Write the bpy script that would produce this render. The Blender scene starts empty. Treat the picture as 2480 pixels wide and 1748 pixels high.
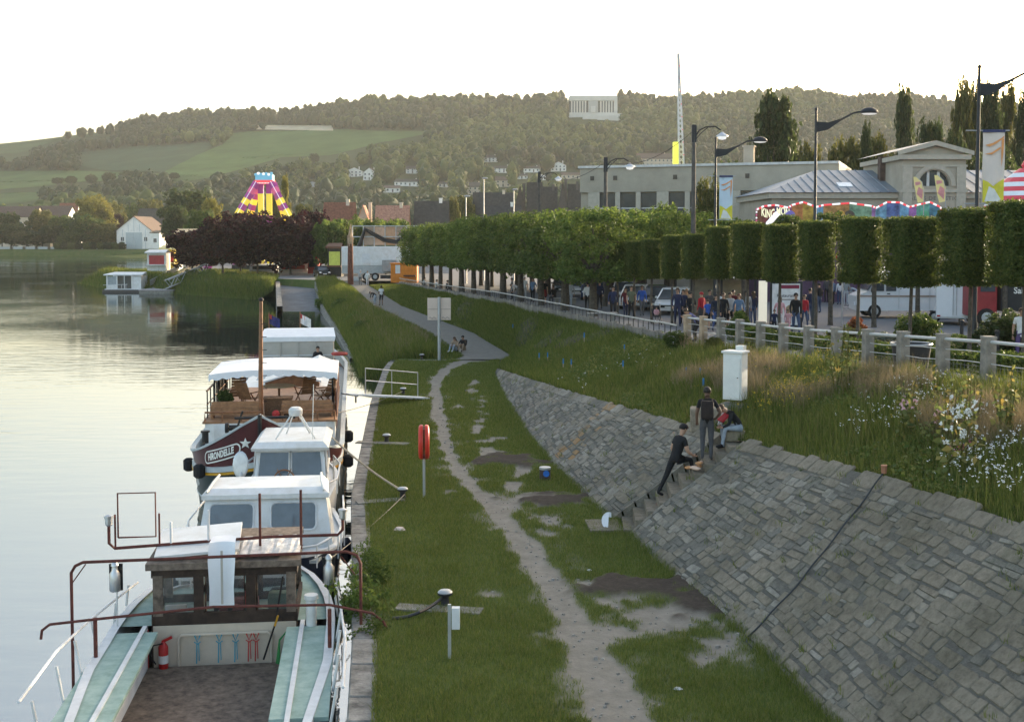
import bpy, bmesh, math, random
import numpy as np
from mathutils import Vector, Matrix
R = math.radians
random.seed(7); rng = np.random.default_rng(7)
scene = bpy.context.scene
C = bpy.context.collection

# ------------------------------------------------------------------ camera
CAMZ = 7.0; PITCH = R(3.0); F = 2900.0; PX, PY = 1240.0, 717.0
cam_d = bpy.data.cameras.new('camera'); cam = bpy.data.objects.new('camera', cam_d); C.objects.link(cam)
cam.location = (0, 0, CAMZ); cam.rotation_euler = (math.pi/2 - PITCH, 0, 0)
cam_d.sensor_fit = 'HORIZONTAL'; cam_d.sensor_width = 36; cam_d.lens = F/2480*36
cam_d.shift_y = -(874-PY)/2480; cam_d.clip_start = 0.2; cam_d.clip_end = 9000
scene.camera = cam
# ------------------------------------------------------------------ sky, sun, exposure
SUN_EL, SUN_AZ = R(9.5), R(42.0)           # azimuth measured from +Y towards +X
world = bpy.data.worlds.new('World'); scene.world = world; world.use_nodes = True
wn = world.node_tree; wn.nodes.clear()
sky = wn.nodes.new('ShaderNodeTexSky'); sky.sky_type = 'NISHITA'; sky.sun_disc = False
sky.sun_elevation = SUN_EL; sky.sun_rotation = SUN_AZ; sky.air_density = .8; sky.dust_density = 3.8; sky.ozone_density = .6
bg = wn.nodes.new('ShaderNodeBackground'); bg.inputs['Strength'].default_value = 0.15
wo = wn.nodes.new('ShaderNodeOutputWorld')
tint = wn.nodes.new('ShaderNodeMix'); tint.data_type = 'RGBA'; tint.blend_type = 'MULTIPLY'; tint.inputs['Factor'].default_value = 1; tint.inputs[7].default_value = (1.03,.985,.91,1)      # hazy evening air, less blue
wn.links.new(sky.outputs[0], tint.inputs[6]); wn.links.new(tint.outputs[2], bg.inputs[0]); wn.links.new(bg.outputs[0], wo.inputs[0])
sl = bpy.data.lights.new('sun', 'SUN'); sl.energy = 2.0; sl.angle = R(0.6); sl.color = (1.0, .86, .64)
sun = bpy.data.objects.new('sun', sl); C.objects.link(sun)
sd = Vector((math.sin(SUN_AZ)*math.cos(SUN_EL), math.cos(SUN_AZ)*math.cos(SUN_EL), math.sin(SUN_EL)))
sun.rotation_euler = (-sd).to_track_quat('-Z', 'Y').to_euler(); sun.location = (60, 20, 60)
vs = scene.view_settings
vs.view_transform = 'Standard'; vs.look = 'None'; vs.gamma = 1.0; vs.exposure = 2.25; vs.use_curve_mapping = False
cy = scene.cycles
cy.use_denoising = True; cy.max_bounces = 6; cy.diffuse_bounces = 2; cy.glossy_bounces = 3; cy.transmission_bounces = 4
cy.transparent_max_bounces = 8; cy.volume_bounces = 0; cy.sample_clamp_indirect = 1.5; cy.sample_clamp_direct = 3

# ------------------------------------------------------------------ picture -> place
_cp, _sp = math.cos(PITCH), math.sin(PITCH)
def ray(sx, sy):
    a = (sx-PX)/F; b = (PY-sy)/F
    return (a, _cp + b*_sp, -_sp + b*_cp)
def at_z(sx, sy, z):
    d = ray(sx, sy); t = (z-CAMZ)/d[2]
    return Vector((d[0]*t, d[1]*t, z))
def at_y(sx, sy, Y):
    d = ray(sx, sy); t = Y/d[1]
    return Vector((d[0]*t, Y, CAMZ + d[2]*t))
K = 2480/2296.0      # my notes were taken on a 2296 wide view
def nz(x, y, z): return at_z(x*K, y*K, z)
def ny(x, y, Y): return at_y(x*K, y*K, Y)

# ------------------------------------------------------------------ materials
MATS = {}
def mat(name, col, rough=.75, var=.12, scale=3.0, bump=0.0, bscale=None, metal=0.0, spec=.35, emit=None, estr=0, alpha=None, trans=0, col2=None, detail=5, coat=0):
    if name in MATS: return MATS[name]
    m = bpy.data.materials.new(name); m.use_nodes = True; MATS[name] = m
    nt = m.node_tree; N, L = nt.nodes, nt.links
    b = N['Principled BSDF']
    b.inputs['Roughness'].default_value = rough; b.inputs['Metallic'].default_value = metal
    b.inputs['Specular IOR Level'].default_value = spec
    if coat: b.inputs['Coat Weight'].default_value = coat
    tc = N.new('ShaderNodeTexCoord')
    no = N.new('ShaderNodeTexNoise'); no.inputs['Scale'].default_value = scale; no.inputs['Detail'].default_value = detail; no.inputs['Roughness'].default_value = .65
    L.new(tc.outputs['Object'], no.inputs['Vector'])
    rp = N.new('ShaderNodeValToRGB')
    c = np.array(col); c2 = np.array(col2) if col2 is not None else None
    lo = np.clip(c*(1-var*1.6), 0, 1); hi = np.clip(c*(1+var*1.3), 0, 1)
    if c2 is not None: lo, hi = c, c2
    rp.color_ramp.elements[0].position = .3; rp.color_ramp.elements[1].position = .7
    rp.color_ramp.elements[0].color = (*lo, 1); rp.color_ramp.elements[1].color = (*hi, 1)
    L.new(no.outputs['Fac'], rp.inputs[0]); L.new(rp.outputs[0], b.inputs['Base Color'])
    if bump:
        n2 = N.new('ShaderNodeTexNoise'); n2.inputs['Scale'].default_value = bscale or scale*4; n2.inputs['Detail'].default_value = 6
        L.new(tc.outputs['Object'], n2.inputs['Vector'])
        bp = N.new('ShaderNodeBump'); bp.inputs['Strength'].default_value = bump; bp.inputs['Distance'].default_value = .05
        L.new(n2.outputs['Fac'], bp.inputs['Height']); L.new(bp.outputs[0], b.inputs['Normal'])
    if emit is not None:
        b.inputs['Emission Color'].default_value = (*emit, 1); b.inputs['Emission Strength'].default_value = estr
    if trans: b.inputs['Transmission Weight'].default_value = trans
    if alpha is not None: b.inputs['Alpha'].default_value = alpha
    return m
def leafmat(name, cols, transl=.35, rough=.55):
    """foliage: a colour of its own for every leaf, a little light coming through it"""
    if name in MATS: return MATS[name]
    m = bpy.data.materials.new(name); m.use_nodes = True; MATS[name] = m
    nt = m.node_tree; N, L = nt.nodes, nt.links; b = N['Principled BSDF']
    g = N.new('ShaderNodeNewGeometry'); rp = N.new('ShaderNodeValToRGB')
    e = rp.color_ramp.elements
    for i, c in enumerate(cols):
        p = i/(len(cols)-1)
        el = e[0] if i == 0 else (e[len(e)-1] if i == len(cols)-1 else e.new(p)); el.position = p; el.color = (*c, 1)
    L.new(g.outputs['Random Per Island'], rp.inputs[0])
    b.inputs['Roughness'].default_value = rough; b.inputs['Specular IOR Level'].default_value = .1
    L.new(rp.outputs[0], b.inputs['Base Color'])
    t = N.new('ShaderNodeBsdfTranslucent'); mx = N.new('ShaderNodeMixShader'); mx.inputs[0].default_value = transl
    hs = N.new('ShaderNodeHueSaturation'); hs.inputs['Value'].default_value = 1.7; hs.inputs['Hue'].default_value = .48; hs.inputs['Saturation'].default_value = 1.1
    L.new(rp.outputs[0], hs.inputs['Color']); L.new(hs.outputs[0], t.inputs[0])
    L.new(b.outputs[0], mx.inputs[1]); L.new(t.outputs[0], mx.inputs[2]); L.new(mx.outputs[0], N['Material Output'].inputs[0])
    return m

# ------------------------------------------------------------------ objects
def tag(o, label=None, cat=None, group=None, kind=None):
    if label: o['label'] = label
    if cat: o['category'] = cat
    if group: o['group'] = group
    if kind: o['kind'] = kind
    return o
def thing(name, label, cat, loc=(0, 0, 0), rz=0, group=None):
    o = bpy.data.objects.new(name, None); C.objects.link(o); o.empty_display_size = .3
    o.location = loc; o.rotation_euler = (0, 0, rz)
    return tag(o, label, cat, group)
def link(name, me, m=None, parent=None, loc=None):
    o = bpy.data.objects.new(name, me); C.objects.link(o)
    if m is not None and not me.materials: me.materials.append(m)
    if parent is not None: o.parent = parent
    if loc is not None: o.location = loc
    return o
def dup(o, parent=None, loc=None, rz=None, label=None):
    c = o.copy(); C.objects.link(c)
    if parent is not None: c.parent = parent
    if loc is not None: c.location = loc
    if rz is not None: c.rotation_euler = (0, 0, rz)
    if label: c['label'] = label
    for ch in list(o.children): dup(ch, c)
    return c
def fastmesh(name, v, quads, smooth=False):
    """mesh from numpy verts (n,3) and faces (m,k)"""
    me = bpy.data.meshes.new(name); v = np.asarray(v, dtype=np.float32); q = np.asarray(quads, dtype=np.int32)
    k = q.shape[1]
    me.vertices.add(len(v)); me.vertices.foreach_set('co', v.ravel())
    me.loops.add(q.size); me.loops.foreach_set('vertex_index', q.ravel())
    me.polygons.add(len(q)); me.polygons.foreach_set('loop_start', np.arange(0, q.size, k, dtype=np.int32))
    me.polygons.foreach_set('loop_total', np.full(len(q), k, dtype=np.int32))
    if smooth: me.polygons.foreach_set('use_smooth', np.ones(len(q), dtype=bool))
    me.update(); return me
class MB:
    def __init__(s): s.v = []; s.f = []
    def add(s, v, f):
        n = len(s.v); s.v += [tuple(p) for p in v]; s.f += [tuple(i+n for i in q) for q in f]; return s
    def box(s, c, d, rz=0, rx=0, ry=0, taper=1.0):
        x, y, z = d[0]/2, d[1]/2, d[2]/2
        vs_ = [(-x,-y,-z),(x,-y,-z),(x,y,-z),(-x,y,-z),(-x*taper,-y*taper,z),(x*taper,-y*taper,z),(x*taper,y*taper,z),(-x*taper,y*taper,z)]
        M = Matrix.Translation(c) @ Matrix.Rotation(rz,4,'Z') @ Matrix.Rotation(ry,4,'Y') @ Matrix.Rotation(rx,4,'X')
        return s.add([M @ Vector(p) for p in vs_], [(0,3,2,1),(4,5,6,7),(0,1,5,4),(1,2,6,5),(2,3,7,6),(3,0,4,7)])
    def bb(s, a, b):
        return s.box(((a[0]+b[0])/2,(a[1]+b[1])/2,(a[2]+b[2])/2), (abs(b[0]-a[0]),abs(b[1]-a[1]),abs(b[2]-a[2])))
    def bev(s, c, d, r=.03, rz=0):
        """box with chamfered edges (all 12)"""
        bm = bmesh.new(); bmesh.ops.create_cube(bm, size=1)
        for v in bm.verts: v.co = Vector((v.co.x*d[0], v.co.y*d[1], v.co.z*d[2]))
        bmesh.ops.bevel(bm, geom=bm.edges[:], offset=r, segments=2, affect='EDGES', profile=.6)
        M = Matrix.Translation(c) @ Matrix.Rotation(rz,4,'Z'); bm.verts.index_update()
        s.add([M @ v.co for v in bm.verts], [[v.index for v in f.verts] for f in bm.faces]); bm.free(); return s
    def tube(s, pts, r, seg=6, cap=True):
        pts = [Vector(p) for p in pts]; rr = r if isinstance(r, (list, tuple)) else [r]*len(pts)
        rings = []; up = None
        for i, p in enumerate(pts):
            t = (pts[min(i+1,len(pts)-1)] - pts[max(i-1,0)])
            if t.length < 1e-9: t = Vector((0,0,1))
            t.normalize()
            a = Vector((0,0,1)) if abs(t.z) < .9 else Vector((0,1,0))
            if up is not None: a = up
            u = t.cross(a); 
            if u.length < 1e-4: u = t.cross(Vector((1,0,0)))
            u.normalize(); w = u.cross(t).normalized(); up = w
            rings.append([p + (u*math.cos(2*math.pi*k/seg) + w*math.sin(2*math.pi*k/seg))*rr[i] for k in range(seg)])
        v = [q for ring in rings for q in ring]; f = []
        for i in range(len(pts)-1):
            for k in range(seg):
                k2 = (k+1) % seg; f.append((i*seg+k, i*seg+k2, (i+1)*seg+k2, (i+1)*seg+k))
        if cap:
            f.append(tuple(range(seg-1,-1,-1))); n = (len(pts)-1)*seg; f.append(tuple(n+k for k in range(seg)))
        return s.add(v, f)
    def lathe(s, prof, c=(0,0,0), seg=12, sx=1, sy=1):
        v = []; f = []
        for (r, z) in prof:
            for k in range(seg):
                a = 2*math.pi*k/seg; v.append((c[0]+r*math.cos(a)*sx, c[1]+r*math.sin(a)*sy, c[2]+z))
        for i in range(len(prof)-1):
            for k in range(seg):
                k2 = (k+1) % seg; f.append((i*seg+k, i*seg+k2, (i+1)*seg+k2, (i+1)*seg+k))
        f.append(tuple(range(seg-1,-1,-1))); n = (len(prof)-1)*seg; f.append(tuple(n+k for k in range(seg)))
        return s.add(v, f)
    def ball(s, c, r, seg=10, rings=6):
        rx, ry, rz = r if isinstance(r,(tuple,list)) else (r,r,r)
        prof = [(max(1e-3,math.sin(math.pi*i/rings)), -math.cos(math.pi*i/rings)*rz) for i in range(rings+1)]
        return s.lathe(prof, c, seg, rx, ry)
    def prism(s, poly, axis, a, b):
        """poly: 2d points; extruded along axis 'x','y' or 'z' from a to b"""
        n = len(poly)
        def mk(p, t): return {'x': (t,p[0],p[1]), 'y': (p[0],t,p[1]), 'z': (p[0],p[1],t)}[axis]
        v = [mk(p,a) for p in poly] + [mk(p,b) for p in poly]
        f = [tuple(range(n-1,-1,-1)), tuple(range(n,2*n))] + [(i,(i+1)%n,n+(i+1)%n,n+i) for i in range(n)]
        return s.add(v, f)
    def loft(s, rows, close=False):
        n = len(rows[0]); v = [p for r_ in rows for p in r_]; f = []
        for i in range(len(rows)-1):
            for k in range(n if close else n-1):
                k2 = (k+1) % n; f.append((i*n+k, i*n+k2, (i+1)*n+k2, (i+1)*n+k))
        return s.add(v, f)
    def build(s, name, m, parent=None, smooth=False, loc=None, fix=True):
        me = bpy.data.meshes.new(name); me.from_pydata(s.v, [], s.f); me.update()
        if fix:
            bm = bmesh.new(); bm.from_mesh(me); bmesh.ops.recalc_face_normals(bm, faces=bm.faces[:]); bm.to_mesh(me); bm.free()
        if smooth:
            me.polygons.foreach_set('use_smooth', [True]*len(me.polygons))
            me.set_sharp_from_angle(angle=R(40))
        return link(name, me, m, parent, loc)
def text_mesh(txt, size, bold=0.0, spacing=1.0, extrude=0.0, align='CENTER'):
    cu = bpy.data.curves.new('lettering', 'FONT'); cu.body = txt; cu.size = size; cu.align_x = align; cu.align_y = 'CENTER'
    cu.offset = bold; cu.space_character = spacing; cu.extrude = extrude; cu.resolution_u = 3
    o = bpy.data.objects.new('lettering', cu); C.objects.link(o)
    bpy.context.view_layer.update()
    me = bpy.data.meshes.new_from_object(o.evaluated_get(bpy.context.evaluated_depsgraph_get()))
    bpy.data.objects.remove(o); bpy.data.curves.remove(cu); return me
ORD = ['first','second','third','fourth','fifth','sixth','seventh','eighth','ninth','tenth','eleventh','twelfth','thirteenth','fourteenth','fifteenth','sixteenth','seventeenth','eighteenth']
# value noise for shaping
def vnoise(x, y, seed=0):
    x = np.asarray(x, float); y = np.asarray(y, float)
    xi = np.floor(x); yi = np.floor(y); fx = x-xi; fy = y-yi
    fx = fx*fx*(3-2*fx); fy = fy*fy*(3-2*fy)
    def h(a, b):
        s = np.sin(a*127.1 + b*311.7 + seed*74.7)*43758.5453; return s - np.floor(s)
    return (h(xi,yi)*(1-fx)+h(xi+1,yi)*fx)*(1-fy) + (h(xi,yi+1)*(1-fx)+h(xi+1,yi+1)*fx)*fy
def fbm(x, y, seed=0, o=4):
    t = 0; a = .5; s = 0
    for i in range(o): t = t + a*vnoise(np.asarray(x)*2**i, np.asarray(y)*2**i, seed+i); s += a; a *= .5
    return t/s
# ================================================================== shape of the ground (metres; quay lawn = 0, water = -1.3)
WATER = -1.3
def Xq(Y): return np.interp(Y, [8,20.2,24.3,31.6,37.7,49.6,62,66], [-1.4,-2.75,-3.3,-4.3,-4.85,-5.9,-6.7,-6.8])      # quay edge
def Xb(Y): return np.interp(Y, [10,17,20.2,24,28.2,30,35.7,42,50,59.4], [5.6,4.55,4.15,3.35,2.55,2.2,1.25,.45,-.25,-.9])    # wall foot
def Xt(Y): return np.interp(Y, [10,17,21.2,24.5,28.5,30.7,36,41.5,50,59.4], [8.6,7.4,6.74,6.05,5.22,4.68,3.45,2.35,.75,-.75])    # wall top
def Zt(Y): return np.interp(Y, [10,17,21.2,28.5,30.7,36,41.5,50,59.4], [2.95,2.8,2.58,2.12,2.02,1.72,1.38,.9,.3])
def Xf(Y): return np.interp(Y, [10,26.4,47,137,175], [13.5,10.55,6.9,-12.7,-21])           # promenade edge (fence, low wall)
def Zp(Y): return np.interp(Y, [10,26.4,36,47,60,82,110,137,170,230], [4.1,3.5,3.0,2.58,2.42,2.2,1.6,1.1,1.0,1.0])    # promenade level
def Pl(Y): return np.interp(Y, [66,68,82,107,134,150], [-3.2,-2.8,-5.6,-12.5,-17.9,-21.4])   # asphalt path, left edge
def Pr(Y): return np.interp(Y, [66,68,82,107,134,150], [.3,.1,-2.5,-9.8,-15.6,-19.0])
def Zpath(Y): return np.interp(Y, [66,76,107,134,150], [0,0.05,.5,.95,1.0])

def grid_mesh(name, ys, rowfun, m, nx, kind='structure', smooth=True, parent=None):
    rows = []
    for y in ys: rows.append(rowfun(y))
    v = np.array(rows).reshape(-1,3); n = len(rows[0]); q = []
    i = np.arange(len(ys)-1)[:,None]*n + np.arange(n-1)[None,:]
    q = np.stack([i, i+1, i+n+1, i+n], -1).reshape(-1,4)
    o = link(name, fastmesh(name, v, q, smooth), m, parent)
    if kind: o['kind'] = kind
    return o
# ---- ground materials
def ground_mat(name, stops, scale, bump=.5, fine=22, rough=.95):
    if name in MATS: return MATS[name]
    m = mat(name, (0.1,0.1,0.1), rough=rough, bump=bump, bscale=fine, scale=scale, spec=.1, detail=9)
    rp = [n for n in m.node_tree.nodes if n.type == 'VALTORGB'][0]; e = rp.color_ramp.elements
    for i, (p, c) in enumerate(stops):
        el = e[0] if i == 0 else (e[1] if i == 1 else e.new(p)); el.position = p; el.color = (*c, 1)
    return m
M_lawn = ground_mat('lawn_soil', [(.25,(.045,.068,.02)),(.55,(.07,.098,.03)),(.8,(.095,.115,.042))], 1.2)
M_earth = ground_mat('bare_earth', [(.2,(.13,.115,.09)),(.5,(.21,.19,.155)),(.8,(.29,.265,.225))], 2.5, .6, 30)
M_mulch = ground_mat('dark_mulch', [(.2,(.035,.028,.022)),(.55,(.06,.05,.04)),(.85,(.1,.085,.07))], 9, .9, 40)
M_asph = ground_mat('pale_asphalt', [(.2,(.15,.14,.122)),(.6,(.2,.188,.165)),(.85,(.25,.235,.205))], 3, .25, 60)
M_road = ground_mat('road_asphalt', [(.2,(.13,.135,.145)),(.6,(.16,.165,.175)),(.85,(.19,.195,.2))], 2, .15, 60)
M_bank = ground_mat('bank_soil', [(.2,(.05,.07,.022)),(.5,(.075,.1,.03)),(.8,(.12,.115,.06))], .9, .7, 12)
M_stone_joint = ground_mat('wall_joint', [(.2,(.085,.08,.068)),(.6,(.145,.135,.115)),(.85,(.2,.185,.16))], 6, .8, 30)

# ---- water
mw = bpy.data.materials.new('river_water'); mw.use_nodes = True; nt = mw.node_tree; b = nt.nodes['Principled BSDF']
b.inputs['Base Color'].default_value = (.02,.035,.024,1); b.inputs['Roughness'].default_value = .03
b.inputs['IOR'].default_value = 4.2; b.inputs['Specular IOR Level'].default_value = .5
tc = nt.nodes.new('ShaderNodeTexCoord'); mp = nt.nodes.new('ShaderNodeMapping'); mp.inputs['Scale'].default_value = (.5, 1.5, 1)
mp.inputs['Rotation'].default_value = (0,0,R(6))
n1 = nt.nodes.new('ShaderNodeTexNoise'); n1.inputs['Scale'].default_value = .9; n1.inputs['Detail'].default_value = 4
n2 = nt.nodes.new('ShaderNodeTexNoise'); n2.inputs['Scale'].default_value = .05; n2.inputs['Detail'].default_value = 3
rpw = nt.nodes.new('ShaderNodeMapRange'); rpw.inputs['From Min'].default_value = .42; rpw.inputs['From Max'].default_value = .62; rpw.inputs['To Min'].default_value = .05; rpw.inputs['To Max'].default_value = .22
bp = nt.nodes.new('ShaderNodeBump'); bp.inputs['Distance'].default_value = .12
nt.links.new(tc.outputs['Object'], mp.inputs[0]); nt.links.new(mp.outputs[0], n1.inputs[0]); nt.links.new(tc.outputs['Object'], n2.inputs[0])
nt.links.new(n2.outputs[0], rpw.inputs[0]); nt.links.new(rpw.outputs[0], bp.inputs['Strength'])
nt.links.new(n1.outputs[0], bp.inputs['Height']); nt.links.new(bp.outputs[0], b.inputs['Normal'])
w = MB().add([(-1500,-60,WATER),(60,-60,WATER),(60,470,WATER),(-1500,470,WATER)], [(0,1,2,3)]).build('river', mw); tag(w, 'calm river mirroring the pale sky beside the quay', 'river', kind='structure')

# ---- base ground under everything (one sheet, reaches the hills)
def base_row(y):
    xs = np.concatenate([np.linspace(-1700,-60,24), np.linspace(-50,40,16), np.linspace(60,1700,24)])
    z = np.where(xs < Xbase(y), -4.0, -.6 if y < 440 else 0)
    return [(x, y, zz) for x, zz in zip(xs, z)]
def Xbase(y): return np.interp(y, [-60,60,90,170,300,425,440], [2.5,2.5,-5,-30,-42,-57,-2000])
o = grid_mesh('ground', np.concatenate([np.linspace(-60,140,30), np.linspace(160,470,22), np.linspace(520,1700,8)]), base_row, M_bank, 0)

# ---- quay lawn
def quay_h(x, y): return .035*(fbm(x*.6, y*.6, 3)-.5)
def lawn_row(y):
    t = np.linspace(0, 1, 60); xs = Xq(y) + .45 + (Xb(y)+.25 - Xq(y) - .45)*t
    return np.stack([xs, np.full_like(xs, y), quay_h(xs, y)], -1)
# bare / mulch patches: (centre x, centre y, half width x, half width y) from the picture
def pz(x, y): return nz(x, y, 0)
DIRT = [(pz(1150,1090),.5,1.6),(pz(1190,1120),1.0,1.2),(pz(1165,1060),.5,1.6),(pz(1150,1125),1.1,.9),(pz(1230,1165),.9,1.0),(pz(1420,1340),1.1,1.3),(pz(1460,1400),1.7,1.6),(pz(1380,1420),1.4,1.4),(pz(1550,1430),1.6,.8),(pz(1600,1440),1.0,1.2),(pz(1330,1310),.45,1.6),(pz(1060,868),.35,5),(pz(1075,940),.35,7),(pz(1100,985),.7,1.0),(pz(1040,912),1.4,.5),(pz(1095,1010),.5,2.0),(pz(1105,1330),.45,.35),(pz(1010,1100),.5,.4),(pz(1200,1190),.55,.9)]
MULCH = [(pz(1140,1032),1.25,1.15),(pz(1235,1122),1.3,.85),(pz(1420,1310),1.35,.75),(pz(1560,1350),.8,1.0)]
FOOT = [nz(x,y,0) for x,y in [(1085,805),(1035,812),(1000,828),(981,850),(975,880),(986,930),(998,990),(1030,1060),(1078,1110),(1130,1162),(1180,1222),(1228,1290),(1272,1370),(1315,1450),(1370,1560),(1440,1700)]]
FOOTW = [.9,.5,.36,.3,.28,.27,.26,.27,.3,.32,.33,.34,.36,.42,.45,.45]
FX = np.array([[p.x,p.y] for p in FOOT])
def path_d(x, y):
    """signed distance to the trodden path's edge (negative inside)"""
    x = np.asarray(x); y = np.asarray(y); best = np.full(x.shape, 1e9)
    for i in range(len(FX)-1):
        a, b_ = FX[i], FX[i+1]; d = b_-a; L2 = d@d
        t = np.clip(((x-a[0])*d[0]+(y-a[1])*d[1])/L2, 0, 1)
        dd = np.hypot(x-(a[0]+t*d[0]), y-(a[1]+t*d[1])) - (FOOTW[i]*(1-t)+FOOTW[i+1]*t)
        best = np.minimum(best, dd)
    return best
def patch(x, y, L_):
    best = np.full(np.asarray(x).shape, -9.)
    for p, a, b_ in L_:
        best = np.maximum(best, 1 - np.sqrt(((x-p.x)/a)**2 + ((y-p.y)/b_)**2))
    return best
def dirtmask(x, y):
    n = fbm(x*2.3, y*1.6, 11, 5)-.5
    d = np.clip((patch(x,y,DIRT) + n*2.4)*2.2-.4, 0, 1)
    e = np.clip((.09 - path_d(x,y) + n*.45)*6, 0, 1)
    near = np.clip((.75-path_d(x,y))/.75, 0, 1)*np.clip((n-.03)*9, 0, 1)*.9
    return np.maximum(np.maximum(d, e), near)
def mulchmask(x, y): return np.clip((patch(x,y,MULCH) + (fbm(x*2,y*2,23,5)-.5)*1.9)*2.6, 0, 1)

ys = np.concatenate([np.arange(8,46,.14), np.arange(46,67,.22)])
lawn = grid_mesh('quay_lawn', ys, lawn_row, None, 60)
me = lawn.data; co = np.zeros(len(me.vertices)*3, dtype=np.float32); me.vertices.foreach_get('co', co); co = co.reshape(-1,3)
dm = dirtmask(co[:,0], co[:,1]); mm = mulchmask(co[:,0], co[:,1])
co[:,2] += mm*(.03+.06*fbm(co[:,0]*5,co[:,1]*5,5)) - dm*.02*(1-mm); me.vertices.foreach_set('co', co.ravel())
for nm, val in (('dirt', dm), ('mulch', mm)):
    at = me.attributes.new(nm, 'FLOAT', 'POINT'); at.data.foreach_set('value', val.astype(np.float32))
def mix_ground(name, base, others):
    m = bpy.data.materials.new(name); m.use_nodes = True; nt = m.node_tree; N, L = nt.nodes, nt.links; N.clear()
    out = N.new('ShaderNodeOutputMaterial'); b = N.new('ShaderNodeBsdfPrincipled'); b.inputs['Roughness'].default_value = .95; b.inputs['Specular IOR Level'].default_value = .1
    tc = N.new('ShaderNodeTexCoord'); cur = None
    def ramp(stops, sc):
        n = N.new('ShaderNodeTexNoise'); n.inputs['Scale'].default_value = sc; n.inputs['Detail'].default_value = 9; n.inputs['Roughness'].default_value = .7
        L.new(tc.outputs['Object'], n.inputs['Vector']); r = N.new('ShaderNodeValToRGB'); e = r.color_ramp.elements
        for i, (p, c) in enumerate(stops):
            el = e[0] if i == 0 else (e[1] if i == 1 else e.new(p)); el.position = p; el.color = (*c, 1)
        L.new(n.outputs['Fac'], r.inputs[0]); return r.outputs[0]
    cur = ramp(*base)
    for attr, stops, sc in others:
        a = N.new('ShaderNodeAttribute'); a.attribute_name = attr
        mx = N.new('ShaderNodeMix'); mx.data_type = 'RGBA'
        L.new(a.outputs['Fac'], mx.inputs['Factor']); L.new(cur, mx.inputs[6]); L.new(ramp(stops, sc), mx.inputs[7]); cur = mx.outputs[2]
    L.new(cur, b.inputs['Base Color'])
    n = N.new('ShaderNodeTexNoise'); n.inputs['Scale'].default_value = 24; n.inputs['Detail'].default_value = 7; L.new(tc.outputs['Object'], n.inputs['Vector'])
    bp = N.new('ShaderNodeBump'); bp.inputs['Strength'].default_value = .5; bp.inputs['Distance'].default_value = .04
    L.new(n.outputs['Fac'], bp.inputs['Height']); L.new(bp.outputs[0], b.inputs['Normal']); L.new(b.outputs[0], out.inputs[0]); return m
me.materials.append(mix_ground('quay_ground', ([(.25,(.055,.078,.02)),(.55,(.085,.112,.03)),(.8,(.12,.132,.045))],1.2),
    [('dirt', [(.2,(.15,.135,.11)),(.5,(.225,.205,.17)),(.8,(.3,.275,.235))], 2.6), ('mulch', [(.2,(.03,.024,.019)),(.55,(.058,.047,.038)),(.85,(.11,.09,.075))], 8)]))
# quay wall with coping stones, each a piece of its own
M_cope = mat('quay_stone', (.21,.2,.18), rough=.9, var=.4, scale=2.5, bump=.5, bscale=14)
q = MB()
yy = np.arange(8, 66.5, 1.0)
q.loft([[(Xq(y)+.04, y, -3.0) for y in yy], [(Xq(y)+.02, y, -.16) for y in yy], [(Xq(y)+1.0, y, -.16) for y in yy]])
q.add([(Xq(66)+.02,66.4,-3),(0,66.4,-3),(0,66.4,-.05),(Xq(66)+.02,66.4,-.05)],[(0,1,2,3)])
quay = q.build('quay_wall', mat('quay_face', (.17,.165,.15), rough=.95, var=.35, scale=1.5, bump=.6, bscale=9), fix=False); quay['kind'] = 'structure'
y = 9.0
while y < 65:
    L_ = random.uniform(.8, 1.5); y2 = y+L_-.02
    w0 = .46+random.uniform(-.03,.05); dz = random.uniform(-.02,.015); x0, x1 = float(Xq(y)), float(Xq(y2)); h = .17
    c = .025
    v = [(x0,y,-h),(x0+w0,y,-h),(x1+w0,y2,-h),(x1,y2,-h),(x0,y,dz-.03),(x0+w0,y,dz-.03),(x1+w0,y2,dz-.03),(x1,y2,dz-.03),
         (x0+c,y+c,dz),(x0+w0-c,y+c,dz),(x1+w0-c,y2-c,dz),(x1+c,y2-c,dz)]
    f = [(0,3,2,1),(0,1,5,4),(1,2,6,5),(2,3,7,6),(3,0,4,7),(4,5,9,8),(5,6,10,9),(6,7,11,10),(7,4,8,11),(8,9,10,11)]
    MB().add(v,f).build('coping_stone', M_cope, quay); y += L_

# ---- embankment between wall top / path and the promenade edge, and the grass verge beyond
def bank_z(y, s):
    z0 = float(np.where(y < 60, Zt(y), np.where(y < 66, .25, Zpath(y)+.02))); z1 = float(Zp(y))
    t = s; prof = t**.8 if y > 60 else t
    return z0 + (z1-z0)*(t*t*(3-2*t)*.55 + prof*.45)
def bank_x0(y): return float(np.where(y < 59, Xt(y)+.1, np.interp(y, [59,62,66,68,70], [Xt(59)+.1, -.6, .35, Pr(68)-.15, Pr(70)-.1]) if y < 70 else Pr(y)-.1))
def bank_row(y):
    s = np.linspace(0,1,26); x0 = bank_x0(y); x1 = float(Xf(y))+.25
    xs = x0+(x1-x0)*s; z = np.array([bank_z(y, t) for t in s]) + .16*(fbm(xs*.9, np.full_like(xs,y)*.5, 9)-.5)*np.sin(s*math.pi)
    return np.stack([xs, np.full_like(xs,y), z-.03], -1)
bank = grid_mesh('grass_embankment', np.concatenate([np.arange(9,60,.4), np.arange(60,138,.8)]), bank_row, M_bank, 26)
# ---- strip of ground linking wall foot to the verge past the far end of the wall
def tip_row(y):
    xs = np.linspace(Xb(59)-.4, Xt(59)+.6+max(0,(y-59))*.12, 8); return np.stack([xs, np.full_like(xs,y), np.full_like(xs,.012)], -1)
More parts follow.
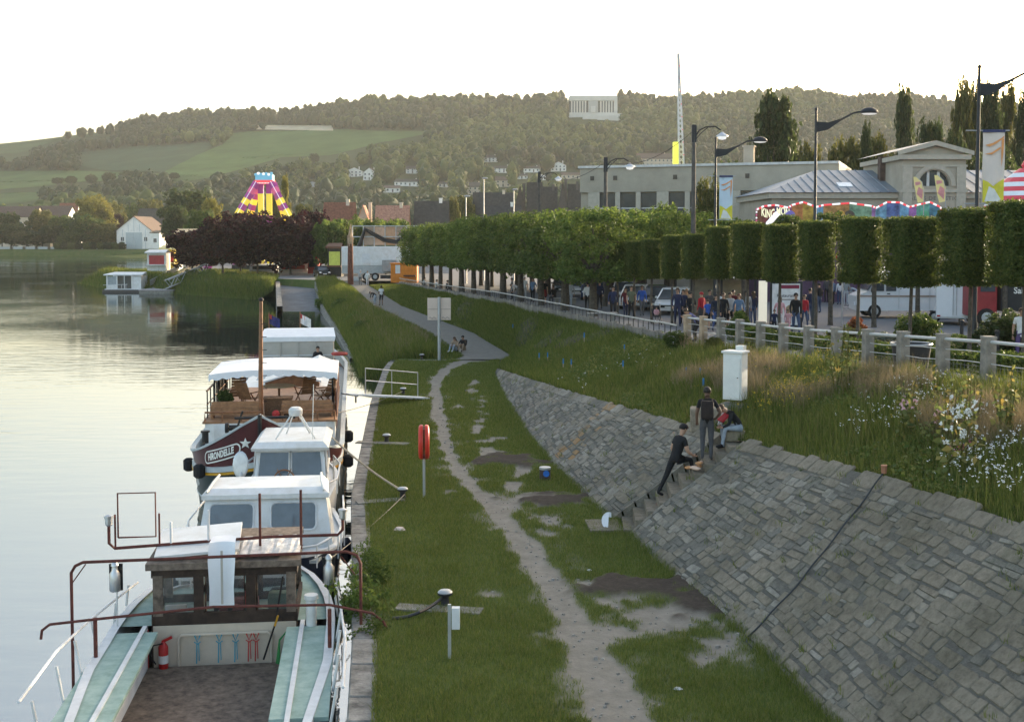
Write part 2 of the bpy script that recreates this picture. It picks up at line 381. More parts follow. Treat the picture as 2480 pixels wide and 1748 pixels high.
# ---- asphalt path up to the fair
def pnoise(y, k): return .12*(vnoise(y*.9, k)-.5) + .1*(vnoise(y*2.7, k+3)-.5)
def path_row(y):
    a = Pl(y)+pnoise(y,1); b_ = Pr(y)+pnoise(y,5); xs = np.linspace(a, b_, 8); z = Zpath(y)+.012+.03*np.sin(np.linspace(0,math.pi,8))
    return np.stack([xs, np.full_like(xs,y), z], -1)
path = grid_mesh('asphalt_path', np.concatenate([np.arange(66,100,.4), np.arange(100,151,1.0)]), path_row, M_asph, 8)
# apron where the path meets the lawn
def verge_row(y):                                  # ground left of the path down to the water, far of the quay
    x1 = Pl(y)+.15; x0 = float(np.interp(y, [66.2,68,80,100,126,140,150], [-6.8,-8.6,-10.7,-14.6,-20.0,-22.6,-24.5])); t = np.linspace(0,1,16)
    z0 = float(np.interp(y, [66,78,138,150], [-1.55,-1.3,-.3,.9])); zc = Zpath(y)-.02
    xs = x0+(x1-x0)*t; flat = float(np.interp(y, [66,100,140],[.6,.25,.15]))
    z = z0 + (zc-z0)*np.clip(t/(1-flat),0,1)**.9
    return np.stack([xs, np.full_like(xs,y), z + .12*(fbm(xs*1.2,np.full_like(xs,y)*.7,31)-.5)*np.sin(t*math.pi)], -1)
verge = grid_mesh('river_verge', np.concatenate([np.arange(66.2,100,.6), np.arange(100,151,1.2)]), verge_row, M_bank, 16)
# ---- promenade / street platform (everything right of the fence) and the fair ground beyond
def prom_row(y):
    x0 = float(Xf(y)) if y < 150 else float(np.interp(y,[150,170,220,420],[-21.5,-46,-60,-62]))
    xs = np.concatenate([x0+np.linspace(0,30,12), np.linspace(x0+40, 330, 8)]); return np.stack([xs, np.full_like(xs,y), np.full_like(xs, float(Zp(y)))], -1)
prom = grid_mesh('promenade', np.concatenate([np.arange(9,150,1.5), np.arange(150,430,5)]), prom_row, M_road, 20)
def edge_row(y):
    x0 = prom_row(y)[0][0]; return np.array([(x0-3.5, y, -2.0), (x0-1.4, y, -.4), (x0, y, float(Zp(y))-.004)])
grid_mesh('fairground_bank', np.arange(150,430,4), edge_row, M_bank, 3)
# ---- boat ramp running into the river
def ramp_row(y):
    t = float(np.clip((y-118)/(172-118),0,1)); z = -1.75 + t*2.75; xl = np.interp(y,[110,126,160,175],[-21.6,-24.2,-31,-33.6]); xr = np.interp(y,[110,126,140,160,175],[-17.2,-20.2,-22.8,-24.6,-25.5])
    xs = np.linspace(xl,xr,6); return np.stack([xs, np.full_like(xs,y), np.full_like(xs,z)], -1)
ramp = grid_mesh('boat_ramp', np.arange(110,175,2.0), ramp_row, mat('ramp_asphalt',(.12,.13,.14),rough=.85,var=.2,scale=.8,bump=.2,bscale=20), 6)
kb = MB()
for y in np.arange(78, 150, 2.0):
    def kx(y): return float(np.interp(y, [66.2,68,80,100,126,140,150], [-6.8,-8.6,-10.7,-14.6,-20.0,-22.6,-24.5]))
    def kz(y): return float(np.interp(y, [66,78,138,150], [-1.25,-1.15,-.2,1.0]))
    kb.loft([[(kx(y+d)-.25,y+d,kz(y+d)-.8) for d in (0,1.96)],[(kx(y+d)-.25,y+d,kz(y+d)) for d in (0,1.96)],[(kx(y+d)+.15,y+d,kz(y+d)) for d in (0,1.96)],[(kx(y+d)+.15,y+d,kz(y+d)-.8) for d in (0,1.96)]])
k_ = kb.build('ramp_kerb', M_cope, fix=False); k_['kind'] = 'structure'
# ---- fairground riverside bank (between ramp and moored houseboat)
def fb_row(y):
    x1 = float(np.interp(y,[150,160,175,200],[-30,-31.2,-34,-46])); x0 = x1-float(np.interp(y,[150,175,200],[2,24,26])); xs = np.linspace(x0-3, x1, 18)
    t = np.clip((xs-x0+1)/5,0,1); z = -2.0+t*2.9; return np.stack([xs, np.full_like(xs,y), z+.15*(fbm(xs*.6,np.full_like(xs,y)*.6,2)-.5)], -1)
grid_mesh('fair_lawn', np.arange(150,202,2.0), fb_row, M_bank, 18)
# ---- far bank
def far_row(y):
    xs = np.linspace(-420, -40, 30); z = np.full_like(xs, {0:-1.6,1:.1,2:.55,3:.75,4:1.2}[min(4,int((y-430)))] if y < 435 else float(np.interp(y,[435,520,560],[1.2,1.4,1.4])))
    return np.stack([xs, np.full_like(xs, y)+3*(fbm(xs*.02,xs*0,4)-.5)*0, z], -1)
grid_mesh('far_bank', [430,431,432,433,434,450,480,520,560], far_row, M_bank, 30)
# ================================================================== hill across the valley
SKY = [(-150,330),(0,322),(150,305),(262,292),(300,283),(400,272),(560,264),(700,249),(830,236),(1000,232),(1200,226),(1340,219),(1500,226),(1780,220),(1900,230),(2000,228),(2130,240),(2296,243),(2450,250)]
_sx = np.array([s[0]*K for s in SKY]); _se = np.array([(lambda d: d[2]/d[1])(ray(s[0]*K, s[1]*K)) for s in SKY])
_sa = np.array([(lambda d: d[0]/d[1])(ray(s[0]*K, s[1]*K)) for s in SKY])
Y0, Y1 = 560.0, 1400.0; E0 = (1.4-CAMZ)/Y0
def hill_e(a, Y):
    t = np.clip((Y-Y0)/(Y1-Y0), 0, 1); e1 = np.interp(a, _sa, _se)
    return E0 + (e1-E0)*(t*.85+.15*np.sin(t*math.pi/2))
def hill_z(x, Y):
    a = np.asarray(x)/Y; z = CAMZ + Y*hill_e(a, np.minimum(Y, Y1))*np.where(Y > Y1, 1-(Y-Y1)/900, 1)
    return z + np.clip((np.asarray(Y)-600)/300,0,1)*4*(fbm(np.asarray(x)*.008, np.asarray(Y)*.008, 41)-.5)
def hill_at(x, y):
    """point of the hillside seen at picture position x,y (2296 wide)"""
    d = ray(x*K, y*K); a = d[0]/d[1]; e = d[2]/d[1]
    Ys = np.linspace(Y0, Y1, 600); es = (hill_z(a*Ys, Ys)-CAMZ)/Ys
    i = int(np.argmax(es >= e)) if (es >= e).any() else 599
    Y = float(Ys[i]); return Vector((a*Y, Y, float(hill_z(a*Y, Y))))
M_hill = ground_mat('hill_soil', [(.25,(.028,.045,.016)),(.6,(.045,.065,.022)),(.85,(.06,.075,.03))], .02, .3, .5)
def hill_row(Y):
    a = np.linspace(-.62,.62,110); xs = a*Y
    return np.stack([xs, np.full_like(xs,Y), hill_z(xs, np.full_like(xs,Y))], -1)
hill = grid_mesh('hill', np.concatenate([np.linspace(Y0,Y1,60), np.linspace(1430,1900,8)]), hill_row, M_hill, 110)
def inpoly(px, py, poly):
    px = np.asarray(px); py = np.asarray(py); c = np.zeros(px.shape, bool); n = len(poly); j = n-1
    for i in range(n):
        xi, yi = poly[i]; xj, yj = poly[j]
        c ^= ((yi > py) != (yj > py)) & (px < (xj-xi)*(py-yi)/(yj-yi+1e-9)+xi); j = i
    return c
FIELDS = [('meadow_field',(.075,.125,.04),[(345,398),(440,350),(500,325),(525,297),(750,292),(962,293),(955,303),(850,322),(745,350),(640,352),(560,376),(470,400)]),
 ('wheat_field',(.5,.43,.29),[(520,285),(600,282),(690,283),(745,283),(748,295),(640,293),(525,291)]),
 ('hill_pasture',(.06,.09,.04),[(-150,333),(0,322),(150,305),(265,292),(262,300),(120,318),(40,345),(-150,352)]),
 ('vine_field',(.055,.085,.045),[(170,345),(300,330),(420,324),(492,318),(452,345),(365,388),(230,384),(180,372)]),
 ('low_meadow',(.07,.115,.04),[(-150,392),(0,386),(150,384),(345,390),(470,400),(420,408),(330,394),(110,418),(0,427),(-150,430)]),
 ('valley_field',(.06,.1,.036),[(-150,438),(0,434),(105,432),(90,450),(0,462),(-150,466)])]
def field(nm, col, poly):
    P = np.array(poly, float); x0, y0 = P.min(0); x1, y1 = P.max(0)
    m = mat('ground_'+nm, col, rough=1, var=.16, scale=.03, bump=.3, bscale=.3, spec=.05, detail=8)
    nx = 60; ny_ = 26; v = []; keep = {}; f = []
    for j in range(ny_+1):
        # clip each row to the polygon
        yy_ = y0+(y1-y0)*(j/ny_*.998+.001); xs = np.linspace(x0, x1, 600); ins = inpoly(xs, np.full_like(xs,yy_), poly)
        if not ins.any(): keep[j] = None; continue
        a, b_ = xs[ins].min(), xs[ins].max(); keep[j] = len(v)
        for k in range(nx+1):
            p = hill_at(a+(b_-a)*k/nx, yy_); v.append((p.x, p.y, p.z+.5))
    for j in range(ny_):
        if keep[j] is None or keep[j+1] is None: continue
        for k in range(nx): f.append((keep[j]+k, keep[j]+k+1, keep[j+1]+k+1, keep[j+1]+k))
    o = link(nm, fastmesh(nm, v, f, True), m); o['kind'] = 'structure'
for a in FIELDS: field(*a)

# ---- leaf clouds
def leaves(points, nrm, size, r):
    n = len(points); nrm = nrm/np.linalg.norm(nrm,axis=1,keepdims=True)
    t = r.normal(size=(n,3)); t -= (t*nrm).sum(1,keepdims=True)*nrm; t /= np.linalg.norm(t,axis=1,keepdims=True)+1e-9
    bt = np.cross(nrm, t); s = np.asarray(size)[:,None]
    a = points - t*s*.5; b_ = points + bt*s*.32 + nrm*s*.08; c = points + t*s*.5 - nrm*s*.1; d = points - bt*s*.32 + nrm*s*.08
    v = np.stack([a,b_,c,d],1).reshape(-1,3); q = np.arange(n*4).reshape(-1,4); return v, q
def crown_mesh(name, shape, n_clump, per, leaf, clump_r, seed):
    """shape(r, n) -> n points inside the crown; leaves grow on the outside of many small clumps"""
    r = np.random.default_rng(seed); c = shape(r, n_clump); rad = clump_r*r.uniform(.6,1.25,n_clump)
    d = r.normal(size=(n_clump,per,3)); d /= np.linalg.norm(d,axis=2,keepdims=True); d[:,:,2] = d[:,:,2]*.85+.08
    rr = rad[:,None,None]*r.uniform(.55,1.12,(n_clump,per,1)); p = (c[:,None,:]+d*rr).reshape(-1,3)
    nrm = d.reshape(-1,3) + r.normal(size=(n_clump*per,3))*.55 + np.array([0,0,.25])
    v, q = leaves(p, nrm, leaf*r.uniform(.6,1.3,len(p)), r); return fastmesh(name, v, q)
def sph_shape(zs=1.0, hollow=.45, lump=.25):
    def f(r, n):
        d = r.normal(size=(n,3)); d /= np.linalg.norm(d,axis=1,keepdims=True)
        k = (hollow + (1-hollow)*r.random(n)**.6)*(1-lump+lump*2*vnoise(d[:,0]*2+5, d[:,1]*2+d[:,2]*2, 3)*.9)
        p = d*k[:,None]; p[:,2] *= zs; return p
    return f
def box_shape(wx, wy, wz, surf=.75, rnd=.12):
    def f(r, n):
        p = r.uniform(-1,1,(n,3)); m = r.random(n) < surf; ax = r.integers(0,3,n); sg = r.choice([-1,1],n)
        for i in range(3):
            k = m & (ax == i); p[k,i] = sg[k]*r.uniform(.88,1,k.sum())
        # round the edges a little
        l = np.sort(np.abs(p),axis=1); cut = (l[:,1]+l[:,2]) > 1.86; p[cut] *= .93
        return p*np.array([wx/2, wy/2, wz/2])
    return f
def col_shape():
    def f(r, n):
        z = r.uniform(-1,1,n); w = np.clip(np.interp(z,[-1,-.8,-.3,.3,.75,1],[.55,.85,1,.95,.7,.3]),0,1)*(.75+.5*vnoise(z*4,np.arange(n)*0.0,5)); a = r.uniform(0,2*math.pi,n); k = r.random(n)**.45
        return np.stack([np.cos(a)*w*k, np.sin(a)*w*k, z],-1)
    return f
ROUND = [crown_mesh('crown', sph_shape(1.0,.35,.3), 190, 46, .13, .2, 100+i) for i in range(4)]
POPLAR = [crown_mesh('crown', col_shape(), 200, 44, .11, .19, 120+i) for i in range(2)]
for me in POPLAR:                                  # long upright leaves sprays: keep the leaves round after the crown is stretched
    pass
L_GREEN = leafmat('leaves_green', [(.035,.06,.018),(.065,.1,.028),(.1,.14,.04)])
L_DARK = leafmat('leaves_dark', [(.025,.04,.016),(.042,.064,.025),(.06,.085,.032)])
L_OLIVE = leafmat('leaves_olive', [(.05,.06,.02),(.09,.1,.03),(.13,.13,.04)])
L_YEL = leafmat('leaves_yellowgreen', [(.09,.1,.02),(.15,.15,.035),(.2,.19,.05)])
L_PURPLE = leafmat('leaves_purple', [(.012,.006,.008),(.022,.008,.011),(.05,.012,.015)], .25)
L_LIME = leafmat('leaves_lime', [(.05,.082,.022),(.085,.135,.036),(.125,.175,.05)], .4)
L_CLIP = leafmat('leaves_clipped', [(.04,.06,.018),(.07,.1,.028),(.12,.145,.04)], .35)
BARK = mat('bark', (.09,.075,.058), rough=.95, var=.35, scale=6, bump=.8, bscale=18)
def setmat(o, m):
    if not o.data.materials: o.data.materials.append(m)
    o.material_slots[0].link = 'OBJECT'; o.material_slots[0].material = m
_trunks = {}
def trunk_mesh(key, h, r0, limbs, ch, cw, seed):
    if key in _trunks: return _trunks[key]
    rr = random.Random(seed); b = MB()
    b.tube([(0,0,-.15),(0,0,.15),(.03*h*.1,0,h*.5),(0,.02,h)], [r0*1.35,r0*1.05,r0*.9,r0*.75], 8)
    for i in range(limbs):
        a = 2*math.pi*i/limbs+rr.random(); l = cw*.36; z0 = h*.95
        b.tube([(0,0,z0-.1),(math.cos(a)*l*.5,math.sin(a)*l*.5,z0+ch*.28),(math.cos(a)*l,math.sin(a)*l,z0+ch*.62)], [r0*.6,r0*.4,r0*.14], 5)
    b.tube([(0,0,z0 if limbs else h),(0.02,0,h+ch*.75)], [r0*.7,r0*.15], 6)
    o = b.build('trunk', BARK, smooth=True); me = o.data; bpy.data.objects.remove(o); _trunks[key] = me; return me
def tree(name, label, base, h, cw, cd, cb, m, crown, trunk_r=.2, group=None, cat='tree', rz=None):
    """base point, total height, crown width/depth, height of the crown's underside"""
    t = thing(name, label, cat, base, random.uniform(0,6.28) if rz is None else rz, group)
    tm = trunk_mesh((round(cb,1), round(h,1), round(cw,1)), max(cb+(h-cb)*.15,.6), trunk_r, 4, (h-cb)*.8, cw, len(_trunks))
    link('trunk', tm, None, t)
    c = link('crown', crown, None, t); setmat(c, m); c.location = (0,0,(h+cb)/2); c.scale = (cw/2/1.12, cd/2/1.12, (h-cb)/2/1.12)
    return t

HBOX = [(777,378,397,35),(814,379,405,28),(910,375,390,30),(884,405,418,60),(1078,350,364,40),(1105,374,388,40),(1174,375,387,36),(1235,366,385,34),(982,410,421,28),(1111,400,420,34),(1260,390,402,60),(1430,350,376,80),(1040,415,437,44),(1200,393,405,30),(1157,392,402,26),(853,418,432,44),(687,409,420,26)]      # x, top, foot, width of each hillside house in the picture
# ---- the wood on the hillside: reads as one mass
def scatter_forest():
    r = np.random.default_rng(3); N = 30000
    Y = np.sqrt(r.uniform(600**2, 1392**2, N)); a = r.uniform(-.5,.5,N); x = a*Y; z = hill_z(x, Y); e = (z-CAMZ)/Y
    px = (PX + F*a/(_cp - e*_sp))/K; py = (PY - F*(e*_cp + _sp)/(_cp - e*_sp))/K          # where the tree's foot shows in the picture
    keep = np.ones(N,bool)
    for nm, col, poly in FIELDS:
        for hm in (0, 5, 9, 13): keep &= ~inpoly(px, py - hm*F/Y/K, poly)
    town = inpoly(px, py, [(760,372),(1000,366),(1070,345),(1300,352),(1310,440),(1160,440),(700,470),(640,470),(740,400)])
    keep &= ~(town & (r.random(N) < .4))
    for hm in (0,4,8,12,15):
        keep &= ~inpoly(px, py - hm*F/Y/K, [(1268,264),(1268,214),(1385,214),(1400,262)])
        for h_ in HBOX: keep &= ~inpoly(px, py - hm*F/Y/K, [(h_[0]-2,h_[1]-4),(h_[0]-2,h_[2]),(h_[0]+h_[3]+2,h_[2]),(h_[0]+h_[3]+2,h_[1]-4)])
    keep &= ~((px < 262) & (py < 300)); keep &= ~((px < 110) & (py < 390) & (r.random(N) < .75))
    cell = {}; sel = []
    for i in np.argsort(-r.random(N)):
        if not keep[i]: continue
        k = (int(x[i]//6.2), int(Y[i]//8.5))
        if k in cell: continue
        cell[k] = 1; sel.append(i)
    sel = np.array(sel); return x[sel], Y[sel], z[sel]
fx, fy, fz = scatter_forest()
bm = bmesh.new(); bmesh.ops.create_icosphere(bm, subdivisions=2, radius=1); bm.verts.ensure_lookup_table()
iv = np.array([v.co[:] for v in bm.verts]); itri = np.array([[v.index for v in f.verts] for f in bm.faces]); bm.free()
def blob_forest(name, x, y, z, rad, hgt, m, seed, nleaf=60, leaf=1.7):
    r = np.random.default_rng(seed); n = len(x); R3 = np.stack([rad,rad,hgt*.5],-1)[:,None,:]; P3 = np.stack([x,y,z+hgt*.52],-1)[:,None,:]
    v = iv[None]*(.6 + .45*r.random((n, len(iv))))[...,None]*R3 + P3
    f = (itri[None]+ (np.arange(n)*len(iv))[:,None,None]).reshape(-1,3)
    d = r.normal(size=(n,nleaf,3)); d /= np.linalg.norm(d,axis=2,keepdims=True); d[:,:,2] = np.abs(d[:,:,2])*.9-.15
    pt = d*R3*r.uniform(.7,1.25,(n,nleaf,1)) + P3
    lv, lq = leaves(pt.reshape(-1,3), d.reshape(-1,3)+r.normal(size=(n*nleaf,3))*.5, leaf*r.uniform(.6,1.5,n*nleaf), r)
    V = v.reshape(-1,3); lt = np.concatenate([lq[:,[0,1,2]], lq[:,[0,2,3]]])+len(V)
    o = link(name, fastmesh(name, np.concatenate([V,lv]), np.concatenate([f,lt])), m); o['kind'] = 'stuff'; return o
rr = np.random.default_rng(5); nf = len(fx); f_k = .65+.8*fbm(fx*.012,fy*.012,51)
f_r = rr.uniform(2.8,5.8,nf)*f_k; f_h = rr.uniform(7,15,nf)*f_k; f_t = fbm(fx*.007+3,fy*.006,61)+rr.normal(0,.09,nf)
M_FOR = leafmat('forest_leaves', [(.016,.034,.01),(.026,.05,.015),(.038,.066,.019),(.06,.09,.026)], .2)
M_FOR2 = leafmat('forest_light', [(.03,.052,.014),(.05,.08,.02),(.075,.108,.03),(.11,.135,.035)], .25)
M_FOR3 = leafmat('forest_dark', [(.012,.026,.012),(.02,.038,.016),(.03,.05,.02)], .15)
for m_, k_, lab_ in ((M_FOR, (f_t > .44)&(f_t < .55), 'mid-green broadleaf wood covering slope and crest of the far hill'), (M_FOR2, f_t >= .55, 'lighter yellow-green stands of the wood on the far hill'), (M_FOR3, f_t <= .44, 'dark stands of the wood on the far hill')):
    tag(blob_forest('hillside_wood', fx[k_], fy[k_], fz[k_], f_r[k_], f_h[k_], m_, 8), lab_, 'wood')
# ================================================================== trees that can be told apart
# ---- pollarded lime avenue: two rows behind the low wall
ALLEE = [crown_mesh('crown', box_shape(4.3,4.3,3.7,.8), 190, 52, .2, .47, 200+i) for i in range(4)]
def row_x(y, off): return float(Xf(y))+off
n = 0
for rowi, off in enumerate((2.0, 8.6, 15.0)):
    ysr = [67+6.0*i for i in range(12)] if rowi == 0 else [61.5+6.05*i for i in range(13)] if rowi == 1 else [70+7*i for i in range(8)]
    for i, y in enumerate(ysr):
        if (rowi == 1 and i < 2) or (rowi == 2 and i < 3): continue
        x = row_x(y, off); z = float(Zp(y)); s = random.uniform(.94,1.08)
        where = ['river-side row','middle row','street-side row'][rowi]
        t = thing('lime_tree', f'pollarded lime tree, {ORD[i]} from the near end, {where}', 'tree', (x,y,z), R(12.5)+random.choice([0,1,2,3])*math.pi/2, 'pollarded lime trees of the avenue')
        link('trunk', trunk_mesh('allee%d' % (i%3), 2.5, [.24,.28,.21][i%3], 5, 3.2, 4.2, 60+i%3), None, t)
        c = link('crown', ALLEE[(i*3+rowi)%4], None, t); setmat(c, L_LIME if random.random() < .5 else L_GREEN); c.location = (0,0,float(np.interp(y,[58,90,137],[3.85,4.1,4.4]))+random.uniform(-.12,.15)); c.scale = (s,s*random.uniform(.95,1.05),random.uniform(.92,1.03))
# ---- square clipped young trees along the pavement
def clip_mesh(seed):
    r = np.random.default_rng(seed); c = box_shape(1.62,1.62,2.4,1.0)(r, 15000); out = c/np.linalg.norm(c,axis=1,keepdims=True)
    c += r.normal(size=c.shape)*.035; v1, q1 = leaves(c, out+r.normal(size=c.shape)*.6, r.uniform(.05,.11,len(c)), r)
    d = r.uniform(-.5,.5,(900,3))*np.array([1.4,1.4,2.1]); v2, q2 = leaves(d, r.normal(size=d.shape), r.uniform(.25,.45,len(d)), r)
    return fastmesh('crown', np.concatenate([v1,v2]), np.concatenate([q1,q2+len(v1)]))
CLIP = [clip_mesh(230+i) for i in range(4)]
CT = [(2178,467,640,1.68),(2045,486,643,1.6),(1927,487,635,1.28),(1830,495,628,1.2),(1750,503,632,1.28),(1677,499,625,1.3),(1612,508,625,1.1),(1556,524,625,1.08),(1508,527,625,1.05),(1462,535,625,1.08),(1423,540,622,1.0),(1385,543,620,1.02),(2298,450,640,1.75)]      # trunk, crown top and underside in the picture; crown width in metres
for i, (px, yt, yb, w) in enumerate(CT):
    y = 36+31*i/11 if i < 12 else 33.2; x = at_y(px*K, 600, y).x; z = float(Zp(y)); z1, z0 = at_y(px*K, yt*K, y).z-z, at_y(px*K, yb*K, y).z-z
    lab = 'box-clipped pavement tree cut off by the right edge of the photo' if i == 12 else f'box-clipped pavement tree with bare straight trunk, {ORD[i]} from the right of the full ones'
    t = thing('clipped_tree', lab, 'tree', (x,y,z), R(7)+(random.random()-.5)*.15, 'box-clipped trees along the pavement')
    MB().tube([(0,0,-.1),(random.uniform(-.03,.03),0,z0*.5),(0,0,z0),(0,0,z0+(z1-z0)*.6)], [.075,.062,.055,.03], 7).build('trunk', BARK, t, True)
    c = link('crown', CLIP[i%4], None, t); setmat(c, L_CLIP); c.location = (0,0,(z0+z1)/2); c.scale = (w/1.75,w/1.75,(z1-z0)/2.45); c.rotation_euler = (0,0,random.choice([0,1,2,3])*math.pi/2)
# ---- purple-leaved trees by the ride
for i, (px, Y, w, h, what) in enumerate([(432,176,8.4,7.0,'low leftmost'),(500,172,9.5,8.3,'wide second'),(578,176,10.5,9.2,'tallest middle'),(652,173,9.6,8.6,'dark fourth'),(695,180,7.4,10.2,'reddish rightmost'),(540,186,9,9.4,'rear half-hidden')]):
    p = at_y(px*K, 700, Y); z = .95
    tree('purple_plum_tree', f'{what} purple-leaved tree of the clump below the pendulum ride', (p.x,Y,z), h, w, w, .5, L_PURPLE, ROUND[i%4], .17, 'purple-leaved trees by the ride')
# ---- trees on the far bank and around the village (left)
far = [(213,437,560,70,'sunlit yellow-green poplar-like tree standing left of the white boathouse',L_YEL,0,452),(190,480,560,80,'broad green tree in front of the sunlit yellow tree',L_GREEN,0,444),
 (235,500,560,60,'bushy olive tree right beside the white boathouse',L_OLIVE,0,442),(95,470,555,55,'brownish tree over the village roofs at far left',L_OLIVE,0,462),(25,500,557,80,'dense dark tree at the left edge of the photo',L_DARK,0,446),
 (120,505,560,60,'dark tree between village house and sunlit tree',L_DARK,0,448),(60,515,560,70,'low dark tree right of the left-edge tree',L_DARK,0,444),(262,480,560,34,'dark copper tree just behind the boathouse gable',L_PURPLE,0,470),
 (430,425,560,110,'big rounded green tree behind the purple clump, right of boathouse',L_DARK,0,330),(475,445,560,46,'golden sunlit tree right of the big rounded tree',L_YEL,0,300),(400,460,560,60,'dark green tree touching the boathouse roof',L_DARK,0,310),
 (5,470,560,70,'tall dark tree rising at the very left edge',L_DARK,0,455),(140,478,560,50,'green tree left of the sunlit yellow one',L_GREEN,0,456),(250,452,560,50,'olive tree rising behind the boathouse gable',L_OLIVE,0,485),(300,455,520,50,'green tree over the barn roof',L_GREEN,0,515),(455,470,560,60,'green tree low behind the left purple tree',L_GREEN,0,240),(155,520,562,40,'small shrubby tree on the far waterfront',L_GREEN,0,440),(340,440,470,60,'pale olive tree behind the dark barn roof',L_OLIVE,0,520)]
for x, yt, yb, w, lab, m, k, Y in far:
    w *= 1.35; s = F/Y; p = at_y(x*K, yb*K, Y); zb = 1.0; h = (at_y(x*K, yt*K, Y).z - zb); W = w*K/s
    tree('bank_tree', lab, (p.x, Y, zb), h, W, W, h*.12, m, ROUND[(x//7)%4], .25)
far2 = [(640,392,490,34,'tall sunlit yellow-green poplar right behind the pendulum ride',L_YEL,260,True),(622,420,490,40,'olive tree behind the legs of the pendulum ride',L_OLIVE,255,False),(1040,430,475,60,'sun-tipped tree among the hillside roofs',L_OLIVE,300,False),(680,450,505,60,'olive tree right of the ride over the purple clump',L_OLIVE,250,False),(1015,440,470,40,'olive garden tree above the lime avenue, left of the dark house',L_OLIVE,280,False)]
for x, yt, yb, w, lab, m, Y, pop in far2:
    p = at_y(x*K, yb*K, Y); zt = at_y(x*K, yt*K, Y).z; W = w*K*Y/F
    tree('roadside_tree', lab, (p.x,Y,1.0), zt-1.0, W, W, 1.5, m, POPLAR[0] if pop else ROUND[x%4], .22)
# ---- right: poplars and dark trees behind the court house
rt = [(1733,208,W_,'broad tall poplar behind the flat-roofed building',L_DARK,150,1) for W_ in (88,)]
rt += [(2022,190,44,'slim lone poplar left of the pediment ridge',L_DARK,160,1),(2150,172,44,'leftmost tall poplar of the group at right',L_OLIVE,150,1),(2180,178,36,'second poplar of the group at right',L_DARK,156,1),
 (2215,185,42,'poplar directly behind the white and yellow banner',L_DARK,150,1),(2252,180,40,'poplar right of the white and yellow banner',L_OLIVE,158,1),(2290,192,44,'poplar cut by the right edge of the photo',L_DARK,150,1),
 (1900,285,110,'round olive tree above the court house roof ridge',L_OLIVE,135,0),(1812,300,80,'sunlit olive tree right of the broad poplar',L_OLIVE,140,0),(1965,300,80,'round tree left of the slim lone poplar',L_OLIVE,138,0),
 (2085,265,80,'dark round tree behind the pediment',L_DARK,135,0),(2135,290,70,'dark tree right behind the pediment gable',L_DARK,132,0),(2230,330,130,'dark tree behind the right end of the court house',L_DARK,128,0),(1640,345,70,'dark tree behind the flat roof near the crane mast',L_DARK,170,0),(1940,270,26,'thin dark conifer rising over the court house trees',L_DARK,131,1)]
for x, yt, w, lab, m, Y, pop in rt:
    zt = at_y(x*K, yt*K, Y).z; p = at_y(x*K, 600, Y); W = w*K*Y/F
    if pop: W *= 1.8
    tree('poplar' if pop else 'park_tree', lab, (p.x,Y,float(Zp(Y))), zt-float(Zp(Y)), W, W, 1.5, m, POPLAR[x%2] if pop else ROUND[x%4], .25)
# garden tree in front of the flat-roofed building
for x, yt, w, lab, Y, m in [(1590,392,70,'yellowish tree against the flat-roofed building beside the small banner',92,L_OLIVE),(1495,455,90,'green tree closing the near end of the avenue',82,L_LIME),(1640,480,80,'rounded tree behind the small hanging banner',74,L_LIME),(1560,470,80,'dark rounded tree behind the concrete lamp pole',80,L_GREEN)]:
    zt = at_y(x*K, yt*K, Y).z; p = at_y(x*K, 600, Y); W = w*K*Y/F
    tree('street_tree', lab, (p.x,Y,float(Zp(Y))), zt-float(Zp(Y)), W, W, 2.3, m, ROUND[x%4], .2)
# trimmed trees seen over the clipped row at right (second line)
for i in range(7):
    x = 1668+i*98; Y = 58+((i*5)%3)*1.5; p = at_y(x*K, 600, Y); z = float(Zp(Y)); zt = at_y(x*K,(488-i%3*7)*K,Y).z
    tree('street_tree', f'rounded green street tree behind the clipped row, {ORD[i]} from the left', (p.x,Y,z), zt-z, 2.2, 2.2, 3.9, L_GREEN, ROUND[i%4], .12, 'street trees behind the clipped row')
for i, x in enumerate((738,768,800,832,865,898)):      # green belt in front of the red roofs
    Y = 172+4*(i%3); p = at_y(x*K,600,Y); zt = at_y(x*K,(484+7*(i%2))*K,Y).z
    tree('belt_tree', f'green tree in the belt above the white trailer, {ORD[i]} from the left', (p.x,Y,1.0), zt-1, 5.6, 5.6, .6, L_GREEN if i%2 else L_LIME, ROUND[i%4], .15, 'green belt behind the trailer')
# hedgerow trees out on the low meadow
for i, (x, yt, yb, w) in enumerate([(130,398,416,30),(160,396,416,30),(205,392,415,30),(245,388,414,36),(292,382,414,52),(390,388,404,30),(705,345,368,24)]):
    p = hill_at(x, yb); W = w*K*p.y/F; h = (yb-yt)*K*p.y/F
    tree('hedgerow_tree', f'round dark hedgerow tree out on the hill meadow, {ORD[i]} from the left', tuple(p), h*1.05, W, W, h*.08, L_DARK, ROUND[i%4], .3, 'hedgerow trees on the meadow')
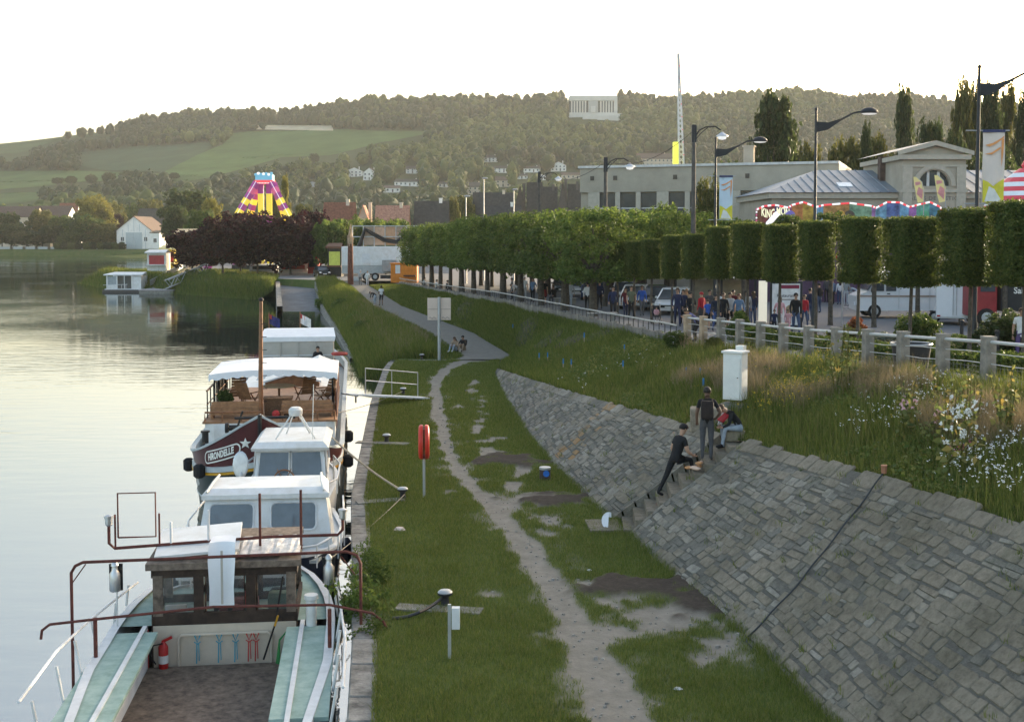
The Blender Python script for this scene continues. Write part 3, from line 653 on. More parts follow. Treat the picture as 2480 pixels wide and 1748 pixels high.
# ================================================================== sloping stone retaining wall with steps
STY0, STY1 = 27.55, 28.95            # the steps cut through the wall here
def wp(y, t, out=0.0):
    """point on the wall face: y along, t 0 foot .. 1 top, out = proud of the face"""
    xb, xt, zt = float(Xb(y)), float(Xt(y)), float(Zt(y)); dx, dz = xt-xb, zt; L_ = math.hypot(dx,dz); out += .11*(float(vnoise(y*.7,t*3.1,7))-.5)*math.sin(math.pi*min(1,max(0,t)))
    return Vector((xb+dx*t - dz/L_*out, y + .06*dx*t, zt*t - .02 + dx/L_*out))
wall = thing('retaining_wall', 'long sloping grey rubble-stone retaining wall between quay lawn and wildflower bank', 'wall', (0,0,0))
core = MB()
for a, b_ in ((9.5,STY0),(STY1,59.3)):
    yy_ = np.linspace(a,b_,70); core.loft([[wp(y,k_/8 if k_ else -.06,.006) for y in yy_] for k_ in range(9)] + [[wp(y,1.0,-.02)+Vector((.4,0,-.05)) for y in yy_]])
core.build('bedding', M_stone_joint, wall, fix=False)
def stone_mat(name, c, v=.3, col2=None, amt=.5):
    """weathered stone: a tone for every block, lichen and dirt drifting across several blocks"""
    if name in MATS: return MATS[name]
    m = bpy.data.materials.new(name); m.use_nodes = True; MATS[name] = m; nt = m.node_tree; N, L = nt.nodes, nt.links; b = N['Principled BSDF']
    b.inputs['Roughness'].default_value = .95; b.inputs['Specular IOR Level'].default_value = .12
    tc = N.new('ShaderNodeTexCoord'); g = N.new('ShaderNodeNewGeometry')
    def noise(sc, det=8, ro=.7):
        n = N.new('ShaderNodeTexNoise'); n.inputs['Scale'].default_value = sc; n.inputs['Detail'].default_value = det; n.inputs['Roughness'].default_value = ro; L.new(tc.outputs['Object'], n.inputs['Vector']); return n.outputs['Fac']
    def ramp(src, stops):
        r = N.new('ShaderNodeValToRGB'); e = r.color_ramp.elements
        for i, (p_, c_) in enumerate(stops):
            el = e[0] if i == 0 else (e[1] if i == 1 else e.new(p_)); el.position = p_; el.color = (*c_, 1)
        L.new(src, r.inputs[0]); return r.outputs[0]
    def mul(a, b_, f=1.0):
        x = N.new('ShaderNodeMix'); x.data_type = 'RGBA'; x.blend_type = 'MULTIPLY'; x.inputs['Factor'].default_value = f; L.new(a, x.inputs[6]); L.new(b_, x.inputs[7]); return x.outputs[2]
    c = np.array(c); base = ramp(g.outputs['Random Per Island'], [(0,tuple(c*.78)),(.35,tuple(c*.95)),(.6,tuple(c*np.array([1.1,1.02,.92]))),(1,tuple(np.clip(c*1.35,0,1)))])
    fine = ramp(noise(7,9,.75), [(.28,(.45,.44,.42)),(.5,(.95,.95,.94)),(.75,(1.35,1.34,1.3))]); big = ramp(noise(.55,6,.6), [(.28,(.55,.56,.5)),(.5,(.95,.95,.93)),(.72,(1.25,1.24,1.2))])
    col = mul(mul(base, fine, .85), big, .9)
    if col2 is not None:
        x = N.new('ShaderNodeMix'); x.data_type = 'RGBA'; L.new(ramp(noise(1.6,6,.7), [(.42,(0,0,0)),(.56,(1,1,1))]), x.inputs['Factor']); L.new(col, x.inputs[6]); x.inputs[7].default_value = (*col2,1); col = x.outputs[2]
    x = N.new('ShaderNodeMix'); x.data_type = 'RGBA'; L.new(ramp(noise(1.1,7,.75), [(.56,(0,0,0)),(.7,(.55,.55,.55))]), x.inputs['Factor']); L.new(col, x.inputs[6]); x.inputs[7].default_value = (.075,.08,.05,1); col = x.outputs[2]      # moss and damp
    L.new(col, b.inputs['Base Color'])
    bp = N.new('ShaderNodeBump'); bp.inputs['Strength'].default_value = .8; bp.inputs['Distance'].default_value = .04; L.new(noise(9,9,.7), bp.inputs['Height']); L.new(bp.outputs[0], b.inputs['Normal'])
    return m
_sg = stone_mat('wall_stone',(.205,.19,.165)); SM = [_sg, _sg, _sg, _sg, _sg]
M_ORANGE = stone_mat('wall_stone_stained',(.205,.19,.165), .3, (.3,.185,.09))
rs = random.Random(4); stones = []
def add_stone(y0, y1, t0, t1, L_):
    """irregular chamfered block on the face, corners jittered"""
    j = .016; ym = .5*(y0+y1); g = .006+rs.random()*.008
    tg = g/L_
    cs = [(y0+g,t0+tg),(y1-g,t0+tg),(y1-g,t1-tg),(y0+g,t1-tg)]
    cs = [(y+rs.uniform(-j,j)*.8, t+rs.uniform(-j,j)/L_) for y, t in cs]
    pts = []
    for i in range(4):
        a, b_ = cs[i], cs[(i+1)%4]; k = rs.uniform(.05,.15); k2 = rs.uniform(.86,.95)
        pts.append((a[0]+(b_[0]-a[0])*k, a[1]+(b_[1]-a[1])*k)); pts.append((a[0]+(b_[0]-a[0])*k2, a[1]+(b_[1]-a[1])*k2))
    cyy = sum(p[0] for p in pts)/8; ctt = sum(p[1] for p in pts)/8
    h = rs.uniform(.012,.032); tilt = rs.uniform(-.007,.007); tilt2 = rs.uniform(-.007,.007)
    low = [wp(p[0],p[1],-.03) for p in pts]
    mid = [wp(p[0],p[1],h*.55) for p in pts]
    top = [wp(cyy+(p[0]-cyy)*.92, ctt+(p[1]-ctt)*.92, h + tilt*np.sign(p[0]-cyy) + tilt2*np.sign(p[1]-ctt)) for p in pts]
    v = low+mid+top; n = 8
    f = [(i,(i+1)%n,n+(i+1)%n,n+i) for i in range(n)] + [(n+i,n+(i+1)%n,2*n+(i+1)%n,2*n+i) for i in range(n)] + [tuple(range(2*n,3*n))]
    c = wp(cyy, ctt); size = (y1-y0)*(t1-t0)*L_/(c.length**2)
    d = abs((cyy-37.2)+ (ctt-.5)*-1.2); 
    streak = (abs(cyy-(36.2+1.3*ctt)) < .32) or (abs(cyy-(34.9+1.7*ctt)) < .2 and ctt < .7)
    m = 5 if streak and rs.random() < .75 else rs.choices([0,1,2,3,4],[5,4,3,3,1.4])[0]
    stones.append((size, v, f, m))
def lay(a, b_):
    # courses keep their thickness; the wall gets lower towards its far end, so courses run out
    HH_ = [.28,.21,.25,.19,.26,.2,.23,.26,.19,.22,.2,.25,.19,.23,.2,.22,.24,.2,.22,.2]
    for ci in range(20):
        hh = HH_[ci]; base = sum(HH_[:ci])
        y = a + rs.uniform(-.3,0)
        while y < b_:
            big = rs.random() < .08; l = (rs.uniform(.17,.3) if rs.random() < .4 else rs.uniform(.28,.56))*(1.5 if big else 1)*(1.35 if ci == 0 else 1); y2 = min(y+l, b_)
            ym = .5*(y+y2); L_ = math.hypot(float(Xt(ym)-Xb(ym)), float(Zt(ym)))
            wob = .06*math.sin(ym*1.3+ci*.7)+.04*math.sin(ym*3.1+ci)+rs.uniform(-.02,.02)
            z0, z1 = base+wob*(ci>0), base+hh+wob
            top_edge = L_-.3
            if z0 < top_edge-.06 and y2-y > .1 and y2 > a:
                z1 = min(z1, top_edge)
                y0_ = max(y, a)
                if z1-z0 > .2 and rs.random() < .22:      # two thin stones instead of one
                    zm = z0+(z1-z0)*rs.uniform(.35,.65); add_stone(y0_, y2, z0/L_, zm/L_, L_); add_stone(y0_, y2, zm/L_, z1/L_, L_)
                else: add_stone(y0_, y2, z0/L_, z1/L_, L_)
            y = y2
    y = a                                                 # coping course along the top
    while y < b_-.1:
        l = rs.uniform(.35,.75); y2 = min(y+l, b_); ym = .5*(y+y2); L_ = math.hypot(float(Xt(ym)-Xb(ym)), float(Zt(ym)))
        if L_ > .45 and not (21.9 < ym < 22.5): add_stone(y, y2, (L_-.3)/L_, 1.01+rs.uniform(-.015,.03), L_)
        y = y2
lay(14.0, STY0-.02); lay(STY1+.02, 59.2)
stones.sort(key=lambda s: -s[0])
def from_list(nm, L_, m, parent):
    b = MB()
    for s in L_: b.add(s[1], s[2])
    return b.build(nm, m, parent, fix=False)
SMS = SM+[M_ORANGE]
for s in stones[:300]: MB().add(s[1], s[2]).build('stone', SMS[s[3]], wall, fix=False)
for k in (0,5):
    L_ = [s for s in stones[300:] if (s[3] == 5) == (k == 5)]
    if L_: o = from_list('small_stones', L_, SMS[k], wall); o['kind'] = 'stuff'
# ---- steps
st = thing('stone_steps', 'narrow worn stone steps cut through the sloping wall up to the bank', 'steps', (0,0,0))
NS = 10
for i in range(NS):
    t0, t1 = i/NS, (i+1)/NS; p0 = wp(28.25,t0,-.13); p1 = wp(28.25,t1,-.13); top = p1.z+.02
    b = MB(); jj = [rs.uniform(-.015,.015) for _ in range(4)]
    x0, x1 = p0.x+.02, p1.x+.1
    b.bev(((x0+x1)/2, 28.25+.06*(p0.x-float(Xb(28.25))), top-.2+jj[0]), (x1-x0, 1.34, .4), .02, R(-3)); b.build('step', SM[[0,2,0,1,0,2][i%6]], st)
for yc in (STY0-.05, STY1+.05):
    b = MB()
    for k in range(9):
        a, c = wp(yc,k/9+.01,.015), wp(yc,(k+1)/9-.005,.015); d = Vector((0,.09,0)); dn = Vector((.1,0,-.35))
        b.loft([[a-d+dn,c-d+dn],[a-d,c-d],[a+d,c+d],[a+d+dn,c+d+dn]]); b.add([a-d+dn,a-d,a+d,a+d+dn],[(0,1,2,3)])
    b.build('cheek_stone', SM[0], st)
# flat slab in front of the steps
MB().bev((float(Xb(28.2))-.35,28.3,.0),(.8,1.1,.12),.02,R(4)).build('foot_slab', SM[1], st)
# block beside the head of the steps
p = wp(30.4,1.02); bl = MB().bev((0,0,.2),(.95,.55,.6),.05,R(-8)).build('stone_block', stone_mat('stone_block',(.3,.27,.23),.3)); bl.location = (p.x+.25,p.y,p.z-.02); tag(bl,'squared grey stone block beside the head of the steps','stone block')
sb = MB().bev((0,0,.1),(.5,.42,.26),.04).build('stone_slab', stone_mat('stone_block2',(.24,.22,.18),.3)); p = wp(28.6,1.0); sb.location = (p.x+.12,p.y-.25,p.z-.02); tag(sb,'low stone block the seated person in red and black sits on','stone block')
# black cable lying down the wall
cb = MB(); pts = []
for k in range(26):
    t = 1.02-k/25*1.02; y = 21.35-.95*(k/25)-.2*math.sin(k/25*3.1); q = wp(max(y,15), t, .06+.01*math.sin(k)); pts.append(q)
for k in range(6): pts.append(pts[-1]+Vector((.05*k,-.3,-.02)) if k else pts[-1]+Vector((-.05,-.2,0)))
cb.tube(pts, .015, 6); o = cb.build('cable', mat('cable_rubber',(.045,.047,.05),rough=.6), smooth=True); tag(o, 'dark cable running down the face of the stone wall', 'cable')
o = MB().lathe([(.05,0),(.055,.12),(.06,.125),(.06,.15),(.03,.15)],(0,0,0),8).build('pipe_end', mat('terracotta',(.35,.16,.09))); o.location = wp(21.4,1.03,.03); tag(o,'small terracotta pipe end at the top of the cable','pipe')

# ================================================================== promenade fence: concrete posts, white rails
M_conc = mat('concrete_post', (.25,.225,.19), rough=.95, var=.3, scale=3, bump=.5, bscale=20)
M_conc2 = mat('concrete_warm', (.42,.31,.21), rough=.95, var=.25, scale=3, bump=.5, bscale=20)
M_rail = mat('rail_white', (.46,.46,.44), rough=.45, var=.08, scale=5)
M_pave = mat('paving_grey', (.2,.2,.2), rough=.9, var=.12, scale=2, bump=.15, bscale=40)
fence = thing('promenade_fence', 'fence of square concrete posts and white tubular rails along the promenade', 'fence', (0,0,0))
FP = []
for i in range(15):
    y = 47-1.9*i*.985; FP.append(Vector((float(Xf(y)), y, float(Zp(y)))))
FP[0] = Vector((6.9,47,2.58))
for i, p in enumerate(FP):
    b = MB(); b.bev((0,0,.5),(.25,.25,1.36),.02); b.bev((0,0,1.2),(.27,.27,.06),.02)
    o = b.build('post', M_conc2 if i in (0,1) else M_conc, fence); o.location = p; o.rotation_euler = (0,0,R(10)); 
    if i: 
        q = FP[i-1]
        for h, r, nm in ((1.1,.04,'rail'),(.86,.011,'wire'),(.62,.011,'wire')):
            mid = (p+q)/2+Vector((rs.uniform(-.01,.01),0,h+rs.uniform(-.035,.02) if r < .03 else h))
            MB().tube([p+Vector((0,0,h)),mid,q+Vector((0,0,h))], r, 8 if r > .03 else 5).build(nm, M_rail, fence, True)
        # fine mesh below the lower wire: thin verticals and horizontals
        b = MB(); n_ = 12
        for k in range(1,n_):
            a = q.lerp(p,k/n_); b.tube([a+Vector((0,0,.1)),a+Vector((0,0,.6))],.0035,3,False)
        for hh in (.14,.28,.42,.54): b.tube([q+Vector((0,0,hh)),p+Vector((0,0,hh))],.0035,3,False)
        b.build('mesh_panel', mat('mesh_wire',(.2,.2,.19),rough=.6,metal=.5), fence, fix=False)
# kerb under the fence and paved walk
b = MB()
for i in range(1,len(FP)):
    a, c = FP[i-1], FP[i]; b.loft([[a+Vector((-.3,0,-.5)),c+Vector((-.3,0,-.5))],[a+Vector((-.3,0,.03)),c+Vector((-.3,0,.03))],[a+Vector((.22,0,.03)),c+Vector((.22,0,.03))],[a+Vector((.22,0,-.1)),c+Vector((.22,0,-.1))]])
o = b.build('fence_footing', M_conc, fix=False); o['kind'] = 'structure'
def walk_row(y): 
    x0 = float(Xf(y)); xs = np.linspace(x0+.22, x0+2.75, 4); return np.stack([xs, np.full_like(xs,y), np.full_like(xs,float(Zp(y))+.012)], -1)
grid_mesh('pavement', np.arange(18,139,1.5), walk_row, M_pave, 4)

# ---- low wall with rail, running to the fair
lw = thing('low_wall', 'long low concrete wall with pale top rail beside the lime avenue', 'wall', (0,0,0))
LW = [48.2]
while LW[-1] < 137: LW.append(LW[-1]+2.05)
M_lw = mat('wall_concrete', (.17,.155,.135), rough=.95, var=.3, scale=1.2, bump=.5, bscale=8)
for i in range(len(LW)-1):
    def pt(y): return Vector((float(Xf(y)), y, float(Zp(y))))
    a, c = pt(LW[i]), pt(LW[i+1]); d = (c-a).normalized(); a2 = a+d*.14; c2 = c-d*.02
    nrm = Vector((-.98,-.2,0))*.07
    MB().loft([[a2+nrm+Vector((0,0,-.7)),c2+nrm+Vector((0,0,-.7))],[a2+nrm+Vector((0,0,.32)),c2+nrm+Vector((0,0,.32))],[a2-nrm+Vector((0,0,.32)),c2-nrm+Vector((0,0,.32))],[a2-nrm+Vector((0,0,-.2)),c2-nrm+Vector((0,0,-.2))]]).build('panel', M_lw, lw, fix=False)
    b = MB(); b.bev((a.x,a.y,a.z-.1),(.2,.2,1.0),.02,R(12)); b.build('pier', M_conc, lw)
    # rail on short studs
    MB().tube([a+Vector((0,0,.72)),c+Vector((0,0,.72+rs.uniform(-.03,.03)))],.04,6).build('rail', mat('rail_worn',(.36,.35,.32),rough=.5,var=.2,scale=6), lw, True)
    b = MB()
    for k in (0,.33,.66):
        q_ = a.lerp(c,k); b.tube([q_+Vector((0,0,.3)),q_+Vector((0,0,.7))],.022,5)
    b.build('stud', mat('stud_dark',(.06,.06,.055),rough=.7), lw)
# ================================================================== grass and flowers (nobody could count them)
def blades(name, x, y, z, h, w, m, lean=.35, seg=1, seed=1, label=None, cat='grass', parent=None):
    r = np.random.default_rng(seed); n = len(x); a = r.uniform(0,2*math.pi,n); l = r.normal(0,lean,n)*h
    ca, sa = np.cos(a), np.sin(a); b0 = np.stack([x-ca*w/2, y-sa*w/2, z-.02],-1); b1 = np.stack([x+ca*w/2, y+sa*w/2, z-.02],-1)
    la = r.uniform(0,2*math.pi,n); dx, dy = np.cos(la)*l, np.sin(la)*l
    tip = np.stack([x+dx, y+dy, z+h],-1)
    if seg == 1:
        v = np.stack([b0,b1,tip],1).reshape(-1,3); f = np.arange(n*3).reshape(-1,3)
    else:
        m0 = np.stack([x+dx*.35-ca*w*.35, y+dy*.35-sa*w*.35, z+h*.6],-1); m1 = np.stack([x+dx*.35+ca*w*.35, y+dy*.35+sa*w*.35, z+h*.6],-1)
        v = np.stack([b0,b1,m1,m0,tip],1).reshape(-1,3); i = np.arange(n)*5
        f = np.concatenate([np.stack([i,i+1,i+2],-1),np.stack([i,i+2,i+3],-1),np.stack([i+3,i+2,i+4],-1)])
    o = link(name, fastmesh(name, v, f), m); o['kind'] = 'stuff'
    if label: tag(o, label, cat)
    return o
G_LAWN = leafmat('grass_lawn', [(.06,.092,.02),(.1,.138,.03),(.14,.172,.042),(.2,.2,.08)], .25, .7)
G_TALL = leafmat('grass_tall', [(.05,.075,.018),(.085,.12,.028),(.125,.15,.04),(.18,.17,.065)], .3, .7)
G_DRY = leafmat('grass_dry', [(.15,.13,.065),(.21,.175,.1),(.27,.225,.14)], .3, .8)
G_FRESH = leafmat('grass_fresh', [(.05,.08,.02),(.08,.115,.026),(.12,.15,.036),(.16,.16,.055)], .3, .7)
r = np.random.default_rng(12)
# lawn: density follows the size it has in the picture
N = 420000; y = 15.5*np.exp(r.random(N)*math.log(66/15.5)); t = r.random(N); x = Xq(y)+.36+(Xb(y)+.2-Xq(y)-.36)*t
dm = dirtmask(x,y); mm = mulchmask(x,y); k = (r.random(N) > dm*1.05) & (r.random(N) > mm*.97) & (r.random(N) < .45+.9*fbm(x*.8,y*.8,6))
x, y = x[k], y[k]; edge = np.clip(.35-(Xb(y)-x),0,.35)/.35
blades('lawn_grass', x, y, quay_h(x,y), (.035+.055*r.random(len(x)))*(.75+.7*fbm(x*1.3,y*1.3,8))+edge*.06, np.full(len(x),.011)*np.clip(y/22,1,2.4), G_LAWN, .5, 1, 2, 'short mown grass of the quay lawn', 'grass')
# rougher tufts, dry stalks and pebbles break the lawn up
r = np.random.default_rng(14); N = 60000; y = 15.5*np.exp(r.random(N)*math.log(64/15.5)); t = r.random(N); x = Xq(y)+.36+(Xb(y)+.1-Xq(y)-.36)*t; cl = fbm(x*1.7,y*1.7,36); k = (cl > .58)&(r.random(N) > dirtmask(x,y)*1.3)&(mulchmask(x,y) < .5); x,y,cl = x[k],y[k],cl[k]
blades('lawn_tufts', x, y, quay_h(x,y), .05+.11*r.random(len(x))*(cl-.4)*4, .012*np.clip(y/22,1,2.4), G_TALL, .6, 1, 15, 'taller weedy tufts scattered over the quay lawn', 'grass')
b = MB(); y = 15.5*np.exp(r.random(4000)*math.log(55/15.5)); x = Xq(y)+.5+r.random(4000)*(Xb(y)-Xq(y)-.5); k = dirtmask(x,y) > .6
for xx_, yy_, zz_ in list(zip(x[k], y[k], quay_h(x,y)[k]))[:420]:
    s_ = r.uniform(.012,.04)*(1+(r.random()<.06)*1.2); b.box((xx_,yy_,zz_-.018+s_*.25),(s_*1.5,s_*1.1,s_*.8),r.uniform(0,3),0,0,.7)
o = b.build('pebbles', mat('pebble',(.27,.25,.22),rough=.9,var=.35,scale=4)); tag(o,'small pebbles lying on the bare earth of the path','pebbles',kind='stuff')
# embankment
def bank_pts(N, ya, yb, sa=0, sb=1, seed=1):
    r = np.random.default_rng(seed); y = ya*np.exp(r.random(N)*math.log(yb/ya)); s = sa+(sb-sa)*r.random(N)
    x0 = np.interp(y, BY, BX0); x1 = Xf(y)+.1; x = x0+(x1-x0)*s
    z0 = np.interp(y, BY, BZ0); z1 = Zp(y); prof = np.where(y > 60, s**.8, s); z = z0+(z1-z0)*(s*s*(3-2*s)*.55+prof*.45) - .03
    z = z + .16*(fbm(x*.9, y*.5, 9)-.5)*np.sin(s*math.pi)
    return x, y, z, s, r
BY = np.arange(9,138,.25); BX0 = np.array([bank_x0(v) for v in BY]); BZ0 = np.array([bank_z(v,0) for v in BY])
# worn soil patches on the far slope
SOIL = [(nz(1050,700,1.0),1.2,7),(nz(1000,690,1.0),1,5),(nz(1230,775,1.2),1.1,3.5),(nz(1280,800,1.0),1.0,2.5),(nz(1350,790,1.4),1.0,2.5),(nz(1180,745,1.2),.8,5)]
SOIL2 = [(p,a,b_) for p,a,b_ in SOIL]
x,y,z,s,r = bank_pts(130000, 14, 44, 0,1,21)
den = np.where(y<30, .75, .75); cl = fbm(x*.7,y*.55,14); k = r.random(len(x)) < .35+.9*cl; x,y,z,s,cl = x[k],y[k],z[k],s[k],cl[k]
blades('meadow_grass', x,y,z, (.12+.45*r.random(len(x))**1.6)*(.5+cl)*np.clip(.35+s*2.2,0,1), np.full(len(x),.012)*np.clip(y/20,1,2.2), G_TALL, .35, 2, 3, 'tall mixed grass of the wildflower bank above the wall', 'grass')
x,y,z,s,r = bank_pts(60000, 15, 46, .35,1,22); cl = fbm(x*.45+9,y*.35,17); k = (cl > .655); x,y,z = x[k],y[k],z[k]
blades('dry_grass', x,y,z, .35+.5*r.random(len(x)), np.full(len(x),.010)*np.clip(y/20,1,2.4), G_DRY, .4, 2, 4, 'straw-coloured feathery dry grass on the wildflower bank', 'grass')
x,y,z,s,r = bank_pts(170000, 42, 137, 0,1,23); sp = patch(x,y,SOIL2); k = (r.random(len(x)) > np.clip(sp*3+.3,0,.7)*(sp>-.2)); x,y,z,s = x[k],y[k],z[k],s[k]
cl = fbm(x*.5,y*.25,19)
blades('slope_grass', x,y,z, (.08+.22*r.random(len(x)))*(.45+1.1*cl), .014*np.clip(y/22,1,5), G_FRESH, .5, 1, 5, 'fresh green grass on the slope below the low wall', 'grass')
sp_ = MB()
for p,a,b_ in SOIL:
    ring = []
    for k in range(16):
        an = k/16*6.283; rr_ = 1+rs.uniform(-.25,.2); ring.append((p.x+math.cos(an)*a*rr_*.8, p.y+math.sin(an)*b_*rr_*.5))
    def bz(x_, y_):
        x0 = np.interp(y_, BY, BX0); s_ = float(np.clip((x_-x0)/(float(Xf(y_))+.1-x0),0,1)); return bank_z(y_, s_)+.035
    n0 = len(sp_.v); sp_.add([(p.x,p.y,bz(p.x,p.y)+.04)]+[(q[0],q[1],bz(*q)-.02) for q in ring], [(0,1+k,1+(k+1)%16) for k in range(16)])
o = sp_.build('slope_soil', ground_mat('slope_earth', [(.2,(.05,.05,.028)),(.5,(.075,.07,.045)),(.8,(.1,.09,.06))], 2, .8, 14), fix=False); o['kind'] = 'structure'
# verge by the river: tall grass, low scrub
def verge_pts(N, ya, yb, seed):
    r = np.random.default_rng(seed); y = r.uniform(ya,yb,N); t = r.random(N); x0 = np.interp(y,[66.2,68,80,100,126,140,150],[-6.8,-8.6,-10.7,-14.6,-20.0,-22.6,-24.5]); x1 = Pl(y)+.1
    x = x0+(x1-x0)*t; z0 = np.interp(y,[66,78,138,150],[-1.55,-1.3,-.3,.9]); flat = np.interp(y,[66,100,140],[.6,.25,.15]); zc = Zpath(y)-.02
    z = z0+(zc-z0)*np.clip(t/(1-flat),0,1)**.9; return x,y,z,t,r
x,y,z,t,r = verge_pts(90000, 66.5, 150, 31); k = r.random(len(x)) < np.where(t < .7, 1, .5); x,y,z,t = x[k],y[k],z[k],t[k]
blades('verge_grass', x,y,z, np.where(t<.7,.35+.7*r.random(len(x)),.1+.15*r.random(len(x))), np.full(len(x),.05), G_FRESH, .4, 1, 6, 'rank green grass and reeds on the slope beside the boat ramp', 'grass')
x,y,z,t,r = verge_pts(16000, 68, 108, 32); k = (t>.3)&(t<.8)&(fbm(x*.4,y*.2,3)>.45); x,y,z = x[k],y[k],z[k]
blades('verge_dry_grass', x,y,z, .5+.5*r.random(len(x)), np.full(len(x),.035), G_DRY, .4, 1, 7, 'dry pale grass on the stony river slope', 'grass')
r = np.random.default_rng(77); N = 26000; y = r.uniform(150,200,N); x1 = np.interp(y,[150,160,175,200],[-30,-31.2,-34,-46]); x0 = x1-np.interp(y,[150,175,200],[2,24,26]); x = x0-1+(x1-x0+1)*r.random(N)**1.3; z = -2+np.clip((x-x0+1)/5,0,1)*2.9
blades('shore_grass', x,y,z, .3+.8*r.random(N)*np.clip(1.6-(x-x0)/5,.2,1), np.full(N,.09), G_FRESH, .4, 1, 8, 'tall green grass on the shore below the purple trees', 'grass')
# leafy weeds over the bank and tufts in the wall joints
x,y,z,s,r = bank_pts(42000, 15, 56, 0.02,1,25); cl = fbm(x*.8+4,y*.6,27); k = cl > .5; x,y,z,s,cl = x[k],y[k],z[k],s[k],cl[k]; n_ = len(x)
v, q_ = leaves(np.stack([x,y,z+r.random(n_)**.7*(.1+.75*(cl-.45)*2)*np.clip(.3+s*2,0,1)],-1), r.normal(size=(n_,3))*.6+np.array([0,-.3,.9]), r.uniform(.05,.13,n_), r)
o = link('bank_weeds', fastmesh('bank_weeds',v,q_), leafmat('weed_leaves',[(.045,.08,.02),(.08,.12,.03),(.13,.16,.045),(.19,.19,.06)],.3)); tag(o,'leafy green weeds growing among the bank grass','weeds',kind='stuff')
r = np.random.default_rng(91); P = []
for _ in range(260):
    yw = 14.5*math.exp(r.random()*math.log(56/14.5)); tw = r.random()**1.3 if r.random() < .6 else r.uniform(0,.04); c_ = wp(yw,tw,.01)
    for q in range(14): P.append((c_.x+r.normal(0,.05),c_.y+r.normal(0,.08),c_.z))
P = np.array(P); blades('wall_weeds', P[:,0],P[:,1],P[:,2], r.uniform(.03,.14,len(P)), np.full(len(P),.014), G_LAWN, .6, 1, 92, 'small tufts of grass rooted in the joints of the stone wall', 'weeds')
# loose stones on the river slope beyond the quay
b = MB(); x,y,z,t,r = verge_pts(420, 67, 100, 33)
for i in range(len(x)):
    if .25 < t[i] < .62 and abs(y[i]-80) < 17*r.random()+4: s_ = r.uniform(.15,.4); b.box((x[i],y[i],z[i]+.1),(s_*1.5,s_*1.2,s_*.7),r.uniform(0,3),r.uniform(-.3,.3),r.uniform(-.3,.3),.75)
o = b.build('riprap', _sg, None); tag(o,'loose grey stones on the river slope left of the path','stones',kind='stuff')
# flowers of the bank
def flowers(name, cx, cy, n, spread, size, m, hgt, seed, label, stemmed=True):
    r = np.random.default_rng(seed); P = []
    for (px_, py_, zz, rad, cnt) in cx:
        c = nz(px_, py_, zz); a = r.normal(size=(cnt,2))*rad
        for q_ in a:
            X_, Y_ = c.x+q_[0], c.y+q_[1]*1.4; x0 = np.interp(Y_, BY, BX0); s_ = float(np.clip((X_-x0)/(float(Xf(Y_))+.1-x0),0.02,1)); P.append((X_, Y_, bank_z(Y_, s_)+hgt*r.uniform(.6,1.25)))
    P = np.array(P); v, q_ = leaves(np.repeat(P,3,0)+r.normal(size=(len(P)*3,3))*size*.45, r.normal(size=(len(P)*3,3))+np.array([0,-.4,1]), np.full(len(P)*3,size)*r.uniform(.6,1.2,len(P)*3), r)
    o = link(name, fastmesh(name, v, q_), m); o['kind'] = 'stuff'; tag(o, label, 'flowers')
    st_ = P.copy(); blades(name+'_stems', P[:,0],P[:,1],P[:,2]-hgt*.9, np.full(len(P),hgt*.9), np.full(len(P),.012), G_TALL, .08, 2, seed+1, 'thin stems under the '+label.split(' ',1)[1] if False else 'thin green stems carrying '+label, 'stems')
FY = mat('petal_yellow', (.5,.36,.03), rough=.8, var=.25); FW = mat('petal_white', (.75,.75,.72), rough=.8, var=.05); FPK = mat('petal_pink', (.45,.05,.18), rough=.8, var=.2); FPP = mat('petal_palepink', (.7,.42,.45), rough=.8, var=.15)
flowers('yellow_wildflowers', [(1790,930,2.3,.5,150),(1740,950,2.2,.4,70),(1860,880,2.5,.5,110),(1960,810,2.8,.5,90),(1900,840,2.7,.6,70),(1700,790,2.3,.6,50),(1680,880,2.2,.7,90),(2080,1000,2.6,.3,20)], 0, 0, 0, .05, FY, .5, 41, 'small yellow wildflowers dotting the bank')
flowers('white_wildflowers', [(2180,1040,2.5,.25,70),(2230,1090,2.6,.4,110),(2060,975,2.6,.35,55),(1960,1000,2.5,.35,45),(2260,1140,2.7,.3,60),(2000,940,2.7,.5,35),(2150,1110,2.6,.3,35),(1380,860,1.6,1.2,30)], 0,0,0, .042, FW, .5, 43, 'tiny white wildflowers scattered over the bank')
flowers('pink_wildflowers', [(2160,1080,2.5,.12,30)], 0,0,0, .05, FPK, .3, 45, 'patch of deep pink flowers near the wall top')
# ================================================================== buildings
M_win = mat('window_glass', (.045,.055,.065), rough=.12, var=.2, scale=.8, spec=.6)
M_wframe = mat('window_frame', (.62,.61,.58), rough=.6)
M_wall_w = mat('render_white', (.78,.76,.71), rough=.9, var=.08, scale=.6, bump=.1)
M_wall_c = mat('render_cream', (.55,.47,.36), rough=.9, var=.1, scale=.6)
M_wall_g = mat('render_dark', (.11,.1,.09), rough=.9, var=.15, scale=.4)
M_roof_r = mat('roof_tiles_red', (.2,.085,.055), rough=.9, var=.25, scale=2.5, bump=.4, bscale=8)
M_roof_b = mat('roof_tiles_brown', (.11,.075,.06), rough=.9, var=.25, scale=2.5, bump=.4, bscale=8)
M_roof_d = mat('roof_slate', (.06,.055,.05), rough=.95, var=.2, scale=1.5, bump=.3, bscale=8)
M_roof_p = mat('roof_tiles_pink', (.38,.2,.14), rough=.9, var=.25, scale=2.5, bump=.4, bscale=8)
M_door = mat('door_paint', (.1,.08,.06), rough=.6)
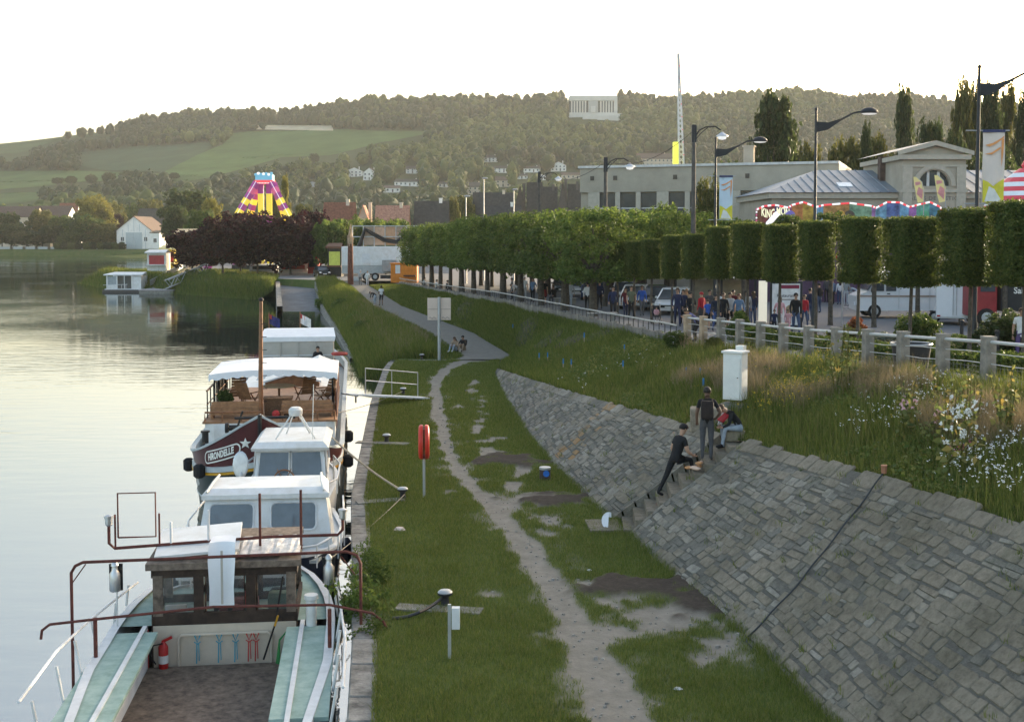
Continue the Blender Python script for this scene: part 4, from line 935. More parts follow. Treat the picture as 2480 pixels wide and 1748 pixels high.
def window(root, x, z, w, h, y, face=-1, nm='window'):
    f = MB()
    for a, b_ in (((-w/2-.06,-h/2-.06),(w/2+.06,-h/2)),((-w/2-.06,h/2),(w/2+.06,h/2+.06)),((-w/2-.06,-h/2),(-w/2,h/2)),((w/2,-h/2),(w/2+.06,h/2)),((-.03,-h/2),(.03,h/2))):
        f.bb((x+a[0], y-.07, z+a[1]), (x+b_[0], y+.03, z+b_[1]))
    o = f.build(nm, M_wframe, root); MB().bb((x-w/2,y-.02,z-h/2),(x+w/2,y+.02,z+h/2)).build('pane', M_win, o); return o
def house(name, label, base, w, d, hw, hr, wall, roof, gable_front=True, rz=0, storeys=2, cols=3, chimney=True, group=None, door=True):
    t = thing(name, label, 'house', base, rz, group)
    b = MB(); o_ = .35; dep = -3.0
    if gable_front:
        b.prism([(-w/2,dep),(w/2,dep),(w/2,hw),(0,hw+hr),(-w/2,hw)], 'y', 0, d); b.build('wall', wall, t)
        r = MB(); th = .22; sl = hr/(w/2)
        for s in (-1,1):
            r.loft([[(s*(w/2+o_),-o_,hw-o_*sl),(s*(w/2+o_),d+o_,hw-o_*sl)],[(0,-o_,hw+hr+.02),(0,d+o_,hw+hr+.02)],[(0,-o_,hw+hr+th),(0,d+o_,hw+hr+th)],[(s*(w/2+o_),-o_,hw-o_*sl+th),(s*(w/2+o_),d+o_,hw-o_*sl+th)]], False)
            r.add([(s*(w/2+o_),-o_,hw-o_*sl),(0,-o_,hw+hr+.02),(0,-o_,hw+hr+th),(s*(w/2+o_),-o_,hw-o_*sl+th)],[(0,1,2,3)])
        ro = r.build('roof', roof, t, fix=False)
    else:
        b.prism([(0,dep),(d,dep),(d,hw),(d/2,hw+hr),(0,hw)], 'x', -w/2, w/2); b.build('wall', wall, t)
        r = MB(); th = .22; sl = hr/(d/2)
        for s in (0,1):
            e = -o_ if s == 0 else d+o_
            r.loft([[(-w/2-o_,e,hw-o_*sl),(w/2+o_,e,hw-o_*sl)],[(-w/2-o_,d/2,hw+hr+.02),(w/2+o_,d/2,hw+hr+.02)],[(-w/2-o_,d/2,hw+hr+th),(w/2+o_,d/2,hw+hr+th)],[(-w/2-o_,e,hw-o_*sl+th),(w/2+o_,e,hw-o_*sl+th)],[(-w/2-o_,e,hw-o_*sl),(w/2+o_,e,hw-o_*sl)]])
        ro = r.build('roof', roof, t, fix=False)
    if chimney:
        cx = w*.28; c = MB(); zt = hw+hr+.7; c.bb((cx-.35,d/2-.3,hw),(cx+.35,d/2+.3,zt)); c.bb((cx-.42,d/2-.37,zt),(cx+.42,d/2+.37,zt+.15)); c.build('chimney', wall, ro)
    sh = hw/storeys
    for s in range(storeys):
        for c in range(cols):
            x = (c+.5)/cols*w-w/2
            if s == 0 and door and c == cols//2:
                dd = MB().bb((x-.5,-.05,0),(x+.5,.05,2.1)).build('door', M_door, t); MB().bb((x+.32,-.1,.95),(x+.4,-.05,1.1)).build('handle', M_wframe, dd); continue
            window(t, x, s*sh+sh*.55, min(1.1,w/cols*.5), min(1.4,sh*.5), -.001)
    return t
# ---- hillside houses
HH = [(794,397,35,377,'white twin-gabled house on the hillside, leftmost of the pair','w','b',True),(828,405,28,378,'taller white gabled house beside the twin-gabled one','w','b',True),(925,390,30,374,'small white cube-like hillside house','w','d',False),
 (914,418,60,403,'long low white hillside house below the cube-like one','w','d',False),(1098,364,40,349,'white hillside villa highest of all the houses','w','d',False),(1125,388,40,373,'white hillside house below the highest villa','w','d',False),
 (1192,387,36,374,'wide white hillside house with dark roof at centre','w','d',False),(1252,385,34,364,'white gabled hillside house with red roof','w','r',True),(996,421,28,409,'small white house right of the long low one','w','d',False),
 (1128,420,34,397,'grey-roofed hillside house with white chimney','c','b',False),(1290,402,60,388,'brown-roofed hillside house just left of the flat building','c','b',False),(1470,376,80,345,'dark brown-roofed house above the flat building, left of the mast','c','b',False),(1215,405,30,392,'small white hillside house over the dark town gables','w','b',True),(1170,402,26,391,'tiny white hillside house left of the one over the dark gables','w','d',False),(875,432,44,417,'white hillside bungalow low on the left','w','b',False),(700,420,26,408,'white hillside cottage above the purple clump','w','b',True),(1060,437,44,410,'dark slate-roofed house with pale chimney','c','d',False)]
WM = {'w':M_wall_w,'c':M_wall_c,'g':M_wall_g}; RM = {'r':M_roof_r,'b':M_roof_b,'d':M_roof_d,'p':M_roof_p}
for x, yb, w, yt, lab, wm, rm, gf in HH:
    p = hill_at(x, yb); s = K*p.y/F; W = w*s; H = (yb-yt)*s
    house('hillside_house', lab, (p.x,p.y,p.z+.3), W, min(W,9), H*.62, H*.38, WM[wm], RM[rm], gf, random.uniform(-.15,.15), 2 if H > 5 else 1, max(2,int(W/3)), True, 'houses on the hillside')
# ---- roofs near the foot of the hill, above the avenue (seen at 200-420 m)
def mid(x0, x1, yt, yb, Y, lab, wm, rm, gf=False, rfrac=.45, cols=3, storeys=2):
    a = at_y(x0*K, yb*K, Y); b_ = at_y(x1*K, yb*K, Y); zt = at_y(x0*K, yt*K, Y).z; z0 = 1.0; W = b_.x-a.x; H = zt-z0
    return house('town_house', lab, ((a.x+b_.x)/2, Y, z0), W, min(W,10), H*(1-rfrac), H*rfrac, WM[wm], RM[rm], gf, 0, storeys, cols, True, 'houses between avenue and hill')
for a_ in ((1150,1182,418,'first'),(1184,1214,410,'second'),(1216,1248,420,'third'),(1250,1274,408,'fourth'),(1276,1300,414,'fifth')): mid(a_[0],a_[1],a_[2],470,300+a_[0]%7*6,f'dark grey gabled town house left of the flat-roofed building, {a_[3]} from the left','g','d',a_[0]%4 != 0,.4,2)
mid(1062,1148,432,470,300,'dark slate-roofed town house behind the sun-tipped tree','c','d',False,.5,3)
mid(930,1002,452,490,260,'white house with dark roof just above the left end of the avenue','w','d',False,.45,3,1)
mid(725,790,455,498,250,'red-brown roofed house right of the purple clump','c','r',False,.6,3,1)
mid(790,838,462,498,262,'pink-roofed house with gables, left of a pair','c','p',True,.5,2,1)
mid(842,912,462,498,255,'pink-roofed house with gables, right of a pair','c','p',False,.55,3,1)
mid(1090,1165,462,490,240,'pale low roof showing just over the sunlit avenue tops','w','d',False,.3,3,1)
# ---- far bank (left): boathouse, barn, village
def bank_house(name, x0, x1, yt, yb, Y, lab, wm, rm, gf, rfrac, cols, storeys, dep=None):
    a = at_y(x0*K, yb*K, Y); b_ = at_y(x1*K, yb*K, Y); zt = at_y(x0*K, yt*K, Y).z; z0 = 1.0; W = b_.x-a.x; H = zt-z0
    return house(name, lab, ((a.x+b_.x)/2, Y, z0), W, dep or min(W,12), H*(1-rfrac), H*rfrac, WM[wm], RM[rm], gf, 0, storeys, cols, False, None, False), W, H
M_bh = mat('boathouse_paint', (.62,.65,.66), rough=.8, var=.06)
t, W, H = bank_house('boathouse', 262, 340, 486, 559, 440, 'white gabled boathouse with tall grey doors on the far bank', 'w', 'b', True, .42, 3, 1, 22)
m_gd = mat('boathouse_door', (.42,.47,.48), rough=.8, var=.05)
for s in (-1,1): MB().bb((s*1.5-1.45,-.15,0),(s*1.5+1.45,-.04,H*.52)).build('large_door', m_gd, t)
for s in (-2,-1,0,1,2): MB().bb((s*2.1-.09,-.1,H*.55 if abs(s)<2 else .2),(s*2.1+.09,-.03,H*(.93-.16*abs(s)))).build('batten', mat('batten_paint',(.5,.53,.54)), t)
bank_house('lean_to', 338, 358, 518, 559, 439, 'white lean-to with flat roof joined to the boathouse', 'w', 'd', False, .1, 1, 1, 10)
bank_house('barn', 305, 382, 468, 559, 478, 'large barn with long dark slate roof behind the boathouse', 'w', 'd', False, .4, 5, 1)
bank_house('village_house', 78, 113, 497, 550, 462, 'small village house with brown gable at far left', 'c', 'b', True, .45, 2, 1)
bank_house('village_house', -20, 78, 463, 550, 500, 'long cream village building at the left edge', 'c', 'b', False, .25, 8, 2)
bank_house('village_house', 75, 152, 462, 550, 510, 'long pale village building behind the brownish tree', 'w', 'b', False, .25, 6, 2)
bank_house('village_house', 130, 170, 456, 550, 530, 'red-roofed village house beside the sunlit tree', 'w', 'r', False, .4, 3, 2)
# ---- hilltop colonnade
p = hill_at(1330, 263); s = K*p.y/F; W = 108*s; H = 40*s; M_mon = mat('monument_stone', (.62,.59,.53), rough=.9, var=.06, scale=.1)
t = thing('memorial_colonnade', 'pale stone memorial with double colonnade standing on the wooded hill', 'memorial', (p.x, p.y, p.z+6*s))
MB().bb((-W/2,0,-14),(W/2,10,H*.1)).build('plinth', M_mon, t)
MB().bb((-W/2,0,H*.76),(W/2,10,H*.98)).build('entablature', M_mon, t); MB().bb((-W/2+.8,.8,H*.98),(W/2-.8,9,H*1.05)).build('attic', M_mon, t)
for s2 in (-1,1):
    MB().bb((s2*W/2-s2*2.4-1.2+ (1.2 if s2>0 else -1.2)-0*s2,0.01,H*.1),(s2*W/2-s2*1.2+(1.2 if s2>0 else -1.2)-0*s2,9.9,H*.76)).build('end_pier', M_mon, t)
    for k in range(6):
        x = s2*(W*.13+(k+.5)*(W*.34/6)); MB().bb((x-W*.015,.3,H*.1),(x+W*.015,2.2,H*.76)).build('column', M_mon, t)
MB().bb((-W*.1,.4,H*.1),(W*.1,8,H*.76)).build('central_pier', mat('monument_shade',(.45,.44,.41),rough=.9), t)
MB().bb((-W*.045,-1.5,H*.1),(W*.045,.4,H*.45)).build('statue_block', M_mon, t)
MB().bb((-W*.23,-14,-16),(W*.62,-8,-.5)).build('terrace_wall', M_mon, t); MB().bb((W*.06,-18,-16),(W*.5,-14,-3)).build('lower_terrace', M_mon, t)
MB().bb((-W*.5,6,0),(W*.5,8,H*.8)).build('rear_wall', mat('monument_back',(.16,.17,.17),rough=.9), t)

# ---- long flat-roofed municipal building
M_lime = mat('limestone', (.4,.35,.275), rough=.9, var=.1, scale=.5, bump=.1, bscale=4)
Yb = 112; a = at_y(1300*K, 470*K, Yb); b_ = at_y(1880*K, 470*K, Yb-8); zt = at_y(1500*K, 378*K, Yb).z; z0 = float(Zp(Yb))
ang = math.atan2(-8, b_.x-a.x); Wb = math.hypot(b_.x-a.x, 8)
t = thing('flat_roofed_building', 'long pale stone building with flat roof and tall narrow windows', 'building', (a.x, a.y, z0), ang)
Hb = zt-z0; zw0, zw1 = at_y(1500*K,478*K,Yb).z-z0-1.5, at_y(1500*K,432*K,Yb).z-z0
MB().bb((0,.35,0),(Wb,14,zw1)).build('wall', M_lime, t); MB().bb((0,0,zw1),(Wb,14,Hb)).build('upper_wall', M_lime, t)
MB().bb((-.15,-.15,Hb),(Wb,14.1,Hb+.22)).build('roof_edge', mat('coping_pale',(.62,.6,.56)), t)
MB().bb((0,0,0),(Wb,.34,zw0-.2)).build('base_wall', M_lime, t)
m_pil = mat('pilaster_stone', (.46,.41,.33), rough=.9, var=.08)
k = 0; x = .8
while x < Wb-2:
    wide = (k % 3 == 0); wpil = 1.1 if wide else .45
    MB().bb((x,.005,zw0-.2),(x+wpil,.5,zw1-.005)).build('pilaster', m_pil, t)
    g = MB().bb((x+wpil+.02,.25,zw0-.15),(x+wpil+1.45,.345,zw1-.1)).build('window', M_win, t)
    MB().bb((x+wpil+.02,.2,zw0+(zw1-zw0)*.55),(x+wpil+1.45,.25,zw0+(zw1-zw0)*.55+.1)).build('transom', M_wframe, g)
    x += wpil+1.5; k += 1
for x in (1.2,3.4,9,15.5,21): MB().bb((x-.18,-.06,zw1+1.1),(x+.18,-.005,zw1+1.5)).build('vent', M_door, t)
# side wing returning at the left, chimney stacks on the roof
MB().bb((Wb*.62,4,Hb+.22),(Wb*.62+.9,5,Hb+1.9)).build('chimney', M_lime, t); MB().bb((Wb*.615,3.95,Hb+1.9),(Wb*.62+1.0,5.1,Hb+2.05)).build('chimney_cap', M_lime, t)
# ---- court house with pediment
Yc = 92; zc = float(Zp(Yc)); ft = lambda x, y, Y=Yc: at_y(x*K, y*K, Y)
M_zinc = mat('zinc_roof', (.2,.235,.27), rough=.55, var=.12, scale=.6, metal=.2, bump=.1)
c0 = ft(1730,470); c1 = ft(2470,470); pl, pr_ = ft(2024,400,Yc-1.2).x, ft(2165,400,Yc-1.2).x
t = thing('court_house', 'pale stone court house with zinc roof, central pediment and half-round window', 'building', (0, Yc, zc))
ze = ft(1730,432).z-zc; zr = ft(1960,372).z-zc
MB().bb((c0.x,0,0),(c1.x,13,ze-.45)).build('wall', M_lime, t)
MB().bb((c0.x-.25,-.25,ze-.45),(c1.x+.2,13.2,ze)).build('cornice', m_pil, t)
for zz in (ze-1.25, ze-2.1): MB().bb((c0.x-.06,-.07,zz),(pl-.02,-.005,zz+.12)).build('string_course', m_pil, t)
for i in range(5):
    x = c0.x+1.6+i*1.75
    if x < pl-.8: window(t, x, ze-3.4, .9, 1.8, -.001)
r = MB(); ex = .45
r.add([(c0.x-ex,-ex,ze),(pl,-ex,ze),(pl,6.5,zr),(c0.x+5,6.5,zr),(c0.x-ex,13+ex,ze),(pl,13+ex,ze)],[(0,1,2,3),(0,3,4),(3,2,5,4)])
ro = r.build('roof', M_zinc, t, fix=False)
for i in range(12):
    x = c0.x+1+i*(pl-c0.x-1)/12; zt_ = 0; x2 = max(x, c0.x+5) if x > c0.x+5 else x
    k2 = 1.0 if x >= c0.x+5 else (x-c0.x+ex)/(5+ex)
    MB().tube([(x,-ex,ze+.03),(x,-ex+(6.5+ex)*k2,ze+(zr-ze)*k2+.03)],.04,4).build('seam', M_zinc, ro)
MB().box(((c0.x+pl)/2+1.2,1.6,ze+(zr-ze)*.3+.05),(1.1,.9,.08),0,R(22)).build('skylight', mat('skylight_glass',(.7,.75,.78),rough=.2), ro)
r = MB(); r.add([(pr_,-ex,ze),(c1.x+ex,-ex,ze),(c1.x-4,6.5,zr),(pr_,6.5,zr),(c1.x+ex,13,ze),(pr_,13,ze)],[(0,1,2,3),(1,4,2),(3,2,4,5)]); r2 = r.build('roof', M_zinc, t, fix=False)
for i in range(10):
    x = pr_+.8+i*1.1; MB().tube([(x,-ex,ze+.03),(x,6.5,zr+.03)],.04,4).build('seam', M_zinc, r2)
MB().box((pr_+5,2.2,ze+(zr-ze)*.38+.05),(1.1,.9,.08),0,R(22)).build('skylight', mat('skylight_glass',(.7,.75,.78)), r2)
# central pavilion
yp = -1.2; zp0 = ft(2000,358,Yc-1.2).z-zc; zpk = ft(2070,328,Yc-1.2).z-zc; cx = (pl+pr_)/2; rad = (pr_-pl)*.25; zarc = ft(2080,417,Yc-1.2).z-zc
arc = [(cx+rad*math.cos(math.pi*k/16), zarc+rad*math.sin(math.pi*k/16)) for k in range(17)]
for nm, poly in (('pavilion_wall',[(pl,0),(cx-rad,0),(cx-rad,zarc)]+[arc[16-k] for k in range(1,9)]+[(cx,zp0),(pl,zp0)]),('pavilion_wall',[(cx+rad,0),(pr_,0),(pr_,zp0),(cx,zp0)]+[arc[k] for k in range(8,-1,-1)])):
    MB().prism(poly,'y',yp,yp+.6).build(nm, M_lime, t)
MB().bb((cx-rad,yp+.03,0),(cx+rad,yp+.55,zarc-.01)).build('lintel_wall', M_lime, t)
MB().bb((pl,yp+.6,0),(pl+.5,9,zp0)).build('pavilion_side', M_lime, t); MB().bb((pr_-.5,yp+.6,0),(pr_,9,zp0)).build('pavilion_side', M_lime, t)
MB().prism([(cx-rad,zarc)]+[arc[16-k] for k in range(1,16)]+[(cx+rad,zarc)],'y',yp+.3,yp+.36).build('half_round_window', M_win, t)
for k in (-1,1): MB().bb((cx+k*rad*.33-.1,yp+.2,zarc),(cx+k*rad*.33+.1,yp+.29,zarc+rad*.93)).build('mullion', M_wframe, t)
ring = MB(); rr2 = rad+.35
for k in range(16):
    a0, a1 = math.pi*k/16, math.pi*(k+1)/16
    ring.loft([[(cx+rad*1.08*math.cos(a),yp-.02,zarc+rad*1.08*math.sin(a)) for a in (a0,a1)],[(cx+rad*1.08*math.cos(a),yp-.12,zarc+rad*1.08*math.sin(a)) for a in (a0,a1)],[(cx+rr2*1.05*math.cos(a),yp-.12,zarc+rr2*1.05*math.sin(a)) for a in (a0,a1)],[(cx+rr2*1.05*math.cos(a),yp-.02,zarc+rr2*1.05*math.sin(a)) for a in (a0,a1)]])
ring.build('arch_moulding', m_pil, t, fix=False)
for zz, hh, pr2 in ((zp0,.35,.3),(zarc-.5,.25,.15),(zp0-.55,.15,.1)): MB().bb((pl-pr2,yp-pr2,zz),(pr_+pr2,yp-.005 if hh < .3 else 9,zz+hh)).build('cornice', m_pil, t)
MB().prism([(pl-.2,zp0+.35),(pr_+.2,zp0+.35),(cx,zpk)],'y',yp+.05,yp+.4).build('tympanum', M_lime, t)
for s in (-1,1):
    e = pl-.5 if s < 0 else pr_+.5
    MB().loft([[(e,yp-.35,zp0+.3),(cx,yp-.35,zpk+.05)],[(e,yp-.35,zp0+.62),(cx,yp-.35,zpk+.4)],[(e,yp+.3,zp0+.62),(cx,yp+.3,zpk+.4)]]).build('raking_cornice', m_pil, t, fix=False)
    MB().loft([[(e,yp-.3,zp0+.63),(cx,yp-.3,zpk+.41)],[(e,9.4,zp0+.63),(cx,9.4,zpk+.41)]]).build('pavilion_roof', M_zinc, t, fix=False)
for x in (pl+.35,pr_-.35): MB().bb((x-.35,yp-.12,0),(x+.35,yp-.003,zp0-.56)).build('pilaster', m_pil, t)
tm = text_mesh('PALAIS DE JUSTICE', .42, .004, 1.2)
tm.transform(Matrix.Translation((cx, yp-.02, zarc-.95)) @ Matrix.Rotation(math.pi/2,4,'X')); link('inscription', tm, mat('letter_dark',(.17,.15,.13)), t)  # inscription letters in one dark stone tone
MB().bb((c0.x+9.2,3,ze+.4),(c0.x+9.9,3.7,zr+.9)).build('chimney', M_roof_b, t)
# ---- unseen town houses added right of the view, sized to keep the quay in shade
for i in range(10):
    y = 22+i*15.5; x = max(56, .43*y+8)
    house('shade_house', f'unseen terraced house added beyond the right edge to shade the quay, {ORD[i]} from the bridge', (x, y, float(Zp(y))), 14.6, 12, 9.0, 3.8, [M_wall_c,M_wall_w][i%2], M_roof_d, False, -math.pi/2, 3, 4, True, 'unseen houses added to shade the quay')
# ================================================================== boats
B_white = mat('boat_white', (.55,.54,.5), rough=.4, scale=2.2, spec=.45, col2=(.72,.73,.73), detail=8)
B_white2 = mat('boat_offwhite', (.62,.63,.63), rough=.5, var=.1, scale=3)
B_green = mat('hull_green', (.012,.028,.025), rough=.38, var=.2, scale=1, spec=.3)
B_maroon = mat('hull_maroon', (.075,.012,.012), rough=.35, var=.15, scale=2, spec=.35)
B_grey = mat('hull_grey', (.45,.48,.47), rough=.5, var=.08)
B_yellow = mat('hull_yellow', (.55,.28,.02), rough=.5)
B_navy = mat('hull_navy', (.018,.025,.045), rough=.3, var=.15, spec=.5)
B_wood = mat('varnished_wood', (.22,.09,.035), rough=.4, var=.3, scale=4, spec=.5)
B_teak = mat('teak', (.3,.155,.075), rough=.6, var=.25, scale=5)
B_canvas = mat('canvas_white', (.78,.79,.8), rough=.85, var=.05, scale=2)
B_beige = mat('canvas_beige', (.42,.39,.34), rough=.9, var=.08, scale=2)
B_black = mat('boat_black', (.012,.012,.013), rough=.5)
B_steel = mat('boat_steel', (.5,.5,.5), rough=.35, metal=.8)
B_rust = mat('rust_red', (.11,.03,.022), rough=.7, var=.3, scale=9)
B_glass = mat('boat_glass', (.08,.1,.115), rough=.06, var=.2, scale=1.2, spec=.7)
B_deckgreen = mat('deck_green', (.2,.3,.255), rough=.85, scale=3, col2=(.36,.47,.42))
B_rope = mat('rope', (.4,.34,.25), rough=.95, var=.2, scale=20)
B_tyre = mat('fender_rubber', (.015,.015,.016), rough=.8)
def rail_tube(pts, r, m, root, nm='rail', seg=6): return MB().tube(pts, r, seg).build(nm, m, root, True)
def arc_pts(c, r, a0, a1, n, plane='xz'):
    o = []
    for k in range(n+1):
        a = a0+(a1-a0)*k/n; u, w = r*math.cos(a), r*math.sin(a)
        o.append({'xz': (c[0]+u,c[1],c[2]+w), 'xy': (c[0]+u,c[1]+w,c[2]), 'yz': (c[0],c[1]+u,c[2]+w)}[plane])
    return o
# ---------------------------------------------------------------- hotel barge
BR = math.atan(.133)
barge = thing('hotel_barge', 'long river barge with dark green hull, maroon bow lettered HIRONDELLE and sun deck', 'barge', (-7.2,34.0,WATER), BR)
LB = 30.0; HB = 2.26
def bb_(y):                                     # half breadth
    if y < 3.4: return HB*math.sqrt(max(0,1-(1-y/3.4)**2))**.92
    if y > LB-3: return HB*(1-.35*((y-(LB-3))/3)**2)
    return HB
def rise(y): return .42*max(0,1-bb_(y)/HB)**1.05
def sheer(y): return 1.66+1.4*max(0,1-bb_(y)/HB)**1.05
YS = [0,.05,.15,.3,.5,.75,1.05,1.4,1.8,2.3,2.8,3.4,4.5,6,9,13,18,23,27,28.5,LB]
def outline(z, off=0.0, dy=0.0):
    fl = 1.0-.1*max(0,(1.3-z))/1.8
    L_ = [(-(bb_(y)*fl+off*(1 if y > .02 else 0)), y+dy-off*(1-min(1,y/3.4))+.22*(1-z/3)*max(0,1-y/3), z) for y in YS[::-1]]; Rr = [(-p[0], p[1], p[2]) for p in L_[::-1][1:]]
    return L_+Rr
def outl_f(zf, off=0.0): 
    o_ = []
    for i, p in enumerate(outline(1.6, off)):
        k = abs(i-(len(YS)-1)); o_.append((p[0], p[1], zf(YS[k])))
    return o_
MB().loft([outline(-.6), outline(0), outline(.6), outline(1.0), outl_f(lambda y: 1.12+rise(y))]).build('hull', B_green, barge, True, fix=False)
st_ = barge
MB().loft([outline(.42,.012),outline(.46,.03),outline(.5,.012)]).build('chine_line', B_grey, barge, fix=False)
MB().loft([outl_f(lambda y: 1.1+rise(y),.0),outl_f(lambda y:1.12+rise(y),.06),outl_f(lambda y:1.18+rise(y),.06),outl_f(lambda y:1.2+rise(y),.0)]).build('rubbing_stripe', B_yellow, barge, fix=False)
MB().loft([outl_f(lambda y:1.2+rise(y),.05),outl_f(lambda y:1.34+rise(y),.05),outl_f(lambda y:1.36+rise(y),.0)]).build('rubbing_band', B_grey, barge, fix=False)
MB().loft([outl_f(lambda y:1.1+rise(y),.0),outl_f(lambda y:1.37+rise(y),.0),outl_f(lambda y:(sheer(y)+1.37+rise(y))*.5,.03),outl_f(sheer,.07)]).build('bulwark', B_maroon, barge, True, fix=False)
MB().loft([outl_f(lambda y:sheer(y),.1),outl_f(lambda y:sheer(y)+.07,.1),outl_f(lambda y:sheer(y)+.07,-.05),outl_f(lambda y:sheer(y)-.3,-.05)]).build('cap_rail', B_grey, barge, fix=False)
MB().tube([(0,.1,-.5),(0,-.02,.6),(0,-.1,1.6),(0,-.16,3.15)],[.05,.06,.07,.06],6).build('stem_post', B_black, barge)
MB().loft([[(-bb_(y)*.98,y+.1,1.3) for y in YS],[(bb_(y)*.98,y+.1,1.3) for y in YS]]).build('deck', B_grey, barge, fix=False)
# lettering bent round the bow
ol = np.array(outl_f(lambda y: (sheer(y)+1.37+rise(y))*.5, .035)); seg = np.hypot(np.diff(ol[:,0]),np.diff(ol[:,1])); sarc = np.concatenate([[0],np.cumsum(seg)]); s0 = sarc[len(YS)-1]
def bowmap(s, v, out=.02):
    sa = s0+s; x = np.interp(sa, sarc, ol[:,0]); y = np.interp(sa, sarc, ol[:,1]); x2 = np.interp(sa+.05, sarc, ol[:,0]); y2 = np.interp(sa+.05, sarc, ol[:,1]); x1 = np.interp(sa-.05, sarc, ol[:,0]); y1 = np.interp(sa-.05, sarc, ol[:,1])
    t = Vector((x2-x1,y2-y1,0)).normalized(); n = Vector((t.y,-t.x,0)); n = n if n.y < 0 or n.x*x > 0 else -n
    fl_out = .03*max(-.3,min(1.5,(v-1.9)/.5)); yy_ = max(0, y-.1)
    return Vector((x,y,0))+n*(out+fl_out*.6) + Vector((0,0,v))
M_let = mat('letter_white', (.75,.73,.66), rough=.6)
for sg in (-1,1):
    tm = text_mesh('HIRONDELLE', .3, .014, 1.0); sc = 1.45
    w_ = max(v.co.x for v in tm.vertices)-min(v.co.x for v in tm.vertices); k = 1.02/w_
    zc_ = lambda s: float(np.interp(s0+s, sarc, ol[:,2]))-.03
    for v in tm.vertices:
        s_ = sg*1.28+v.co.x*k; v.co = bowmap(s_, zc_(s_)+v.co.y*.9, .035)
    link('lettering', tm, M_let, barge)
    pl_ = MB(); n_ = 28; outer = []; inner = []
    st_o = [(.52+.16*math.cos(a), .19*math.sin(a), .52+.125*math.cos(a), .15*math.sin(a)) for a in np.linspace(-1.57,1.57,9)]; st_o += [(u, .19, u, .15) for u in np.linspace(.45,-.45,12)]; st_o += [(-q[0], -q[1], -q[2], -q[3]) for q in st_o]
    for u, w2, u2, w3 in st_o:
        outer.append(bowmap(sg*1.28+u*1.06, zc_(sg*1.28+u)+w2, .03)); inner.append(bowmap(sg*1.28+u2*1.06, zc_(sg*1.28+u2)+w3, .03))
    pl_.loft([outer,inner],True); pl_.build('name_border', M_let, barge, fix=False)
    star = [bowmap(sg*.42+r_*math.sin(a), 2.3+r_*math.cos(a), .05) for a, r_ in [(k2*math.pi/5, .17 if k2%2 == 0 else .07) for k2 in range(10)]]
    cen = bowmap(sg*.42, 2.3, .07); MB().add([cen]+star,[(0,1+i,1+(i+1)%10) for i in range(10)]).build('star', M_let, barge, fix=False)
for sg in (-1,1):
    MB().lathe([(.13,0),(.16,.0),(.16,.03),(.1,.03)],(0,0,0),12).build('porthole', B_steel, barge).matrix_local = Matrix.Translation((sg*1.98,1.95,.9)) @ Matrix.Rotation(sg*R(62),4,'Z') @ Matrix.Rotation(R(90),4,'X')
    for y in (1.0,3.4,8): MB().lathe([(.1,-.2),(.17,-.14),(.17,.14),(.1,.2)],(sg*(bb_(y)+.2),y,1.1+.25*(y<2)),10).build('fender', B_tyre, barge)
    MB().lathe([(.1,0),(.1,.32),(.14,.33),(.14,.38)],(sg*1.85,2.6,1.9),10).build('mooring_bitt', B_black, barge)
# raised deckhouse under the terrace (white), its deck
dz = 2.25
MB().prism([(-2.05,4.2),(-1.75,4.0),(1.75,4.0),(2.05,4.2),(2.05,12.6),(-2.05,12.6)],'z',1.3,dz).build('deckhouse', B_white, barge)
MB().prism([(-2.12,4.1),(2.12,4.1),(2.12,12.7),(-2.12,12.7)],'z',dz,dz+.06).build('terrace_deck', B_teak, barge)
# front guard rails of the terrace
for sg in (-1,1):
    rail_tube([(sg*2.05,4.2,dz+.06),(sg*2.05,4.2,dz+.35),(sg*.3,4.15,dz+.35)],.03,B_wood,barge,'bow_rail')
    for x in (.4,.9,1.5): MB().bb((sg*x-.02,4.12,dz+.06),(sg*x+.02,4.18,dz+.34)).build('stanchion', B_wood, barge)
    for i in range(9):
        y = 5+i*.9; MB().tube([(sg*2.06,y,dz),(sg*2.06,y,dz+.95)],.022,5).build('stanchion', B_black if sg < 0 else B_wood, barge)
    rail_tube([(sg*2.06,4.9,dz+.95),(sg*2.06,12.4,dz+.95)],.035,B_wood,barge); rail_tube([(sg*2.06,4.9,dz+.5),(sg*2.06,12.4,dz+.5)],.02,B_wood,barge)
    if sg > 0: MB().bb((2.075,4.9,dz-.35),(2.1,12.3,dz+.85)).build('side_cloth', B_maroon, barge)
    else: MB().bb((-2.12,8.0,dz+.1),(-2.09,10.5,dz+.8)).build('side_cloth', B_black, barge)
    for y in (6.1,7.2,9.8): MB().tube([(sg*1.95,y,dz+.05),(sg*1.95,y,dz+1.32)],.03,6).build('awning_pole', B_black, barge)
# awning with scalloped valance
aw = MB(); xs = np.linspace(-2.12,2.12,13); prof = lambda x: 1.5-.16*(x/2.25)**2
aw.loft([[(x,y,dz+prof(x)) for x in xs] for y in (5.9,7.2,8.6,9.9)]); aw.build('awning', B_canvas, barge, True, fix=False)
va = MB(); xs = np.linspace(-2.12,2.12,73); va.loft([[(x,5.9,dz+prof(x)) for x in xs],[(x,5.88,dz+prof(x)-.16-.07*abs(math.sin(x*math.pi*3.0))) for x in xs]])
for sx in (-2.12,2.12):
    yv = np.linspace(5.9,9.9,70); va.loft([[(sx,y,dz+prof(sx)) for y in yv],[(sx,y,dz+prof(sx)-.16-.07*abs(math.sin(y*math.pi*3))) for y in yv]])
va.build('valance', B_canvas, barge, fix=False)
